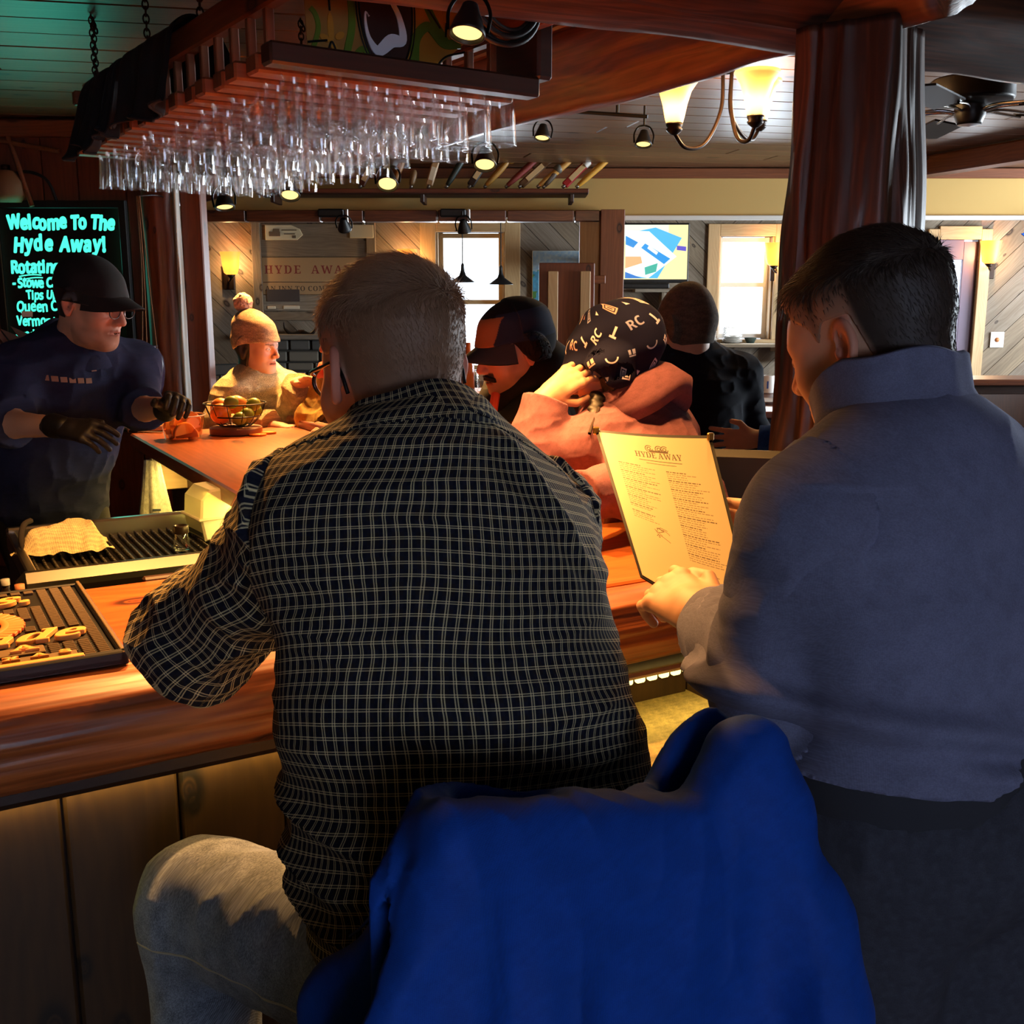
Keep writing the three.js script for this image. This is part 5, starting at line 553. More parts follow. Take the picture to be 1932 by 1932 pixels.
{ const g = std('#2c3434', 0.5); const p = at(398, 700, 6.6); spindleChair('grey spindle chair behind the woman in the bobble hat', V(p.x, 0, p.z), 0.5, g, at(398, 684, 6.6).y); const q = at(1912, 720, 5.4); spindleChair('dark green-grey chair at the far right behind the fleece man', V(q.x + 0.1, 0, q.z), 1.0, g, at(1905, 702, 5.4).y);
  const b = at(1400, 850, 2.75), k = thing('bar_chair', 'black bar chair back behind the menu', 'chair', [b.x + 0.06, 0, b.z], undefined, -0.25), y = b.y; part(k, 'back', cbox(0.44, 0.34, 0.04, 0.02).translate(0, y - 0.17, 0), M.black); part(k, 'seat', cbox(0.44, 0.06, 0.42, 0.02).translate(0, 0.72, 0.22), M.black); for (const a of [-1, 1]) { part(k, 'back_post', bar3(V(a * 0.17, 0.7, 0.02), V(a * 0.17, y - 0.2, 0), 0.016), M.blackMetal); for (const c of [0.05, 0.4]) part(k, 'leg', bar3(V(a * 0.2, 0, c), V(a * 0.18, 0.7, c), 0.016), M.blackMetal); }
  const f = at(1928, 438, 8.6), fl = thing('pennant', 'blue pennant tip hanging at the far right', 'pennant', [f.x, f.y, -8.48]); part(fl, 'cloth', slab([[-0.06, -0.02], [0.3, 0.12], [0.3, -0.2], [0.05, -0.1]], 0.01, 0.002), clothMat({ color: '#2458b8', period: 0.05 })); part(fl, 'rod', bar3(V(0.28, -0.2, 0), V(0.28, 0.16, 0), 0.008), M.darkWood); }
{ // coiled black cable hung on the beam
  const p = at(945, 5, 2.75), c = thing('cable_coil', 'coil of black cable hung on the beam beside the spotlight', 'cable', p); const g = []; const R = rng(2); for (let i = 0; i < 6; i++) g.push(new THREE.TorusGeometry(0.085 + R() * 0.02, 0.006, 8, 40).rotateY(0.5 + R() * 0.25).rotateZ(R() * 0.4).translate(R() * 0.02, R() * 0.02, R() * 0.03)); part(c, 'loops', merged(g), M.black); part(c, 'tie', new THREE.TorusGeometry(0.02, 0.005, 6, 20).translate(0, 0.09, 0.01), M.cream);
}
// ---------- distance-field modelling of people and draped cloth ----------
const smin = (a, b, k) => { const h = max(k - abs(a - b), 0) / k; return min(a, b) - h * h * k * 0.25; };
const smax = (a, b, k) => -smin(-a, -b, k);
function cap(a, b, r1, r2 = r1) { const ax = a.x, ay = a.y, az = a.z, bx = b.x - ax, by = b.y - ay, bz = b.z - az, L = 1 / max(bx * bx + by * by + bz * bz, 1e-9); return (x, y, z) => { const px = x - ax, py = y - ay, pz = z - az; let t = (px * bx + py * by + pz * bz) * L; t = t < 0 ? 0 : t > 1 ? 1 : t; const dx = px - bx * t, dy = py - by * t, dz = pz - bz * t; return sqrt(dx * dx + dy * dy + dz * dz) - r1 - (r2 - r1) * t; }; }
// ellipsoid with axes r (left), u (up), f (forward)
function ell(c, rx, ry, rz, fr) { const { l, u, f } = fr ?? { l: V(1, 0, 0), u: V(0, 1, 0), f: V(0, 0, 1) }; return (x, y, z) => { const px = x - c.x, py = y - c.y, pz = z - c.z, a = (px * l.x + py * l.y + pz * l.z) / rx, b = (px * u.x + py * u.y + pz * u.z) / ry, d = (px * f.x + py * f.y + pz * f.z) / rz, k0 = sqrt(a * a + b * b + d * d), k1 = sqrt(a * a / (rx * rx) + b * b / (ry * ry) + d * d / (rz * rz)); return k1 < 1e-9 ? -min(rx, ry, rz) : k0 * (k0 - 1) / k1; }; }
const blend = (k, ...fs) => { fs = fs.flat().filter(Boolean); return (x, y, z) => { let d = fs[0](x, y, z); for (let i = 1; i < fs.length; i++) d = smin(d, fs[i](x, y, z), k); return d; }; };
const grow = (f, r) => (x, y, z) => f(x, y, z) - r;
const cutBy = (f, n, p, k = 0.004) => { const d = n.dot(p); return (x, y, z) => smax(f(x, y, z), x * n.x + y * n.y + z * n.z - d, k); };   // keeps the side n points away from
// surface nets over a box, only near the surface
function netMesh(f, lo, hi, h, o = {}) {
  const nx = Math.ceil((hi.x - lo.x) / h) + 2, ny = Math.ceil((hi.y - lo.y) / h) + 2, nz = Math.ceil((hi.z - lo.z) / h) + 2, val = new Float32Array(nx * ny * nz), S = 6, half = S * h * 0.87 * 1.25 + (o.pad ?? 0.004), id = (i, j, k) => (k * ny + j) * nx + i, act = [];
  for (let k = 0; k < nz; k += S) for (let j = 0; j < ny; j += S) for (let i = 0; i < nx; i += S) {
    const d = f(lo.x + (i + S / 2) * h, lo.y + (j + S / 2) * h, lo.z + (k + S / 2) * h); if (abs(d) < half) act.push(i, j, k);
    for (let c = k; c < min(k + S, nz); c++) for (let b = j; b < min(j + S, ny); b++) val.fill(d < 0 ? -1 : 1, id(i, b, c), id(min(i + S, nx), b, c)); }
  for (let q = 0; q < act.length; q += 3) for (let c = act[q + 2]; c <= min(act[q + 2] + S, nz - 1); c++) for (let b = act[q + 1]; b <= min(act[q + 1] + S, ny - 1); b++) for (let a = act[q]; a <= min(act[q] + S, nx - 1); a++) val[id(a, b, c)] = f(lo.x + a * h, lo.y + b * h, lo.z + c * h);
  const vi = new Int32Array(nx * ny * nz).fill(-1), pos = [], idx = [];
  for (let k = 0; k < nz - 1; k++) for (let j = 0; j < ny - 1; j++) for (let i = 0; i < nx - 1; i++) {
    const o0 = id(i, j, k), v = [val[o0], val[o0 + 1], val[o0 + nx], val[o0 + nx + 1], val[o0 + nx * ny], val[o0 + nx * ny + 1], val[o0 + nx * ny + nx], val[o0 + nx * ny + nx + 1]]; let m = 0; for (let q = 0; q < 8; q++) if (v[q] < 0) m |= 1 << q; if (m === 0 || m === 255) continue;
    let sx = 0, sy = 0, sz = 0, n = 0; for (let e = 0; e < 12; e++) { const a = EDGES[e][0], b = EDGES[e][1]; if ((v[a] < 0) === (v[b] < 0)) continue; const t = v[a] / (v[a] - v[b]); sx += (a & 1) + ((b & 1) - (a & 1)) * t; sy += (a >> 1 & 1) + ((b >> 1 & 1) - (a >> 1 & 1)) * t; sz += (a >> 2) + ((b >> 2) - (a >> 2)) * t; n++; }
    vi[o0] = pos.length / 3; pos.push(lo.x + (i + sx / n) * h, lo.y + (j + sy / n) * h, lo.z + (k + sz / n) * h); }
  const quad = (a, b, c, d, fl) => { if (a < 0 || b < 0 || c < 0 || d < 0) return; fl ? idx.push(a, b, c, a, c, d) : idx.push(a, c, b, a, d, c); };
  for (let k = 1; k < nz - 1; k++) for (let j = 1; j < ny - 1; j++) for (let i = 1; i < nx - 1; i++) { const o0 = id(i, j, k), s = val[o0] < 0, X = 1, Y = nx, Z = nx * ny; if (s !== val[o0 + X] < 0) quad(vi[o0 - Y - Z], vi[o0 - Z], vi[o0], vi[o0 - Y], s); if (s !== val[o0 + Y] < 0) quad(vi[o0 - X - Z], vi[o0 - X], vi[o0], vi[o0 - Z], s); if (s !== val[o0 + Z] < 0) quad(vi[o0 - X - Y], vi[o0 - Y], vi[o0], vi[o0 - X], s); }
  const nor = new Float32Array(pos.length), e = h * 0.35;
  for (let i = 0; i < pos.length; i += 3) { let [x, y, z] = [pos[i], pos[i + 1], pos[i + 2]]; const d = f(x, y, z); let gx = f(x + e, y, z) - d, gy = f(x, y + e, z) - d, gz = f(x, y, z + e) - d, l = hypot(gx, gy, gz) || 1; gx /= l; gy /= l; gz /= l; const st = clamp(d * e / l, -h * 0.5, h * 0.5); pos[i] -= gx * st; pos[i + 1] -= gy * st; pos[i + 2] -= gz * st; nor[i] = gx; nor[i + 1] = gy; nor[i + 2] = gz; }
  const g = new THREE.BufferGeometry(); g.setAttribute('position', new THREE.Float32BufferAttribute(pos, 3)); g.setAttribute('normal', new THREE.BufferAttribute(nor, 3)); g.setIndex(new THREE.Uint32BufferAttribute(idx, 1));
  const uv = new Float32Array(pos.length / 3 * 2); if (o.uv) for (let i = 0; i < pos.length / 3; i++) { const q = o.uv(pos[i * 3], pos[i * 3 + 1], pos[i * 3 + 2]); uv[i * 2] = q[0]; uv[i * 2 + 1] = q[1]; } g.setAttribute('uv', new THREE.BufferAttribute(uv, 2));
  if (o.color) { const c = new Float32Array(pos.length); for (let i = 0; i < pos.length; i += 3) { const q = o.color(pos[i], pos[i + 1], pos[i + 2]); c[i] = q[0]; c[i + 1] = q[1]; c[i + 2] = q[2]; } g.setAttribute('color', new THREE.BufferAttribute(c, 3)); }
  return g;
}
const EDGES = []; for (let a = 0; a < 8; a++) for (const b of [1, 2, 4]) if (!(a & b)) EDGES.push([a, a | b]);
const box3 = (pts, pad) => { const b = new THREE.Box3().setFromPoints(pts); return [b.min.subScalar(pad), b.max.addScalar(pad)]; };
// orthonormal frame: yaw 0 faces away from the viewer, positive turns to the left; pitch > 0 looks down; roll > 0 tips to the figure's left
function frameOf(yaw, pitch = 0, roll = 0) { const f = V(-sin(yaw) * cos(pitch), -sin(pitch), -cos(yaw) * cos(pitch)), up0 = V(-sin(yaw) * sin(pitch), cos(pitch), -cos(yaw) * sin(pitch)), l0 = up0.clone().cross(f), l = l0.clone().multiplyScalar(cos(roll)).addScaledVector(up0, -sin(roll)), u = f.clone().cross(l); return { l, u, f }; }
const matOf = (fr, p, s = 1) => new THREE.Matrix4().makeBasis(fr.l, fr.u, fr.f).scale(V(s, s, s)).setPosition(p);

// ----- head: local axes x left, y up, z forward; origin at ear height between the ears; metres for an adult man -----
function headField(o) {
  const fem = o.female ? 1 : 0, w = o.wide ?? 1, j = fem ? 0.92 : 1, full = o.full ?? 0;
  const P = [ell(V(0, 0.032, -0.016), 0.0755 * w, 0.089, 0.098), ell(V(0, -0.03, 0.026), 0.061 * w, 0.08, 0.066), ell(V(0, 0.02, 0.05), 0.057, 0.05, 0.045)];
  const jaw = cap(V(0.046 * j * w, -0.062, 0.006), V(0.014, -0.101, 0.066), 0.02, 0.016), cheek = ell(V(0.04 * w, -0.024 - 0.014 * full, 0.054), 0.027 + 0.006 * full, 0.026 + 0.012 * full, 0.028), brow = cap(V(0.01, 0.014, 0.0885), V(0.043, 0.014, 0.07), 0.0105), noseB = cap(V(0, 0.006, 0.092), V(0, -0.032, 0.1105), 0.0075, 0.0115), wing = ell(V(0.0105, -0.037, 0.1), 0.009, 0.0085, 0.011), muz = ell(V(0, -0.066, 0.077), 0.027, 0.024, 0.021), lipU = cap(V(0, -0.0615, 0.0975), V(0.021, -0.0655, 0.0865), 0.0048, 0.0025), lipL = cap(V(0, -0.0715, 0.0955), V(0.018, -0.0705, 0.0865), 0.0058, 0.0032), chin = ell(V(0, -0.104, 0.071), 0.02, 0.016, 0.017), eyeS = ell(V(0.033, -0.002, 0.1), 0.0165, 0.0125, 0.016), lid = ell(V(0.032, -0.003, 0.0775), 0.0145, 0.0125, 0.0135), mouth = cap(V(0, -0.0665, 0.1), V(0.024, -0.068, 0.088), 0.0016);
  const neckTo = o.neckTo ?? V(0, -0.2, -0.05), nr = o.neckR ?? (fem ? 0.046 : 0.058), neck = cap(V(0, -0.055, -0.028), neckTo, nr, nr * 1.12), jowl = full ? ell(V(0, -0.088, 0.03), 0.062, 0.04, 0.055) : null;
  const ec = V(0.0745 * w, -0.006, -0.012), ea = 0.42, eb = V(sin(ea), 0, -cos(ea)), eu0 = V(0, cos(0.2), -sin(0.2)), en = eb.clone().cross(eu0).multiplyScalar(-1).normalize(), eu = en.clone().cross(eb).normalize(); if (eu.y < 0) eu.negate(); if (en.x < 0) en.negate();
  const ear = (x, y, z) => {
    const px = x - ec.x, py = y - ec.y, pz = z - ec.z, b = px * eb.x + py * eb.y + pz * eb.z - 0.004, u = px * eu.x + py * eu.y + pz * eu.z, n = px * en.x + py * en.y + pz * en.z - 0.004;
    if (b * b + u * u + n * n > 0.0035) return sqrt(b * b + u * u + n * n) - 0.045;
    const wd = u > 0 ? 0.0185 : 0.0185 - 0.0065 * clamp(-u / 0.03), e = sqrt((b / wd) ** 2 + (u / 0.0315) ** 2), inP = (e - 1) * 0.0165;
    let d = smax(inP, abs(n + 0.001) - 0.0035, 0.003); const rim = sqrt(min(inP + 0.0025, 0.03) ** 2 + (n - 0.0035) ** 2) - 0.0037; if (b > -0.014 || u > 0.012) d = smin(d, rim, 0.003);
    const ah = sqrt((sqrt(((b - 0.002) / 0.0095) ** 2 + ((u - 0.001) / 0.018) ** 2) - 1) ** 2 * 0.00011 + (n - 0.003) ** 2) - 0.0026; if (b > -0.004) d = smin(d, ah, 0.003);
    const q = ((b + 0.003) / 0.0075) ** 2 + ((u + 0.003) / 0.011) ** 2 + ((n - 0.003) / 0.0055) ** 2; d = smax(d, (1 - sqrt(q)) * 0.006, 0.003);
    d = smin(d, sqrt((b + 0.002) ** 2 + (u + 0.0265) ** 2 + (n * 1.4) ** 2) - 0.0078, 0.005); d = smin(d, sqrt((b + 0.0125) ** 2 + (u + 0.006) ** 2 + (n - 0.003) ** 2) - 0.0042, 0.005);
    return smin(d, sqrt((b + 0.009) ** 2 + u * u * 0.35 + (n + 0.008) ** 2) - 0.006, 0.008); };
  return (x, y, z) => { const X = abs(x); let d = P[0](X, y, z); d = smin(d, P[1](X, y, z), 0.03); d = smin(d, P[2](X, y, z), 0.03); d = smin(d, jaw(X, y, z), 0.025); d = smin(d, chin(X, y, z), 0.02); d = smin(d, cheek(X, y, z), 0.02); if (jowl) d = smin(d, jowl(X, y, z), 0.03); d = smin(d, neck(x, y, z), 0.03);
    if (z > 0.03) { d = smin(d, brow(X, y, z), 0.014); d = smax(d, -eyeS(X, y, z), 0.014); d = smin(d, lid(X, y, z), 0.004); d = smin(d, noseB(X, y, z), 0.011); d = smin(d, wing(X, y, z), 0.006); d = smin(d, muz(X, y, z), 0.014); d = smin(d, lipU(X, y, z), 0.004); d = smin(d, lipL(X, y, z), 0.004); d = smax(d, -mouth(X, y, z), 0.003); if (fem === 0 && o.brows) d = smin(d, cap(V(0.014, 0.017, 0.097), V(0.046, 0.017, 0.081), 0.003)(X, y, z), 0.004); }
    if (X > 0.05 && abs(y) < 0.07 && z < 0.05) d = smin(d, ear(X, y, z), 0.004); return d; };
}
function skinColor(base, o = {}) { // colour that belongs to the skin itself: lips, cheeks, ears, brows, beard shadow
  return (x, y, z) => { const X = abs(x), n = fbm3(x * 60, y * 60, z * 60, 5, 2) - 0.5; let c = base.map((v) => v * (1 + 0.12 * n)); const red = (t) => { c = [c[0] * (1 + 0.05 * t), c[1] * (1 - 0.22 * t), c[2] * (1 - 0.22 * t)]; }; if (X > 0.077) red(1); red(exp(-(((X - 0.04) / 0.025) ** 2) - ((y + 0.03) / 0.03) ** 2) * (z > 0.03 ? 0.8 : 0)); if (z > 0.08 && y > -0.045 && y < 0.0 && X < 0.016) red(0.7);
    if (z > 0.084 && abs(y + 0.066) < 0.0085 && X < 0.025) c = [base[0] * 0.8, base[1] * 0.48, base[2] * 0.45];
    if (z > 0.06 && abs(y - 0.0185 - 0.02 * (X - 0.03)) < 0.0042 && X > 0.012 && X < 0.05 && !o.noBrow) c = [base[0] * 0.3, base[1] * 0.24, base[2] * 0.2];
    if (z > 0.07 && X > 0.02 && X < 0.045) { const q = y + 0.0045; if (abs(q) < 0.0018) c = c.map((v) => v * 0.25); else if (o.open && q > 0.0018 && q < 0.006) { c = abs(X - 0.032) < 0.0045 ? [0.03, 0.02, 0.015] : [0.7, 0.68, 0.64]; } }
    if (o.beard && y < -0.05 && z > -0.01) { const t = o.beard * sstep(-0.045, -0.07, y) * (0.6 + n); c = mix3(c, [0.05, 0.032, 0.022], clamp(t)); } if (o.moustache && z > 0.07 && y < -0.044 && y > -0.064 && X < 0.033) c = [0.03, 0.02, 0.015]; if (o.shave && o.shave(x, y, z) > 0) c = mix3(c, o.hair, clamp(o.shave(x, y, z))); return c; };
}
function headGeo(o) { const f = headField(o), c = skinColor(o.skin, o), low = (o.neckTo ?? V(0, -0.2, -0.05)).y; const g = netMesh(f, V(-0.115, min(-0.135, low - 0.05), -0.17), V(0.115, 0.14, 0.135), o.h ?? 0.003, { color: c }); return g; }
// ----- hand: local x across (towards the thumb for side = 1), y along the fingers, z out of the palm -----
function handField(o = {}) {
  const s = o.side ?? 1, k = o.k ?? 1, L = [[0.031, 0.077], [0.0105, 0.085], [-0.0105, 0.079], [-0.03, 0.062]], curl = o.curl ?? [0.3, 0.3, 0.35, 0.4], parts = [], hub = [];
  hub.push(cap(V(0.02 * s, 0.02, 0), V(0.028 * s, 0.088, 0), 0.0135, 0.0115), cap(V(0, 0.018, 0), V(0.009 * s, 0.094, -0.001), 0.0145, 0.0115), cap(V(-0.012 * s, 0.018, 0), V(-0.0105 * s, 0.091, 0), 0.014, 0.011), cap(V(-0.02 * s, 0.016, 0.002), V(-0.0285 * s, 0.083, 0.001), 0.0125, 0.0105), cap(V(0, -0.012, 0), V(0, 0.03, 0), 0.024, 0.02));
  L.forEach(([x, len], i) => { const c = Array.isArray(curl[i]) ? curl[i] : [curl[i], curl[i] * 1.2, curl[i] * 0.8], sp = (o.spread ?? 0.06) * (x / 0.03); let p = V(x * s, 0.09 - abs(x) * 0.12, 0), a = 0, r = [0.0096, 0.0094, 0.0096, 0.0085][i]; [0.46, 0.3, 0.24].forEach((q, m) => { a += c[m]; const d = V(sin(sp) * s * cos(a), cos(sp) * cos(a), sin(a)), e = p.clone().addScaledVector(d, len * q); parts.push(cap(p, e, r, r * 0.93)); p = e; r *= 0.92; }); });
  const th = o.thumb ?? [[0.03, 0.022, 0.012], [0.052, 0.05, 0.026], [0.058, 0.082, 0.03]]; const T = [V(0.016 * s, 0.006, 0.006), ...th.map(([x, y, z]) => V(x * s, y, z))]; parts.push(cap(T[0], T[1], 0.017, 0.0135), cap(T[1], T[2], 0.013, 0.0108), cap(T[2], T[3], 0.0105, 0.0088));
  if (o.wrist !== false) hub.push(ell(V(0, -0.03, 0), 0.031, 0.05, 0.022));
  const palm = blend(0.018, hub); return (x, y, z) => { x /= k; y /= k; z /= k; let d = palm(x, y, z); const base = d; for (const p of parts) { const q = p(x, y, z); d = min(d, smin(base, q, 0.009)); } return d * k; };
}
function handGeo(o) { const f = handField(o), k = o.k ?? 1; return netMesh(f, V(-0.085 * k, -0.075 * k, -0.08 * k), V(0.085 * k, 0.2 * k, 0.12 * k), o.h ?? 0.0028, { color: (x, y, z) => { const n = fbm3(x * 70, y * 70, z * 70, 8, 2) - 0.5; return (o.skin ?? [0.5, 0.3, 0.2]).map((v, i) => v * (1 + 0.12 * n) * (i && y > 0.08 ? 0.95 : 1)); } }); }
function handMatrix(W, D, N) { D = D.clone().normalize(); N = N.clone().addScaledVector(D, -N.dot(D)).normalize(); return new THREE.Matrix4().makeBasis(D.clone().cross(N), D, N).setPosition(W); }
const skinMat = new THREE.MeshPhysicalMaterial({ color: '#ffffff', vertexColors: true, roughness: 0.52, specularIntensity: 0.6, sheen: 0.1, sheenColor: new THREE.Color('#ffb090'), sheenRoughness: 0.5 });
const mergeBody = (list) => mergeGeometries(list.map((g) => { g.index && !(g.index.array instanceof Uint32Array) && g.setIndex(new THREE.Uint32BufferAttribute(g.index.array, 1)); return g; }));
const hand = (o, W, D, N) => handGeo(o).applyMatrix4(handMatrix(W, D, N));
// cloth folds: a field offset made of ridged noise, stretched along one direction
const folds = (amp, sx, sy, sz, seed, pw = 1.6) => (x, y, z) => amp * (pow(1 - abs(n3(x * sx + seed, y * sy, z * sz, seed) * 2 - 1), pw) - 0.4);
const withFolds = (f, ...fl) => (x, y, z) => { const d = f(x, y, z); if (abs(d) > 0.06) return d; let e = 0; for (const q of fl) e += q(x, y, z); return d - e; };
// hair strands scattered over a head, as one part
function strands(parent, geo, M4, keep, dirOf, len, mat, n, seed, name = 'hair_strands', thick = 0.0006) {
  const R = rng(seed), p = geo.attributes.position, nn = geo.attributes.normal, sg = new THREE.ConeGeometry(1, 1, 4, 3, true).translate(0, 0.5, 0), sp = sg.attributes.position; for (let i = 0; i < sp.count; i++) sp.setZ(i, sp.getZ(i) + 0); const list = []; let tries = 0; const P = V(), N = V(), m = new THREE.Matrix4(), q = new THREE.Quaternion();
  while (list.length < n && tries++ < n * 12) { const i = floor(R() * p.count); P.fromBufferAttribute(p, i); N.fromBufferAttribute(nn, i); const k = keep(P.x, P.y, P.z); if (R() > k) continue; const d = dirOf(P, N, R).normalize(), L = len(P, R); P.addScaledVector(V(R() - 0.5, R() - 0.5, R() - 0.5), 0.003).addScaledVector(N, -0.001); q.setFromUnitVectors(V(0, 1, 0), d); list.push(m.clone().compose(P, q, V(thick, L, thick)).premultiply(M4)); }
  const im = new THREE.InstancedMesh(sg, mat, list.length); list.forEach((x, i) => im.setMatrixAt(i, x)); im.name = name; im.userData = { kind: 'stuff' }; im.castShadow = im.receiveShadow = true; parent.add(im); return im;
}
// a collar or cuff: a band of cloth round an axis, profile [radius, height] going round its cross-section
function band(c, fr, prof, o = {}) { const n = o.n ?? 72, pos = [], uv = [], idx = [], m = prof.length, a0 = o.a0 ?? 0, a1 = o.a1 ?? 2 * PI; let len = 0; for (let j = 0; j <= m; j++) { const q = prof[j % m], q0 = prof[max(0, j - 1)]; if (j) len += hypot(q[0] - q0[0], q[1] - q0[1]); for (let i = 0; i <= n; i++) { const a = lerp(a0, a1, i / n), w = o.warp ? o.warp(a, q[0], q[1]) : [q[0], q[1]], x = sin(a) * w[0] * (o.sx ?? 1), z = cos(a) * w[0] * (o.sz ?? 1); pos.push(c.x + fr.l.x * x + fr.u.x * w[1] + fr.f.x * z, c.y + fr.l.y * x + fr.u.y * w[1] + fr.f.y * z, c.z + fr.l.z * x + fr.u.z * w[1] + fr.f.z * z); uv.push(a * (o.ur ?? 0.08), len); } } for (let j = 0; j < m; j++) for (let i = 0; i < n; i++) { const a = j * (n + 1) + i, b = a + n + 1; idx.push(a, b, a + 1, a + 1, b, b + 1); } return rawGeo(pos, uv, idx); }
const SKIN = { fair: [0.56, 0.32, 0.21], ruddy: [0.55, 0.28, 0.19], warm: [0.5, 0.28, 0.18] };

// ----- a whole clothed figure for the people further off -----
function figure(o) {
  const t = thing('person', o.label, 'person', [0, 0, 0]), sk = o.skin ?? SKIN.fair, hf = frameOf(o.head.yaw, o.head.pitch ?? 0, o.head.roll ?? 0), hs = o.head.s ?? 1, HM = matOf(hf, o.head.p, hs), inv = HM.clone().invert();
  const [sL, sR] = o.sh, hip = o.hip, neck = o.neck, l = sL.clone().sub(sR).normalize(), u = neck.clone().sub(hip).normalize(), f = l.clone().cross(u).normalize(), fr = { l, u: f.clone().cross(l).normalize(), f }, w = o.w ?? 0.19, dp = o.d ?? 0.12, mid = (q) => hip.clone().lerp(neck, q);
  const T = [ell(mid(0.72), w, 0.17, dp, fr), ell(mid(0.4), w * (o.waist ?? 0.92), 0.2, dp * (o.belly ?? 1.05), fr), ell(mid(0.02), w * 0.95, 0.15, dp * 1.1, fr), cap(mid(0.98), sL, 0.062, 0.06), cap(mid(0.98), sR, 0.062, 0.06)], torso = blend(0.07, T), ar = o.armR ?? 0.052;
  const arms = [0, 1].map((i) => blend(0.03, cap(o.sh[i], o.el[i], ar + 0.006, ar - 0.006), cap(o.el[i], o.wr[i], ar - 0.005, ar * 0.72)));
  const up = blend(0.045, torso, arms), pts = [sL, sR, ...o.el, ...o.wr, hip, neck, mid(0.5)], [lo, hi] = box3(pts, 0.2); lo.y = min(lo.y, hip.y - 0.1);
  const g = [headGeo({ h: o.hh ?? 0.0042, ...o.head, skin: sk, neckTo: neck.clone().addScaledVector(u, -0.04).applyMatrix4(inv) }).applyMatrix4(HM)];
  const legs = [0, 1].map((i) => blend(0.04, cap(hip.clone().addScaledVector(l, i ? -0.09 : 0.09), o.kn[i], 0.088, 0.062), cap(o.kn[i], o.an[i], 0.06, 0.042))), lf = blend(0.05, legs, ell(hip, w * 0.9, 0.12, dp * 1.05, fr)), [l2, h2] = box3([hip, ...o.kn, ...o.an], 0.17);
  const inner = blend(0.05, up, lf), [l3, h3] = box3([...pts, ...o.kn, ...o.an], 0.19);
  g.push(netMesh(grow(inner, -0.016), l3, h3, 0.024, { color: () => sk }));
  (o.hands ?? []).forEach((h) => h && g.push(hand({ skin: h.glove ?? sk, h: 0.0038, ...h }, h.w, h.dir, h.n)));
  for (const an of o.an) g.push(netMesh(ell(V(an.x + f.x * 0.06, 0.04, an.z + f.z * 0.06), 0.045, 0.045, 0.13, frameOf(atan2(-f.x, -f.z))), V(an.x - 0.25, -0.02, an.z - 0.25), V(an.x + 0.25, 0.12, an.z + 0.25), 0.012, { color: () => sk }));
  part(t, 'body', mergeBody(g), skinMat);
  let gf = withFolds(grow(up, o.puff ?? 0.01), folds(o.fold ?? 0.009, 7, 11, 7, o.seed ?? 1), folds((o.fold ?? 0.009) * 0.5, 18, 24, 18, (o.seed ?? 1) + 4)); if (o.hem) gf = cutBy(gf, u.clone().negate(), hip.clone().addScaledVector(u, -o.hem));
  [0, 1].forEach((i) => { const d = o.wr[i].clone().sub(o.el[i]).normalize(), p = o.el[i].clone().lerp(o.wr[i], o.sleeve ?? 0.95), near = cap(p, p.clone().addScaledVector(d, 0.3), 0.07), base = gf; gf = (x, y, z) => { const b = base(x, y, z), c = (x - p.x) * d.x + (y - p.y) * d.y + (z - p.z) * d.z; return near(x, y, z) < 0.02 ? smax(b, c, 0.004) : b; }; });
  part(t, o.topName ?? 'jacket', netMesh(gf, lo, hi, o.gh ?? 0.009, { uv: (x, y, z) => [x + z * 0.6, y], color: o.topColor }), o.top);
  part(t, 'trousers', netMesh(grow(lf, 0.008), l2, h2, 0.02), o.trousers ?? pantsDark);
  t.userData.fig = undefined; delete t.userData.fig;
  return { t, HM, hf, fr, up, neck, mid };
}
const pantsDark = std('#15151a', 0.9);
// a hat or a head of hair: the head grown outwards and kept where keep() < 0
function capShell(t, name, HM, head, thick, keep, mat, o = {}) { const f0 = headField(head), f = (x, y, z) => { let d = f0(x, y, z) - (typeof thick === 'function' ? thick(x, y, z) : thick); return smax(d, keep(x, y, z), o.k ?? 0.006); }; const g = netMesh(o.shape ? o.shape(f) : f, V(-0.14, -0.2, -0.19), V(0.14, 0.2, 0.19), o.h ?? 0.004, { uv: o.uv ?? ((x, y, z) => [atan2(x, z) * 0.09, y]), color: o.color }); g.applyMatrix4(HM); return part(t, name, g, mat, o.label); }
// ---------- the man in the plaid shirt ----------
// plaid: paired pale threads on navy, period 13.5 x 18 mm
const plaidMat = (() => { const n = 256, t = pixelTex(n, n, (u, v, x, y) => { const line = (q, c, w) => { let d = abs(q - c); d = min(d, 1 - d); return 1 - sstep(w * 0.7, w * 1.15, d); }, U = (u * 2) % 1, W = (v * 2) % 1, a = max(line(U, 0.4, 0.055), line(U, 0.62, 0.055)), b = max(line(W, 0.42, 0.04), line(W, 0.6, 0.04)), wv = 0.82 + 0.3 * (n2(u * 110, v * 110, 110, 110, 3)) * (((x + y) & 1) ? 1 : 0.85), base = [[24, 27, 42], [34, 30, 34], [20, 23, 36], [30, 30, 44]][(u < 0.5 ? 0 : 1) + (v < 0.5 ? 0 : 2)], mid = [62, 58, 50], c = [236, 216, 160], band = max(line(U, 0.51, 0.17), line(W, 0.51, 0.14)) * 0.35; let k = max(a, b) * 0.74 + a * b * 0.26; return mix3(mix3(base, mid, band), c, k).map((q) => q * wv); }); t.repeat.set(1 / 0.0195, 1 / 0.026); return new THREE.MeshPhysicalMaterial({ map: t, bumpMap: t, bumpScale: 0.0003, roughness: 0.92, specularIntensity: 0.3, side: THREE.DoubleSide }); })();
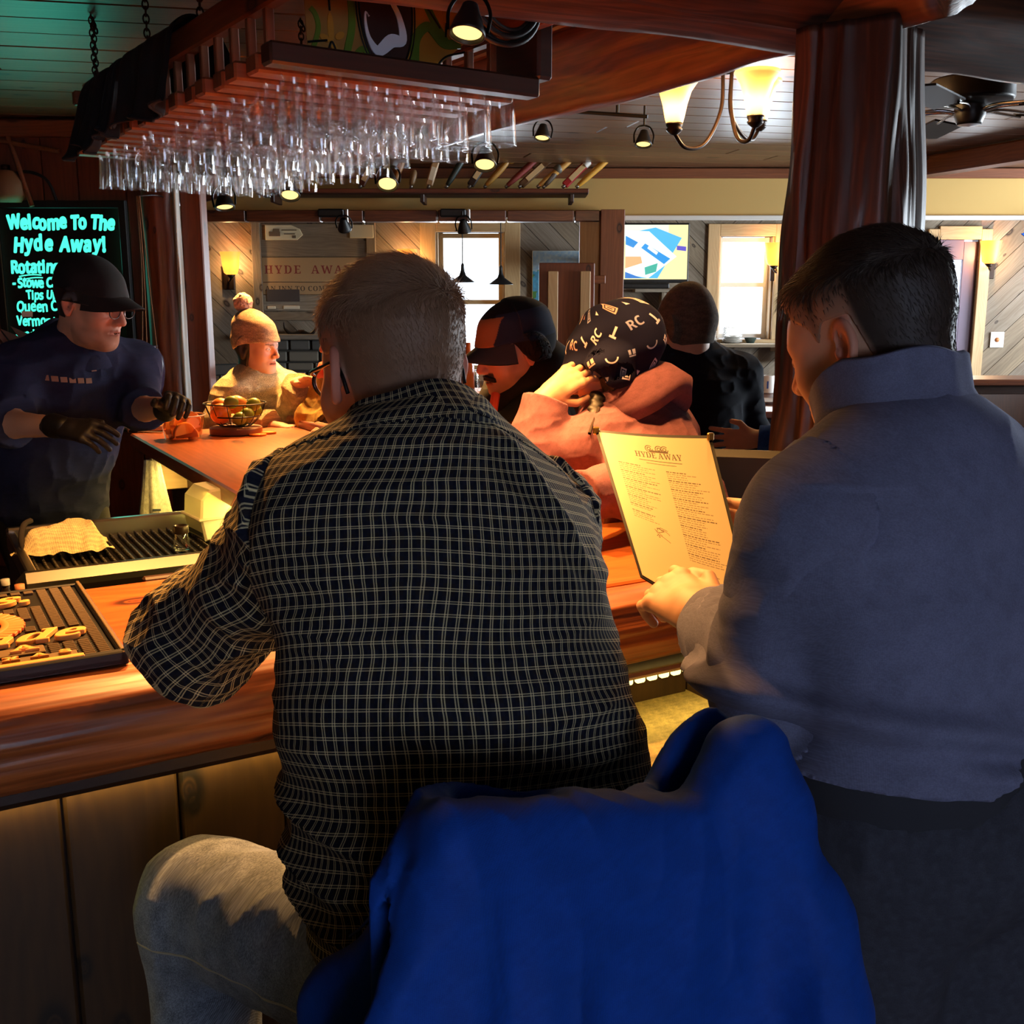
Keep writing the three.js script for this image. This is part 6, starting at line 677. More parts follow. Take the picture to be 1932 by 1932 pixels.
const denim = (() => { const t = pixelTex(256, 256, (u, v) => { const k = n2(u * 128, v * 128, 128, 128, 2) * 0.35 + 0.65 + 0.25 * sin((u * 3 + v) * 2 * PI * 22) * 0.5 + 0.3 * (fbm2(u * 5, v * 5, 5, 5, 6) - 0.5); return [150 * k, 164 * k, 186 * k]; }); scaled(t, 0.12, 0.12); return new THREE.MeshPhysicalMaterial({ map: t, bumpMap: t, bumpScale: 0.0004, roughness: 0.9, specularIntensity: 0.3 }); })();
{
  const t = thing('person', 'seated man in a navy plaid shirt, glasses and jeans, seen from behind', 'person', [0, 0, 0]), skin = SKIN.ruddy;
  const HP = at(738, 692, 1.33), hf = frameOf(0.6, 0.16, 0.03), HM = matOf(hf, HP, 1.0), inv = HM.clone().invert();
  const N = at(806, 868, 1.21), sL = at(622, 985, 1.18), sR = at(1005, 1010, 1.37), hip = at(930, 1700, 1.1), eL = at(362, 1205, 1.4), wL = at(470, 1040, 1.62), eR = at(1040, 1190, 1.6), wR = at(870, 1080, 1.74);
  const l = sL.clone().sub(sR).normalize(), u0 = N.clone().sub(hip).normalize(), f = l.clone().cross(u0).normalize(), u = f.clone().cross(l).normalize(), fr = { l, u, f }, mid = (q) => hip.clone().lerp(N, q);
  const torso = blend(0.09, ell(mid(0.76).addScaledVector(f, 0.02), 0.185, 0.17, 0.125, fr), ell(mid(0.5), 0.182, 0.22, 0.135, fr), ell(mid(0.22).addScaledVector(f, 0.01), 0.19, 0.18, 0.15, fr), ell(mid(-0.04), 0.19, 0.14, 0.15, fr), cap(mid(0.965).addScaledVector(f, 0.01), sL.clone().addScaledVector(u, 0.008), 0.052, 0.056), cap(mid(0.965).addScaledVector(f, 0.01), sR.clone().addScaledVector(u, 0.008), 0.052, 0.056));
  const aL = blend(0.045, cap(sL, eL.clone().addScaledVector(l, -0.005), 0.068, 0.06), cap(eL, wL, 0.06, 0.042)), aR = blend(0.045, cap(sR, eR, 0.07, 0.062), cap(eR, wR, 0.058, 0.04)), all = blend(0.05, torso, aL, aR);
  const kL = at(388, 1705, 1.37), kR = at(1010, 1640, 1.56), hl = hip.clone().addScaledVector(l, 0.09).setY(0.865), hr = hip.clone().addScaledVector(l, -0.09).setY(0.865), anL = V(kL.x + 0.02, 0.33, kL.z + 0.12), anR = V(kR.x, 0.33, kR.z + 0.1);
  const legL = blend(0.05, cap(hl, kL, 0.098, 0.082), cap(kL, anL, 0.076, 0.055)), legR = blend(0.05, cap(hr, kR, 0.098, 0.08), cap(kR, anR, 0.074, 0.055)), legs = blend(0.06, legL, legR, ell(hip.clone().setY(0.87), 0.185, 0.12, 0.16, fr));
  // body, one surface
  const [lo, hi] = box3([N, sL, sR, hip, eL, wL, eR, wR, kL, kR, anL, anR], 0.2), hl2 = { skin, side: -1 };
  const head = { skin, hair: [0.16, 0.1, 0.06], wide: 1.03, full: 0.9, h: 0.0022, neckR: 0.062, neckTo: N.clone().addScaledVector(u, -0.05).applyMatrix4(inv) };
  const hg = headGeo(head);
  const skinC = () => skin;
  part(t, 'body', mergeBody([hg.applyMatrix4(HM), netMesh(grow(blend(0.05, all, legs), -0.02), lo, hi, 0.022, { color: skinC }), netMesh(cap(eL, wL, 0.045, 0.031), eL.clone().min(wL).subScalar(0.08), eL.clone().max(wL).addScalar(0.08), 0.009, { color: skinC }), hand({ ...hl2, curl: [0.6, 0.7, 0.7, 0.75] }, wL, at(452, 965, 1.84).sub(wL), V(1, 0, -0.3)), hand({ skin, side: 1, curl: [0.7, 0.8, 0.8, 0.9] }, wR, at(800, 1060, 1.9).sub(wR), V(-0.3, -0.9, -0.2))]), skinMat);
  for (const [an, k] of [[anL, 0], [anR, 1]]) part(t, 'shoe', netMesh(blend(0.03, ell(V(an.x - 0.03, 0.285, an.z - 0.06), 0.045, 0.042, 0.13, frameOf(0.5)), cap(an, V(an.x, 0.29, an.z), 0.055)), V(an.x - 0.25, 0.2, an.z - 0.3), V(an.x + 0.25, 0.42, an.z + 0.2), 0.01), std('#2a1d14', 0.6));
  // shirt: torso, yoke, sleeves, collar, rolled cuffs
  const along = (x, y, z) => (x - hip.x) * u.x + (y - hip.y) * u.y + (z - hip.z) * u.z, uvT = (x, y, z) => { const c = along(x, y, z), px = x - hip.x - u.x * c, py = y - hip.y - u.y * c, pz = z - hip.z - u.z * c, a = px * l.x + py * l.y + pz * l.z, b = px * f.x + py * f.y + pz * f.z; return [atan2(a / 0.2, -b / 0.16) * 0.172 + 0.0025 * sin(c * 34 + a * 12) + 0.002 * (n3(x * 20, y * 20, z * 20, 4) - 0.5), c + 0.01 * (n3(x * 9, y * 9, z * 9, 7) - 0.5)]; };
  const low = (k) => (x, y, z) => k(x, y, z) * (1 - sstep(0.18, 0.42, along(x, y, z)));
  const crease = (x, y, z) => { const q = 0.5 * (aL(x, y, z) - torso(x, y, z)), q1 = 0.5 * (aR(x, y, z) - torso(x, y, z)); return -0.012 * (exp(-((q / 0.011) ** 2)) + exp(-((q1 / 0.011) ** 2))) * (1 - sstep(0.34, 0.5, along(x, y, z))); }, body = withFolds(grow(all, 0.01), crease, folds(0.011, 5, 9, 5, 3), low(folds(0.02, 5, 20, 5, 8)), folds(0.005, 14, 30, 14, 11), (x, y, z) => { const c = along(x, y, z), a = (x - hip.x) * l.x + (z - hip.z) * l.z; return 0.012 * exp(-(((a + 0.05 + (0.53 - c) * 0.35) / 0.016) ** 2)) * sstep(0.3, 0.42, c) * (1 - sstep(0.5, 0.54, c)); }), split = (arm) => (x, y, z) => 0.5 * (arm(x, y, z) - torso(x, y, z)) ;
  const sp0 = split(aL), sp1 = split(aR), isTorso = (x, y, z) => max(-sp0(x, y, z), -sp1(x, y, z)) , neckHole = cap(N.clone().addScaledVector(u, -0.03), HP, 0.072, 0.066), hem = mid(-0.17);
  const tf = (x, y, z) => { const d = body(x, y, z); return max(d, isTorso(x, y, z) - 0.01, -neckHole(x, y, z), -(along(x, y, z) + 0.11 + 0.02 * sin(atan2(x - hip.x, z - hip.z) * 3))); };
  const yokeAt = (x, y, z) => along(x, y, z) - 0.535 + 0.05 * clamp(abs((x - hip.x) * l.x + (z - hip.z) * l.z) / 0.2) ** 2;
  const [l1, h1] = box3([N, sL, sR, hip], 0.26), shirt = part(t, 'shirt', netMesh((x, y, z) => max(tf(x, y, z), yokeAt(x, y, z)), l1, h1, 0.0058, { uv: uvT }), plaidMat);
  part(t, 'yoke', netMesh((x, y, z) => max(tf(x, y, z) - 0.0014, -yokeAt(x, y, z) - 0.003), l1, h1, 0.0058, { uv: (x, y, z) => { const q = uvT(x, y, z); return [q[0] + 0.006, q[1] * 1.0 + 0.25 * q[0] * q[0] + 0.007]; } }), plaidMat);
  const sleeve = (arm, sp, S, E, W, cut, seed) => { const d1 = E.clone().sub(S), L1 = d1.length(), d2 = W.clone().sub(E), L2 = d2.length(); d1.normalize(); d2.normalize(); const n1 = d1.clone().cross(l).normalize(), m1 = n1.clone().cross(d1), uv = (x, y, z) => { const a = (x - S.x) * d1.x + (y - S.y) * d1.y + (z - S.z) * d1.z, b = (x - E.x) * d2.x + (y - E.y) * d2.y + (z - E.z) * d2.z, v = a < L1 ? a : L1 + max(b, 0), px = x - S.x - d1.x * a, py = y - S.y - d1.y * a, pz = z - S.z - d1.z * a; return [0.7 * (atan2(px * m1.x + py * m1.y + pz * m1.z, px * n1.x + py * n1.y + pz * n1.z) * 0.072 + 0.004 * sin(v * 40)), 0.7 * (v + 0.02 * (n3(x * 12, y * 12, z * 12, seed) - 0.5))]; };
    const bf = withFolds(grow(all, 0.011), crease, folds(0.01, 8, 10, 8, seed), folds(0.012, 12, 16, 12, seed + 3), folds(0.006, 22, 30, 22, seed + 5)), sf = (x, y, z) => max(bf(x, y, z), sp(x, y, z) - 0.006, ((x - E.x) * d2.x + (y - E.y) * d2.y + (z - E.z) * d2.z) - cut), [a, b] = box3([S, E, E.clone().addScaledVector(d2, cut)], 0.14);
    part(t, 'sleeve', netMesh(sf, a, b, 0.0058, { uv }), plaidMat);
    const C = E.clone().addScaledVector(d2, cut - 0.004), cf = { l: d2.clone().cross(V(0, 1, 0)).normalize(), u: d2, f: null }; cf.f = cf.l.clone().cross(cf.u).negate(); part(t, 'cuff', band(C, cf, [[0.05, -0.026], [0.067, -0.03], [0.072, -0.012], [0.069, 0.012], [0.062, 0.022], [0.05, 0.018]], { n: 60, ur: 0.07, warp: (q, r, h) => [r * (1 + 0.07 * sin(q * 3 + 1) + 0.04 * sin(q * 8)), h + 0.008 * sin(q * 2 + r * 60)] }), plaidMat); };
  sleeve(aL, sp0, sL, eL, wL, 0.085, 21); sleeve(aR, sp1, sR, eR, wR, 0.09, 25);
  const nk = N.clone().lerp(HP, 0.16).addScaledVector(f, 0.004), nu = HP.clone().sub(N).normalize().multiplyScalar(0.75).addScaledVector(V(0, 1, 0), 0.4).normalize(), nl = l.clone().addScaledVector(nu, -l.dot(nu)).normalize(), nf = nl.clone().cross(nu);
  part(t, 'collar', band(nk, { l: nl, u: nu, f: nf }, [[0.073, -0.02], [0.076, 0.034], [0.079, 0.038], [0.083, 0.036], [0.1, -0.006], [0.103, -0.014], [0.0995, -0.016], [0.082, 0.022], [0.079, -0.02]], { ur: 0.085, sx: 1.0, sz: 1.02, warp: (a, r, h) => { const fw = cos(a); return [r * (1 + 0.1 * max(0, fw)) + 0.003 * sin(a * 4 + 1), h * (1 - 0.25 * max(0, fw)) - 0.02 * max(0, fw) * max(0, fw) + 0.003 * sin(a * 5)]; } }), plaidMat);
  // jeans
  const jd = kL.clone().sub(hl).normalize(); const jg = withFolds(grow(legs, 0.004), folds(0.006, 9, 9, 9, 31), folds(0.003, 24, 24, 24, 33)), [jl, jh] = box3([hip.clone().setY(0.86), kL, kR, anL, anR], 0.17); part(t, 'jeans', netMesh((x, y, z) => max(jg(x, y, z), y - 0.98), jl, jh, 0.008, { uv: (x, y, z) => [(x - hl.x) * jd.x + (z - hl.z) * jd.z, y + ((x - hl.x) * jd.z - (z - hl.z) * jd.x) * 0.8] }), denim);
  { const sm = []; for (let i = 0; i <= 14; i++) { const q = hl.clone().lerp(kL, 0.18 + i / 14 * 0.86), side = jd.clone().cross(V(0, 1, 0)).normalize(); if (side.z < 0) side.negate(); let p = q.clone().addScaledVector(side, 0.2).addScaledVector(V(0, 1, 0), -0.02); for (let s = 0; s < 20; s++) p.addScaledVector(side, -max(0, min(0.03, jg(p.x, p.y, p.z)))); sm.push(p.clone()); } part(t, 'seam', tube(sm, 0.0016, 40, 5), std('#a8a79c', 0.9)); }
  // hair, cropped at the sides and combed on top
  const line = (x, z) => z < -0.035 ? -0.082 + 0.3 * max(0, abs(x) - 0.035) : lerp(-0.075, 0.022, sstep(-0.035, -0.018, z)) + (z > 0.03 ? (z - 0.03) * 0.8 : 0), keep = (x, y, z) => max((line(x, z) - y) * 0.7, abs(x) - 0.0805), thick = (x, y, z) => 0.0018 + 0.0075 * sstep(0.02, 0.09, y) + 0.002 * sstep(-0.08, -0.02, y) + 0.0016 * (n3(x * 90, y * 30, z * 60, 3) - 0.5) ;
  const hairMat = new THREE.MeshPhysicalMaterial({ color: '#ffffff', vertexColors: true, roughness: 0.62, sheen: 0.2, sheenColor: new THREE.Color('#8a6448') }), hc = new THREE.Color('#7a5840').toArray(), hs = capShell(t, 'hair', HM, head, thick, keep, hairMat, { h: 0.003, color: (x, y, z) => mix3(skin.map((v) => v * 0.8), hc, 0.35 + 0.65 * sstep(0, 0.075, y - line(x, z))) });
  const sg = hs.geometry.clone().applyMatrix4(inv), strandMat = std('#8a6448', 0.55);
  strands(hs, sg, HM, (x, y, z) => keep(x, y, z) > 0.001 || (abs(x) > 0.06 && hypot(y, z + 0.012) < 0.043) ? 0 : 0.1 + 0.9 * sstep(0, 0.09, y - line(x, z)), (P, Nn, R) => { const top = sstep(0.045, 0.1, P.y), d = V((R() - 0.5) * 0.5 + top * 0.5, -0.75 * (1 - top) + 0.1, -0.35 * (1 - top) + 0.5 * top + (R() - 0.5) * 0.5); return d.addScaledVector(Nn, -d.dot(Nn)).addScaledVector(Nn, 0.06 + R() * R() * 0.16); }, (P, R) => 0.006 + 0.016 * sstep(0.03, 0.1, P.y) * (0.5 + R()), strandMat, 14000, 71);
  // glasses
  const gm = std('#140d0c', 0.25), gl = new THREE.Group(); gl.name = 'glasses'; t.add(gl); gl.applyMatrix4(HM); const ring = (sx) => { const g = new THREE.TorusGeometry(0.025, 0.0026, 10, 40).scale(1.05, 0.86, 1).rotateY(sx * 0.16).translate(sx * 0.034, -0.006, 0.113 - 0.006); return g; };
  for (const s of [-1, 1]) { part(gl, 'rim', ring(s), gm); part(gl, 'lens', new THREE.CircleGeometry(0.025, 32).scale(1.05, 0.86, 1).rotateY(s * 0.16).translate(s * 0.034, -0.006, 0.107), M.pane); part(gl, 'temple', tube([[s * 0.06, 0.004, 0.1], [s * 0.07, 0.006, 0.085], [s * 0.079, 0.008, 0.03], [s * 0.0815, 0.008, -0.012], [s * 0.083, -0.006, -0.03], [s * 0.081, -0.03, -0.037]], 0.0026, 30, 8), gm); } part(gl, 'bridge', tube([[-0.011, 0, 0.111], [0, 0.003, 0.114], [0.011, 0, 0.111]], 0.0022, 12, 8), gm);
  // his stool and the blue jacket over its back
  const sx = hip.x - 0.015, sz = hip.z - 0.06; stool('bar_stool', 'dark bar stool with a back, under the man in plaid', sx, sz, BTURN, M.linen, true);
}
{ // blue shell jacket slung over the stool back
  const L = V(-0.058, 1.19, -0.79), Rr = V(0.235, 1.185, -1.0), W = L.distanceTo(Rr), A = Rr.clone().sub(L).setY(0).normalize(), Nn = V(-A.z, 0, A.x); if (Nn.z < 0) Nn.negate(); // towards the viewer
  const top = (a) => { const q = clamp(a / W); return (q < 0.76 ? 1.2 - 0.075 * q / 0.76 : lerp(1.125, 1.188, sstep(0.74, 1, q))) - 0.9 * max(0, a - W) - (a < 0 ? -a * 0.9 : 0); };
  const panel = (x, y, z) => { const a = (x - L.x) * A.x + (z - L.z) * A.z, c = (x - L.x) * Nn.x + (z - L.z) * Nn.z, b = top(a) - y, dd = sstep(0, 0.35, b); const fo = 0.02 + dd * (0.03 + 0.03 * exp(-(((a + 0.005 + b * 0.16) / 0.03) ** 2)) * 1.0 - 0.035 * exp(-(((a - 0.035 + b * 0.1) / 0.022) ** 2)) + 0.013 * sin(a * 34 + b * 5) + 0.009 * sin(a * 21 - b * 4 + 1) + 0.02 * (n3(a * 9, b * 3.5, 3.3, 51) - 0.5) + 0.03 * pow(1 - abs(n3(a * 11 + b * 3, b * 4 - a * 5, 7.1, 53) * 2 - 1), 3)) + 0.02 * sstep(0, 0.05, b) - 0.05 * sstep(0.04, 0.2, -a); const th = 0.014; const ea = max(-(a + 0.02 + min(0.2, 0.85 * max(b, 0) + 0.02)), a - W - 0.015, -b, b - 0.72); return smax((abs(c - fo) - th) * 0.75, ea * 0.8, 0.02); };
  const topRoll = (() => { const pts = []; for (let i = 0; i <= 8; i++) { const a = i / 8 * W; pts.push(V(L.x + A.x * a + Nn.x * 0.012, top(a) - 0.022, L.z + A.z * a + Nn.z * 0.012)); } return blend(0.02, pts.slice(1).map((p, i) => cap(pts[i], p, 0.018))); })();
  const front = (x, y, z) => { const a = (x - L.x) * A.x + (z - L.z) * A.z, c = (x - L.x) * Nn.x + (z - L.z) * Nn.z, b = top(a) - y; return smax((abs(c + 0.035 + 0.02 * sin(a * 25)) - 0.009) * 0.8, max(-(a + 0.06), a - W - 0.02, -b, b - 0.25), 0.015); };
  const S0 = V(0.22, 1.165, -0.985), S1 = at(1432, 1520, 0.99), S2 = at(1528, 1735, 0.97), S3 = at(1560, 1900, 0.92), S4 = V(S3.x - 0.015, 0.72, S3.z), sleeveF = blend(0.05, cap(S0, S1, 0.02, 0.036), cap(S1, S2, 0.036, 0.036), cap(S2, S3, 0.036, 0.03), cap(S3, S4, 0.032, 0.032));
  const T0 = L.clone().add(V(0.01, -0.03, -0.02)), T1 = at(655, 1900, 0.86), T2 = V(T1.x - 0.03, 0.62, T1.z - 0.02), sl2 = blend(0.06, cap(T0, T1, 0.014, 0.028), cap(T1, T2, 0.028, 0.03));
  const F = withFolds(blend(0.03, panel, topRoll, front, sleeveF, sl2), folds(0.004, 9, 6, 9, 51), folds(0.0025, 26, 18, 26, 55));
  const [lo, hi] = box3([L, Rr, S1, S2, S4, T2, V(0.2, 0.48, -0.7), V(-0.25, 0.48, -0.75)], 0.13), j = thing('jacket', 'bright blue shell jacket draped over the back of the bar stool', 'jacket', [0, 0, 0]), jm = clothMat({ color: '#0f429e', a: 0.1, period: 0.04, freq: 30, bump: 0.00025, rough: 0.72, sheen: 0.25 });
  part(j, 'shell', netMesh(F, lo, hi, 0.006, { uv: (x, y, z) => [x + z * 0.5, y] }), jm);
  const onto = (pts) => pts.map((p) => { const d = p.clone().sub(camera.position).normalize(); const q = p.clone().addScaledVector(d, -0.25); for (let i = 0; i < 40; i++) q.addScaledVector(d, max(0.0004, min(0.03, F(q.x, q.y, q.z) * 0.8))); return q.addScaledVector(d, -0.001); });
  const refl = std('#8f9296', 0.4, 0.2); part(j, 'reflective_strip', tube(onto([at(1392, 1588, 0.92), at(1420, 1598, 0.92), at(1450, 1622, 0.92), at(1484, 1650, 0.92)]), 0.0035, 24, 6), refl); part(j, 'reflective_strip', tube(onto([at(1500, 1868, 0.86), at(1503, 1900, 0.86), at(1505, 1940, 0.86)]), 0.0035, 24, 6), refl);
  const seam = std('#0c2c74', 0.8); part(j, 'seam', tube(onto([at(730, 1610, 0.82), at(715, 1690, 0.82), at(690, 1740, 0.82), at(610, 1800, 0.84), at(535, 1866, 0.84)]), 0.0014, 40, 5), seam); part(j, 'seam', tube(onto([at(812, 1540, 0.8), at(800, 1600, 0.8), at(790, 1690, 0.78), at(770, 1800, 0.76)]), 0.0012, 30, 5), seam); part(j, 'seam', tube(onto([at(1345, 1750, 0.88), at(1310, 1830, 0.88), at(1255, 1910, 0.86)]), 0.0014, 30, 5), seam);
}
// ---------- the man in the grey fleece with the menu ----------
const fleece = clothMat({ color: '#6c6e88', a: 0.12, period: 0.11, n: 256, freq: 90, bump: 0.0007, seed: 12, sheen: 0.35 });
{
  const t = thing('person', 'standing man in a grey-blue fleece reading a menu, seen from behind', 'person', [0, 0, 0]), skin = SKIN.fair;
  const HP = at(1640, 640, 1.36), hf = frameOf(0.74, 0.32, 0.06), HM = matOf(hf, HP, 1.02), inv = HM.clone().invert();
  const N = at(1720, 868, 1.27), sL = at(1530, 1005, 1.2), sR = at(1930, 930, 1.46), hip = at(1740, 1530, 1.24), eL = at(1478, 1290, 1.22), wL = at(1340, 1168, 1.47), eR = at(1700, 1230, 1.66), wR = at(1470, 1015, 1.74);
  const l = sL.clone().sub(sR).normalize(), u0 = N.clone().sub(hip).normalize(), f = l.clone().cross(u0).normalize(), u = f.clone().cross(l).normalize(), fr = { l, u, f }, mid = (q) => hip.clone().lerp(N, q);
  const torso = blend(0.09, ell(mid(0.72).addScaledVector(f, 0.01), 0.2, 0.18, 0.135, fr), ell(mid(0.4).addScaledVector(f, 0.02), 0.195, 0.22, 0.15, fr), ell(mid(0.1), 0.195, 0.16, 0.15, fr), cap(mid(0.96), sL.clone().addScaledVector(u, 0.006), 0.052, 0.056), cap(mid(0.96), sR.clone().addScaledVector(u, 0.006), 0.052, 0.056));
  const aL = blend(0.05, cap(sL, eL, 0.076, 0.07), cap(eL, wL, 0.062, 0.044)), aR = blend(0.05, cap(sR, eR, 0.072, 0.064), cap(eR, wR, 0.056, 0.04)), all = blend(0.014, torso, aL, aR);
  const hL = hip.clone().addScaledVector(l, 0.1), hR = hip.clone().addScaledVector(l, -0.1), kL = V(hL.x + 0.0, 0.52, hL.z - 0.06), kR = V(hR.x + 0.02, 0.52, hR.z + 0.0), anL = V(kL.x, 0.09, kL.z + 0.03), anR = V(kR.x + 0.02, 0.09, kR.z + 0.05);
  const lgL = blend(0.05, cap(hL, kL, 0.105, 0.08), cap(kL, anL, 0.078, 0.066)), lgR = blend(0.05, cap(hR, kR, 0.115, 0.09), cap(kR, anR, 0.085, 0.07)), legs = blend(0.04, lgL, lgR, ell(hip, 0.19, 0.13, 0.16, fr));
  const [lo, hi] = box3([N, sL, sR, hip, eL, wL, eR, wR, anL, anR], 0.2), head = { skin, wide: 1.02, full: 0.6, h: 0.0022, neckR: 0.063, neckTo: N.clone().addScaledVector(u, -0.05).applyMatrix4(inv), brows: 1 };
  const hDir = at(1222, 1090, 1.62).sub(wL);
  part(t, 'body', mergeBody([headGeo(head).applyMatrix4(HM), netMesh(grow(blend(0.05, all, legs), -0.022), lo, hi, 0.022, { color: () => skin }), hand({ skin: [0.55, 0.3, 0.18], side: -1, h: 0.0022, k: 1.14, curl: [[0.3, 0.75, 0.5], [0.4, 0.85, 0.55], [0.5, 0.95, 0.6], [0.55, 0.95, 0.6]], spread: 0.12, thumb: [[0.034, 0.024, 0.004], [0.05, 0.056, 0.004], [0.045, 0.086, 0.006]] }, wL.clone().addScaledVector(hDir, 0.1), hDir, V(0.05, -0.55, -0.85)), hand({ skin: [0.55, 0.3, 0.18], side: 1, h: 0.0024, curl: [0.35, 0.35, 0.4, 0.45], thumb: [[0.034, 0.024, 0.02], [0.05, 0.05, 0.04], [0.05, 0.08, 0.042]] }, wR, at(1385, 1000, 1.8).sub(wR), V(-0.25, 0.1, 0.95))]), skinMat);
  const rp = wL.clone().addScaledVector(hDir, 0.1), hm = handMatrix(rp, hDir, V(0.05, -0.55, -0.85)); part(t, 'ring', new THREE.TorusGeometry(0.0105, 0.0022, 10, 28).rotateX(PI / 2 + 0.45).scale(1.0, 1.4, 1.0).translate(0.0115, 0.107, 0.004).applyMatrix4(hm), std('#d8b060', 0.18, 1), 'gold ring');
  for (const an of [anL, anR]) part(t, 'shoe', netMesh(blend(0.03, ell(V(an.x - 0.04, 0.045, an.z - 0.07), 0.05, 0.046, 0.14, frameOf(0.5)), cap(an, V(an.x, 0.05, an.z), 0.06)), V(an.x - 0.25, -0.01, an.z - 0.3), V(an.x + 0.25, 0.2, an.z + 0.2), 0.01), std('#20140e', 0.6));
  const along = (x, y, z) => (x - hip.x) * u.x + (y - hip.y) * u.y + (z - hip.z) * u.z, lat = (x, y, z) => (x - hip.x) * l.x + (y - hip.y) * l.y + (z - hip.z) * l.z;
  const crease = (x, y, z) => { const q = 0.5 * (aL(x, y, z) - torso(x, y, z)), q1 = 0.5 * (aR(x, y, z) - torso(x, y, z)); return -0.008 * (exp(-((q / 0.013) ** 2)) + exp(-((q1 / 0.013) ** 2))) * (1 - sstep(0.36, 0.52, along(x, y, z))); }, body = withFolds(grow(all, 0.013), crease, folds(0.009, 4, 7, 4, 5), folds(0.004, 13, 16, 13, 9), (x, y, z) => { const c = along(x, y, z), a = lat(x, y, z), q = c - 0.13 - 0.25 * (a + 0.02) , q2 = c - 0.3 + 0.05 * a, q3 = c - 0.05 - 0.45 * (a + 0.05); return 0.015 * exp(-((q / 0.018) ** 2)) * sstep(-0.25, -0.1, a) - 0.01 * exp(-(((q + 0.03) / 0.015) ** 2)) + 0.008 * exp(-((q2 / 0.02) ** 2)) * sstep(-0.05, 0.1, a) + 0.014 * exp(-((q3 / 0.022) ** 2)); });
  const spl = (arm) => (x, y, z) => 0.5 * (arm(x, y, z) - torso(x, y, z)), s0 = spl(aL), s1 = spl(aR), nh = cap(N.clone().addScaledVector(u, -0.03), HP, 0.07, 0.066), hemAt = (x, y, z) => along(x, y, z) - 0.085 - 0.75 * max(0, 0.1 - lat(x, y, z)) - 0.15 * max(0, lat(x, y, z) - 0.1);
  const tf = (x, y, z) => max(body(x, y, z), -s0(x, y, z) - 0.04, -s1(x, y, z) - 0.04, -nh(x, y, z), -hemAt(x, y, z) * 0.9), uvT = (x, y, z) => [lat(x, y, z), along(x, y, z)], [l1, h1] = box3([N, sL, sR, hip], 0.27);
  part(t, 'fleece', netMesh(tf, l1, h1, 0.006, { uv: uvT }), fleece);
  const sleeve = (sp, S, E, W, seed) => { const d2 = W.clone().sub(E).normalize(), bf = withFolds(grow(all, 0.014), crease, folds(0.007, 7, 9, 7, seed), folds(0.008, 11, 14, 11, seed + 2)), sf = (x, y, z) => max(bf(x, y, z), sp(x, y, z) - 0.01, (x - W.x) * d2.x + (y - W.y) * d2.y + (z - W.z) * d2.z + 0.05), [a, b] = box3([S, E, W], 0.12); part(t, 'sleeve', netMesh(sf, a, b, 0.006, { uv: (x, y, z) => [x - z * 0.5, y] }), fleece); const C = W.clone().addScaledVector(d2, -0.03), cl = d2.clone().cross(V(0, 1, 0)).normalize(); part(t, 'cuff', band(C, { l: cl, u: d2, f: cl.clone().cross(d2).negate() }, [[0.042, -0.035], [0.053, -0.03], [0.052, 0.02], [0.048, 0.028], [0.04, 0.026]], { n: 48, warp: (q, r, h) => [r * (1 + 0.04 * sin(q * 4)), h + 0.004 * sin(q * 3)] }), fleece); };
  sleeve(s0, sL, eL, wL, 41); sleeve(s1, sR, eR, wR, 45);
  const nk = N.clone().lerp(HP, 0.42), nu = HP.clone().sub(N).normalize().multiplyScalar(0.5).addScaledVector(V(0, 1, 0), 0.6).normalize(), nl = l.clone().addScaledVector(nu, -l.dot(nu)).normalize(), nf = nl.clone().cross(nu);
  part(t, 'collar', band(nk, { l: nl, u: nu, f: nf }, [[0.08, -0.05], [0.076, 0.0], [0.08, 0.052], [0.084, 0.057], [0.089, 0.052], [0.09, 0.01], [0.103, -0.02], [0.105, -0.026], [0.1, -0.03], [0.09, -0.02]], { n: 90, ur: 0.085, sx: 1.06, warp: (a, r, h) => { const fw = cos(a); return [r * (1 + 0.16 * max(0, fw) ** 2 * sstep(-0.02, 0.05, h)) + 0.002 * sin(a * 7), h * (1 - 0.15 * max(0, fw)) - 0.02 * max(0, fw) + 0.003 * sin(a * 5 + 1)]; } }), fleece);
  part(t, 'undershirt', netMesh((x, y, z) => max(grow(torso, 0.004)(x, y, z), -(along(x, y, z) - 0.05 - 0.6 * max(0, 0.1 - lat(x, y, z))), along(x, y, z) - 0.22), l1, h1, 0.01), std('#2b2c34', 0.9));
  const pm = clothMat({ color: '#3c3d46', a: 0.2, period: 0.05, freq: 40, bump: 0.0006, seed: 15 }), pf = withFolds(grow(legs, 0.012), folds(0.012, 6, 5, 6, 61), folds(0.007, 14, 10, 14, 63)), [pl, ph] = box3([hL, hR, anL, anR], 0.2); part(t, 'trousers', netMesh((x, y, z) => max(pf(x, y, z), along(x, y, z) - 0.16), pl, ph, 0.008, { uv: (x, y, z) => [x + z * 0.5, y] }), pm);
  // hair: dark, longer on top with a forward tuft, faded sides
  const line = (x, z) => z < -0.04 ? -0.085 + 0.35 * max(0, abs(x) - 0.03) : lerp(-0.07, 0.03, sstep(-0.045, -0.022, z)) - 0.024 * exp(-(((z - 0.026) / 0.008) ** 2)) + (z > 0.04 ? (z - 0.04) * 0.75 : 0), keep = (x, y, z) => max((line(x, z) - y) * 0.7, abs(x) - 0.0805), thick = (x, y, z) => 0.0015 + 0.009 * sstep(0.02, 0.09, y) + 0.008 * sstep(0.03, 0.085, z) * sstep(0.05, 0.09, y) + 0.002 * (n3(x * 80, y * 40, z * 50, 3) - 0.5);
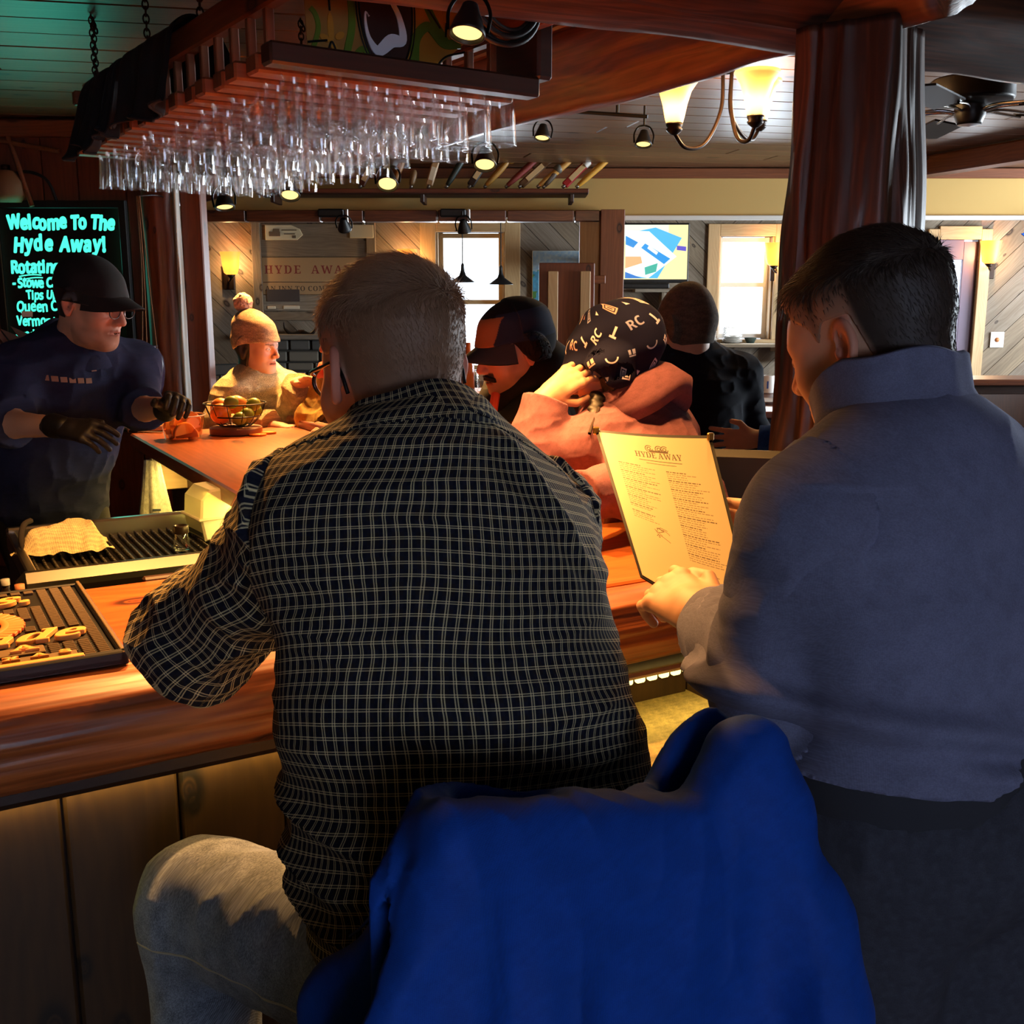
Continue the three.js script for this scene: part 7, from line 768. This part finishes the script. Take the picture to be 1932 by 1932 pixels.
  const hs = capShell(t, 'hair', HM, head, thick, keep, new THREE.MeshPhysicalMaterial({ color: '#ffffff', vertexColors: true, roughness: 0.6, sheen: 0.15, sheenColor: new THREE.Color('#5a4030') }), { h: 0.003, color: (x, y, z) => mix3(skin.map((v) => v * 0.75), new THREE.Color('#2e2018').toArray(), 0.3 + 0.7 * sstep(0, 0.06, y - line(x, z))) }), sg = hs.geometry.clone().applyMatrix4(inv);
  strands(hs, sg, HM, (x, y, z) => keep(x, y, z) > 0.001 || (abs(x) > 0.06 && hypot(y, z + 0.012) < 0.043) ? 0 : 0.1 + 0.9 * sstep(0, 0.08, y - line(x, z)), (P, Nn, R) => { const top = sstep(0.05, 0.1, P.y), d = V((R() - 0.5) * 0.5, -0.8 * (1 - top) + 0.1, -0.25 * (1 - top) + 0.9 * top + (R() - 0.5) * 0.4); return d.addScaledVector(Nn, -d.dot(Nn)).addScaledVector(Nn, 0.05 + R() * R() * 0.14); }, (P, R) => 0.006 + 0.012 * sstep(0.03, 0.1, P.y) * (0.5 + R()) + 0.012 * sstep(0.05, 0.09, P.z) * sstep(0.04, 0.08, P.y), std('#36261b', 0.5), 13000, 72);
}
{ // the menu he holds
  const c = [at(1130, 816, 1.92), at(1337, 828, 1.84), at(1425, 1185, 1.6), at(1212, 1085, 1.66)], nu = 14, nv = 22, pos = [], uv = [], idx = [], nrm = c[1].clone().sub(c[0]).cross(c[3].clone().sub(c[0])).normalize(); if (nrm.z < 0) nrm.negate();
  const P = (a, b, off) => c[0].clone().lerp(c[1], a).lerp(c[3].clone().lerp(c[2], a), b).addScaledVector(nrm, off + 0.012 * sin(a * PI) * (0.4 + b) * -1); const sheet = (o0, o1, a0, a1, b0, b1) => { const p = [], w = [], ix = []; for (const o of [o0, o1]) for (let j = 0; j <= nv; j++) for (let i = 0; i <= nu; i++) { const a = lerp(a0, a1, i / nu), b = lerp(b0, b1, j / nv), q = P(a, b, o); p.push(q.x, q.y, q.z); w.push(i / nu, 1 - j / nv); } const K = (nu + 1) * (nv + 1); for (let s = 0; s < 2; s++) for (let j = 0; j < nv; j++) for (let i = 0; i < nu; i++) { const q = s * K + j * (nu + 1) + i, r = q + nu + 1; s ? ix.push(q, r, q + 1, q + 1, r, r + 1) : ix.push(q, q + 1, r, q + 1, r + 1, r); } return rawGeo(p, w, ix); };
  const print = canvasTex(768, 1200, (g, w, h) => { g.fillStyle = '#dfcda0'; g.fillRect(0, 0, w, h); const R = rng(9), ink = '#5b4a34'; g.fillStyle = ink; g.font = 'bold 62px serif'; g.textAlign = 'center'; g.save(); g.translate(w / 2, 170); g.scale(0.82, 1); g.fillText('HYDE AWAY', 0, 0); g.restore(); g.strokeStyle = ink; g.lineWidth = 6; for (const x of [330, 400, 440]) { g.beginPath(); g.arc(x, 96, 24, 0.1, 5.6); g.stroke(); g.beginPath(); g.arc(x, 96, 11, 0, 6.3); g.stroke(); } g.fillRect(330, 108, 130, 16); g.fillRect(240, 190, 300, 5); g.fillRect(285, 212, 210, 4);
    const block = (x, y, wd, n, t) => { g.fillStyle = '#5a4a36'; for (let i = 0; i < n; i++) { const b = i % 4 === 0, W = wd * (0.45 + R() * 0.5); let q = x; while (q < x + W) { const k = 6 + R() * 26; g.globalAlpha = b ? 0.9 : 0.6; g.fillRect(q, y + i * t, min(k, x + W - q), b ? 7 : 5); q += k + 6; } } g.globalAlpha = 1; };
    block(80, 245, 280, 22, 17); block(410, 260, 290, 40, 16); block(80, 640, 270, 4, 17); block(420, 1000, 280, 8, 18); g.strokeStyle = '#6b573c'; g.lineWidth = 4; for (let i = 0; i < 7; i++) { g.beginPath(); g.moveTo(210 + R() * 90, 720 + R() * 80); g.quadraticCurveTo(200 + R() * 120, 700 + R() * 120, 200 + R() * 120, 720 + R() * 100); g.stroke(); } g.font = 'italic bold 40px serif'; g.fillStyle = '#5a4a36'; g.fillText('~ * ~ * ~', 520, 970); g.beginPath(); g.arc(690, 955, 26, 0, 6.3); g.stroke(); });
  const t = thing('menu', 'tall printed menu in a black edged sleeve held by the fleece man', 'menu', [0, 0, 0]); part(t, 'sleeve_cover', sheet(-0.004, 0, -0.03, 1.03, -0.02, 1.02), M.black); part(t, 'page', sheet(0.0004, 0.001, 0, 1, 0, 1), new THREE.MeshPhysicalMaterial({ map: print, roughness: 0.4, clearcoat: 0.25, clearcoatRoughness: 0.3 }), 'cream printed page'); for (const [a, b] of [[-0.02, -0.01], [1.02, -0.01]]) { const q = P(a, b, 0.001); part(t, 'corner', moved(cbox(0.012, 0.014, 0.008, 0.002), q.x, q.y, q.z, 0.4), std('#c9a45a', 0.3, 1), 'brass corner'); }
}
// ---------- the people round the bar ----------
// joints of a torso from its neck, heading and lean
function pose(neck, yaw, o = {}) { const k = o.k ?? 1, fr = frameOf(yaw, o.lean ?? 0.1), sw = (o.sw ?? 0.185) * k, hip = neck.clone().addScaledVector(fr.u, -0.53 * k), L = neck.clone().addScaledVector(fr.l, sw).addScaledVector(fr.u, -0.075 * k), R = neck.clone().addScaledVector(fr.l, -sw).addScaledVector(fr.u, -0.075 * k), g = frameOf(yaw), kn = [], an = []; for (const s of [1, -1]) { if (o.stand) { kn.push(hip.clone().addScaledVector(g.l, s * 0.1).setY(0.5)); an.push(hip.clone().addScaledVector(g.l, s * 0.11).setY(0.08)); } else { kn.push(hip.clone().addScaledVector(g.l, s * 0.13).addScaledVector(g.f, 0.4).setY(hip.y - 0.04)); an.push(hip.clone().addScaledVector(g.l, s * 0.12).addScaledVector(g.f, 0.32).setY(max(0.08, hip.y - 0.46))); } } return { neck, sh: [L, R], hip, kn, an }; }
const knit = (hex, seed) => { const c = new THREE.Color(hex).convertLinearToSRGB(), t = pixelTex(128, 128, (u, v) => { const k = 0.78 + 0.22 * sin(u * 2 * PI * 16 + 1.6 * sin(v * 2 * PI * 16)) + 0.25 * (n2(u * 40, v * 40, 40, 40, seed) - 0.5) + 0.25 * (fbm2(u * 4, v * 9, 4, 9, seed) - 0.5); return [c.r * 255 * k, c.g * 255 * k, c.b * 255 * k]; }); scaled(t, 0.06, 0.06); return new THREE.MeshPhysicalMaterial({ map: t, bumpMap: t, bumpScale: 0.002, roughness: 0.95, specularIntensity: 0.3 }); };
const darkHair = std('#1a110d', 0.55), vcol = new THREE.MeshPhysicalMaterial({ color: '#ffffff', vertexColors: true, roughness: 0.85, specularIntensity: 0.4 });
const lin = (hex) => { const c = new THREE.Color(hex); return [c.r, c.g, c.b]; };
function brim(parent, HM, y, tilt, mat, len = 0.075, w = 0.082) { const pos = [], uv = [], idx = [], n = 24, m = 8; for (let s = 0; s < 2; s++) for (let j = 0; j <= m; j++) for (let i = 0; i <= n; i++) { const a = lerp(-1.25, 1.25, i / n), r = j / m, x = sin(a) * (w + 0.004 * r), z0 = cos(a) * 0.098 - 0.005, z = z0 + r * len * pow(cos(a / 1.25 * PI / 2), 0.6), yy = y - r * tilt - 0.022 * (x / w) ** 2 * r - 0.012 * (x / w) ** 2 - s * 0.0035; pos.push(x, yy, z); uv.push(i / n * 0.2, r * len); } const K = (n + 1) * (m + 1); for (let s = 0; s < 2; s++) for (let j = 0; j < m; j++) for (let i = 0; i < n; i++) { const p = s * K + j * (n + 1) + i, q = p + n + 1; s ? idx.push(p, p + 1, q, p + 1, q + 1, q) : idx.push(p, q, p + 1, p + 1, q, q + 1); } for (let i = 0; i < n; i++) { const p = m * (n + 1) + i; idx.push(p, K + p, p + 1, p + 1, K + p, K + p + 1); } const g = rawGeo(pos, uv, idx).applyMatrix4(HM); return part(parent, 'brim', g, mat); }

{ // bartender
  const neck = at(142, 655, 3.36), P = pose(neck, -2.35, { stand: 1, lean: 0.06, sw: 0.195 }), head = { p: at(172, 572, 3.3), yaw: -1.85, pitch: 0.22, s: 1.05, wide: 1.0, full: 0.4, beard: 0.45, brows: 1 };
  P.hip.copy(at(88, 990, 3.4)); P.hip.y = max(P.hip.y, 0.95); const eR = at(18, 800, 3.1), wR = at(118, 806, 2.98), eL = at(268, 772, 3.36), wL = at(318, 768, 3.12), glove = [0.012, 0.01, 0.01];
  const tex = canvasTex(512, 256, (c, w, h) => { c.fillStyle = '#1a1c2a'; c.fillRect(0, 0, w, h); });
  const r = figure({ label: 'bartender in a dark hooded sweatshirt, black cap and black gloves', head, ...P, el: [eL, eR], wr: [wL, wR], w: 0.195, d: 0.135, belly: 1.1, waist: 0.95, armR: 0.062, sleeve: 0.12, skin: SKIN.warm, hem: 0.05, fold: 0.012, seed: 4, topName: 'hoodie', top: clothMat({ color: '#25283f', a: 0.15, period: 0.05, freq: 40, seed: 18, sheen: 0.2 }), hands: [{ glove, side: -1, curl: [0.5, 0.6, 0.7, 0.7], w: wL, dir: at(352, 738, 3.0).sub(wL), n: V(-0.3, -0.8, 0.2) }, { glove, side: 1, curl: [0.35, 0.4, 0.45, 0.5], w: wR, dir: at(215, 822, 2.92).sub(wR), n: V(0, -0.7, -0.7) }] });
  const { t, HM, fr } = r; capShell(t, 'cap', HM, head, (x, y, z) => 0.009 + 0.008 * sstep(0.05, 0.1, y), (x, y, z) => (0.032 + 0.06 * (z < 0 ? -z * 0.25 : z * 0.15) - y) * 0.8, std('#0a090a', 0.85)); brim(t, HM, 0.045, 0.022, std('#0a090a', 0.8)); capShell(t, 'hair', HM, head, 0.003, (x, y, z) => max(y - 0.04, (z < -0.03 ? -0.05 : 0.0) - y, z - 0.03) * 0.8, darkHair);
  for (const s of [1, -1]) part(t, 'glove', netMesh(cap(V(0, -0.03, 0), V(0, 0.0, 0), 0.036, 0.032), V(-0.06, -0.08, -0.06), V(0.06, 0.05, 0.06), 0.008).applyMatrix4(handMatrix(s > 0 ? wL : wR, s > 0 ? at(352, 738, 3.0).sub(wL) : at(215, 822, 2.92).sub(wR), V(0, -0.7, 0.3))), std('#0c0a0a', 0.5));
  const hoodC = neck.clone().addScaledVector(fr.u, -0.01); part(t, 'hood', band(hoodC, fr, [[0.07, 0.04], [0.085, 0.05], [0.105, 0.03], [0.125, -0.02], [0.115, -0.05], [0.08, -0.03]], { n: 60, sx: 1.1, warp: (a, q, h) => { const bk = max(0, -cos(a)); return [q * (1 + 0.22 * bk), h + 0.02 * bk + 0.006 * sin(a * 6)]; } }), clothMat({ color: '#282b42', a: 0.15, period: 0.05, freq: 40, seed: 19 }));
  // chest print, too worn to read: a swash of letters over a smaller line
  const cp = at(152, 712, 3.1), pm = std('#9c7058', 0.8), bits = [], R = rng(14), pr = (x, y, w, h) => bits.push(cbox(w, h, 0.0012, 0.0004).translate(x, y, 0.0)); let x = -0.1; for (let i = 0; i < 11; i++) { const w = 0.01 + R() * 0.009; pr(x + w / 2, 0.004 - 1.6 * (x) ** 2 - x * 0.02, w, 0.026 + R() * 0.012); x += w + 0.0035; } for (let i = 0; i < 8; i++) pr(-0.06 + i * 0.018, -0.034 - (i * 0.001), 0.014, 0.01); pr(0.01, 0.045, 0.025, 0.012); bits.push(tube([[-0.1, 0.03, 0], [-0.125, 0.022, 0], [-0.11, 0.006, 0], [-0.125, -0.02, 0]], 0.004, 16, 5));
  const g = merged(bits).scale(1.35, 1.5, 1), ff = withFolds(grow(blend(0.07, ell(r.mid(0.72), 0.205, 0.17, 0.135, fr), ell(r.mid(0.4), 0.205, 0.2, 0.155, fr)), 0.012)), pp = g.attributes.position; for (let i = 0; i < pp.count; i++) { const q = cp.clone().addScaledVector(fr.l, pp.getX(i)).addScaledVector(fr.u, pp.getY(i)).addScaledVector(fr.f, 0.06 + pp.getZ(i)); for (let s = 0; s < 30; s++) q.addScaledVector(fr.f, -min(0.02, ff(q.x, q.y, q.z) - 0.006 - pp.getZ(i)) * 0.8); pp.setXYZ(i, q.x, q.y, q.z); } g.computeVertexNormals(); part(t, 'chest_print', g, pm);
  const gm = std('#3a2c24', 0.3); const gg = new THREE.Group(); gg.name = 'glasses'; t.add(gg); gg.applyMatrix4(HM); for (const s of [-1, 1]) { part(gg, 'rim', new THREE.TorusGeometry(0.022, 0.0018, 8, 30).scale(1.1, 0.8, 1).translate(s * 0.033, -0.004, 0.106), gm); part(gg, 'temple', tube([[s * 0.057, 0, 0.104], [s * 0.076, 0.004, 0.05], [s * 0.08, 0.004, -0.015]], 0.0018, 16, 6), gm); } part(gg, 'bridge', tube([[-0.011, 0, 0.108], [0, 0.002, 0.11], [0.011, 0, 0.108]], 0.0018, 8, 6), gm);
}
{ // woman in the bobble hat
  const neck = at(490, 715, 4.86), P = pose(neck, -2.2, { lean: 0.1, sw: 0.165, k: 0.95 }), head = { p: at(484, 655, 4.82), yaw: -1.95, pitch: 0.06, s: 0.98, female: 1, open: 1, full: 0.2 };
  const eR = at(420, 800, 4.66), wR = at(520, 806, 4.5), eL = at(560, 775, 4.72), wL = at(566, 722, 4.6);
  const r = figure({ label: 'woman in a bobble hat and cream fleece coat gesturing across the bar', head, ...P, el: [eL, eR], wr: [wL, wR], w: 0.175, d: 0.125, armR: 0.062, skin: SKIN.fair, hem: 0.05, fold: 0.016, seed: 8, puff: 0.018, topName: 'coat', top: clothMat({ color: '#cdbf98', a: 0.35, period: 0.12, freq: 64, bump: 0.006, seed: 20, sheen: 0.4 }), hands: [{ side: -1, curl: [0.12, 0.1, 0.12, 0.15], k: 0.95, w: wL, dir: at(604, 712, 4.5).sub(wL), n: V(0, -0.9, 0.4) }, { side: 1, curl: 0.6, curl: [0.6, 0.6, 0.6, 0.6], k: 0.95, w: wR, dir: V(0.8, 0, 0.3), n: V(0, -1, 0) }] });
  const { t, HM, fr } = r, kn = knit('#c9a98c', 3); capShell(t, 'hat', HM, head, (x, y, z) => 0.013 + 0.02 * sstep(0.05, 0.13, y), (x, y, z) => (0.018 + (z < 0 ? -z * -0.35 : z * 0.12) - y) * 0.8, kn, { shape: (f) => (x, y, z) => smin(f(x, y, z), ell(V(0, 0.115, -0.04), 0.06, 0.055, 0.065)(x, y, z), 0.04), uv: (x, y, z) => [atan2(x, z) * 0.09, y] });
  const pm = new THREE.IcosahedronGeometry(0.044, 5), pp = pm.attributes.position; for (let i = 0; i < pp.count; i++) { const v = V().fromBufferAttribute(pp, i), k = 1 + 0.22 * (n3(v.x * 260, v.y * 260, v.z * 260, 4) - 0.5); pp.setXYZ(i, v.x * k, v.y * k, v.z * k); } pm.computeVertexNormals(); pm.translate(0, 0.196, -0.075).applyMatrix4(HM); part(t, 'pompom', pm, std('#b3907a', 0.95));
  capShell(t, 'hair', HM, head, 0.008, (x, y, z) => max(y - 0.03, -0.095 - y, z - 0.012 + 0.15 * max(0, -y)) * 0.8, darkHair);
  part(t, 'collar', band(neck.clone().addScaledVector(fr.u, 0.0), fr, [[0.06, -0.02], [0.065, 0.05], [0.075, 0.055], [0.11, 0.0], [0.13, -0.05], [0.1, -0.05]], { n: 50, sx: 1.15, warp: (a, q, h) => [q * (1 + 0.05 * sin(a * 5)), h - 0.06 * max(0, cos(a)) ** 2 + 0.006 * sin(a * 7)] }), clothMat({ color: '#dccca0', a: 0.35, period: 0.12, freq: 64, bump: 0.006, seed: 22 }));
}
{ // companion half hidden behind the plaid man's head
  const neck = at(650, 700, 4.5), P = pose(neck, 2.1, { lean: 0.12, sw: 0.18 }), head = { p: at(656, 640, 4.44), yaw: 1.75, pitch: 0.1, s: 1.0, brows: 1 };
  const eL = at(690, 800, 4.4), wL = at(640, 810, 4.3), eR = at(590, 790, 4.5), wR = at(625, 812, 4.3);
  const r = figure({ label: 'person in a tan jacket and striped cap hidden behind the plaid man\'s head', head, ...P, el: [eL, eR], wr: [wL, wR], w: 0.19, d: 0.13, armR: 0.06, hem: 0.05, seed: 12, fold: 0.012, topName: 'jacket', top: clothMat({ color: '#a88a44', a: 0.2, period: 0.06, freq: 20, seed: 24 }), hands: [{ side: -1, curl: [0.5, 0.5, 0.5, 0.5], w: wL, dir: V(-0.6, 0, 0.5), n: V(0, -1, 0) }, { side: 1, curl: [0.5, 0.5, 0.5, 0.5], w: wR, dir: V(-0.3, 0, 0.7), n: V(0, -1, 0) }] });
  const st = [lin('#8a7a4a'), lin('#c86a1c'), lin('#3c4a38')]; capShell(r.t, 'hat', r.HM, head, 0.014, (x, y, z) => (0.02 - y) * 0.8, vcol, { color: (x, y, z) => st[floor((y + 0.2) / 0.028) % 3] });
  part(r.t, 'scarf', band(neck, r.fr, [[0.07, -0.03], [0.08, 0.04], [0.1, 0.045], [0.12, 0.0], [0.11, -0.04]], { n: 40, sx: 1.15 }), std('#d8401c', 0.9));
}
{ // moustached man in the cap
  const neck = at(985, 735, 3.28), P = pose(neck, 1.75, { lean: 0.22, sw: 0.19 }), head = { p: at(970, 662, 3.2), yaw: 1.95, pitch: 0.2, s: 1.06, full: 0.7, moustache: 1, beard: 0.5, brows: 1, neckR: 0.06 };
  const eR = at(1090, 850, 3.35), wR = at(1010, 862, 3.1), eL = at(905, 850, 3.05), wL = at(870, 858, 2.95);
  const r = figure({ label: 'moustached man in a black, navy and tan cap looking down', head, ...P, el: [eL, eR], wr: [wL, wR], w: 0.195, d: 0.135, armR: 0.062, skin: SKIN.warm, hem: 0.05, seed: 15, fold: 0.012, topName: 'jacket', top: clothMat({ color: '#131214', a: 0.15, period: 0.06, freq: 30, seed: 26 }), hands: [{ side: -1, curl: [0.5, 0.5, 0.5, 0.5], w: wL, dir: V(-0.7, 0, 0.3), n: V(0, -1, 0) }, { side: 1, curl: [0.5, 0.5, 0.5, 0.5], w: wR, dir: V(-0.7, 0, 0.3), n: V(0, -1, 0) }] });
  const { t, HM, fr } = r, tan = lin('#8f5a36'), blk = lin('#0c0c0d'), nav = lin('#1f2536'), br = lin('#171212'); capShell(t, 'cap', HM, head, (x, y, z) => 0.011 + 0.012 * sstep(0.05, 0.11, y) + (z < 0 ? 0.005 : 0), (x, y, z) => (lerp(0.03, -0.03, sstep(0.03, -0.02, z)) - y) * 0.75, vcol, { h: 0.003, color: (x, y, z) => y < 0.03 && z < 0.045 ? br : z > 0.035 && abs(x) < 0.062 && y < 0.105 ? tan : abs(x) < 0.045 || y > 0.112 ? blk : nav }); brim(t, HM, 0.04, 0.03, std('#26262b', 0.85), 0.07, 0.084);
  capShell(t, 'moustache', HM, head, 0.004, (x, y, z) => max(abs(y + 0.053 + abs(x) * 0.3) - 0.0065, abs(x) - 0.036, 0.06 - z), std('#120c09', 0.8), { h: 0.0024, k: 0.003 });
  part(t, 'hood', band(neck.clone().addScaledVector(fr.u, 0.01), fr, [[0.075, -0.02], [0.09, 0.06], [0.12, 0.07], [0.16, 0.02], [0.14, -0.05], [0.09, -0.05]], { n: 60, sx: 1.1, warp: (a, q, h) => { const bk = max(0, -cos(a)); return [q * (1 + 0.1 * bk), h + 0.05 * bk - 0.05 * max(0, cos(a))]; } }), std('#0d0c0e', 0.95)); const zp = [at(935, 745, 3.08), at(928, 790, 3.02)]; part(t, 'zip_facing', bar3(zp[0], zp[1], 0.014, 8), std('#b8341c', 0.8), 'red facing inside the open jacket');
}
{ // woman in the printed cap resting her face on her hand
  const neck = at(1172, 775, 2.72), P = pose(neck, 0.95, { lean: 0.5, sw: 0.17, k: 0.97 }), head = { p: at(1150, 690, 2.68), yaw: 1.3, pitch: 0.3, s: 1.0, female: 1 };
  const eL = at(1000, 870, 2.52), wL = at(1035, 748, 2.56), eR = at(1185, 925, 2.35), wR = at(1085, 935, 2.24);
  const pink = clothMat({ color: '#7a4f56', a: 0.18, period: 0.05, freq: 40, seed: 28, sheen: 0.3 });
  const r = figure({ label: 'woman in a navy printed cap and pink hooded top leaning her face on her hand', head, ...P, el: [eL, eR], wr: [wL, wR], w: 0.175, d: 0.13, armR: 0.058, skin: SKIN.warm, hem: 0.05, seed: 19, fold: 0.012, gh: 0.007, topName: 'hooded_top', top: pink, hands: [{ side: -1, h: 0.003, curl: [[0.3, 0.5, 0.4], [0.35, 0.55, 0.4], [0.4, 0.6, 0.4], [0.5, 0.6, 0.4]], k: 0.95, w: wL, dir: at(1100, 695, 2.6).sub(wL), n: V(0.55, 0.1, -0.8) }, { side: 1, curl: [0.5, 0.5, 0.5, 0.5], k: 0.95, w: wR, dir: V(-0.8, 0, 0.3), n: V(0, -1, 0) }] });
  const { t, HM, fr } = r; const pr = canvasTex(768, 512, (c, w, h) => { c.fillStyle = '#10122a'; c.fillRect(0, 0, w, h); const R = rng(33), cols = ['#d9cfd6', '#b9b4c8', '#c99a92', '#8d90ac']; c.lineWidth = 5; for (let j = 0; j < 7; j++) for (let i = 0; i < 11; i++) { c.save(); c.translate((i + 0.5 + (j % 2) * 0.5) * w / 11, (j + 0.5) * h / 7 + (R() - 0.5) * 14); c.rotate((R() - 0.5) * 1.4); c.strokeStyle = c.fillStyle = cols[floor(R() * 4)]; const k = (i * 3 + j * 5) % 6; if (k === 0) { c.font = 'bold 44px sans-serif'; c.fillText('RC', -28, 14); } else if (k === 1) { c.strokeRect(-14, -20, 26, 36); c.strokeRect(-5, -12, 9, 20); } else if (k === 2) { c.beginPath(); c.arc(0, 0, 18, 0.4, 3.4); c.stroke(); } else if (k === 3) { c.fillRect(-4, -22, 8, 40); c.fillRect(-12, 10, 24, 8); } else if (k === 4) { c.beginPath(); c.moveTo(-6, -10); c.lineTo(8, 0); c.lineTo(-8, 8); c.fill(); } else { c.fillRect(-14, -8, 10, 16); c.fillRect(2, -8, 12, 16); c.fillRect(-14, 10, 28, 5); } c.restore(); } }); pr.wrapS = pr.wrapT = THREE.RepeatWrapping;
  const capM = new THREE.MeshPhysicalMaterial({ map: pr, roughness: 0.9, specularIntensity: 0.3 }); capShell(t, 'cap', HM, head, (x, y, z) => 0.016 + 0.006 * sin(x * 60 + z * 40) * sstep(0.04, 0.1, y) + 0.004 * sin(y * 90), (x, y, z) => (lerp(0.02, -0.06, sstep(0.05, -0.03, z)) - y) * 0.75, capM, { h: 0.0032, uv: (x, y, z) => [atan2(x, z) / (2 * PI) * 1.4, y * 2.6 + 0.3], shape: (f) => (x, y, z) => smin(f(x, y, z), ell(V(0, 0.06, -0.06), 0.098, 0.088, 0.098)(x, y, z), 0.05) });
  capShell(t, 'hair', HM, head, 0.012, (x, y, z) => max(y + 0.02, -0.12 - y, z - 0.02) * 0.8, darkHair); const b0 = at(1128, 745, 2.6), b1 = at(1112, 825, 2.5), braid = []; for (let i = 0; i <= 12; i++) { const q = b0.clone().lerp(b1, i / 12), k = lerp(1, 0.7, i / 12); braid.push(ell(V(q.x + 0.005 * (i % 2 ? 1 : -1), q.y, q.z), 0.016 * k, 0.011 * k, 0.015 * k)); } part(t, 'braid', netMesh(blend(0.008, braid), b0.clone().min(b1).subScalar(0.04), b0.clone().max(b1).addScalar(0.04), 0.004), darkHair);
  part(t, 'hood', band(neck.clone().addScaledVector(fr.u, -0.015), fr, [[0.075, 0.0], [0.085, 0.045], [0.105, 0.055], [0.13, 0.03], [0.15, -0.02], [0.135, -0.06], [0.09, -0.04]], { n: 70, sx: 1.1, warp: (a, q, h) => { const bk = max(0, -cos(a)); return [q * (1 + 0.3 * bk * bk + 0.04 * sin(a * 5 + q * 60)), h + 0.03 * bk + 0.01 * sin(a * 4 + 1) - 0.03 * max(0, cos(a))]; } }), pink);
  part(t, 'cord', tube([at(1130, 770, 2.55), at(1118, 800, 2.5), at(1112, 818, 2.47)], 0.004, 12, 6), std('#2a1a14', 0.9));
}
{ // man in the grey knitted hat
  const neck = at(1298, 672, 3.95), P = pose(neck, 0.25, { lean: 0.12, sw: 0.2 }), head = { p: at(1292, 622, 3.92), yaw: 0.75, pitch: 0.12, s: 1.06 };
  const eL = at(1225, 830, 3.85), wL = at(1215, 845, 4.1), eR = at(1415, 820, 4.0), wR = at(1380, 840, 4.2);
  const r = figure({ label: 'man in a grey knitted hat and dark jacket, seen from behind', head, ...P, el: [eL, eR], wr: [wL, wR], w: 0.205, d: 0.14, armR: 0.066, hem: 0.08, seed: 22, fold: 0.01, topName: 'jacket', top: clothMat({ color: '#15151d', a: 0.15, period: 0.06, freq: 30, seed: 30 }), hands: [{ side: -1, curl: [0.5, 0.5, 0.5, 0.5], w: wL, dir: V(-0.2, 0, -0.7), n: V(0, -1, 0) }, { side: 1, curl: [0.5, 0.5, 0.5, 0.5], w: wR, dir: V(-0.3, 0, -0.7), n: V(0, -1, 0) }] });
  capShell(r.t, 'hat', r.HM, head, (x, y, z) => 0.013 + 0.012 * sstep(0.06, 0.13, y), (x, y, z) => (lerp(0.02, -0.055, sstep(0.04, -0.04, z)) - y) * 0.75, knit('#6a5c50', 7), { shape: (f) => (x, y, z) => smin(f(x, y, z), ell(V(0, 0.12, -0.025), 0.045, 0.035, 0.05)(x, y, z), 0.04) });
  part(r.t, 'collar', band(neck, r.fr, [[0.07, -0.04], [0.072, 0.05], [0.083, 0.052], [0.088, -0.04]], { n: 48, sx: 1.05 }), std('#101016', 0.9));
}
{ // someone behind the post, an arm round the man in the knitted hat
  const neck = at(1606, 720, 3.75), P = pose(neck, 0.7, { lean: 0.1, sw: 0.17, k: 0.95 }), head = { p: at(1604, 660, 3.72), yaw: 0.9, s: 0.98, female: 1 };
  const eL = at(1560, 838, 3.6), wL = at(1424, 828, 3.66), eR = at(1640, 850, 3.85), wR = at(1600, 860, 4.05);
  const blue = clothMat({ color: '#28509c', a: 0.2, period: 0.05, freq: 40, seed: 34 }); const r = figure({ label: 'person in a blue top hidden behind the hewn post, only the hand showing', head, ...P, el: [eL, eR], wr: [wL, wR], w: 0.17, d: 0.12, armR: 0.05, hem: 0.05, seed: 26, topName: 'sweater', top: blue, hands: [{ side: -1, h: 0.003, curl: [0.12, 0.14, 0.16, 0.2], spread: 0.2, thumb: [[0.034, 0.03, 0.0], [0.058, 0.05, 0.0], [0.066, 0.078, 0.0]], w: wL, dir: at(1350, 832, 3.72).sub(wL), n: V(0, -0.15, -1) }, { side: 1, curl: [0.5, 0.5, 0.5, 0.5], w: wR, dir: V(-0.3, 0, -0.7), n: V(0, -1, 0) }] });
  capShell(r.t, 'hair', r.HM, head, 0.012, (x, y, z) => max(-0.09 - y, z - 0.05 - y * 0.3) * 0.8, darkHair);
}
renderer.render(scene, camera);
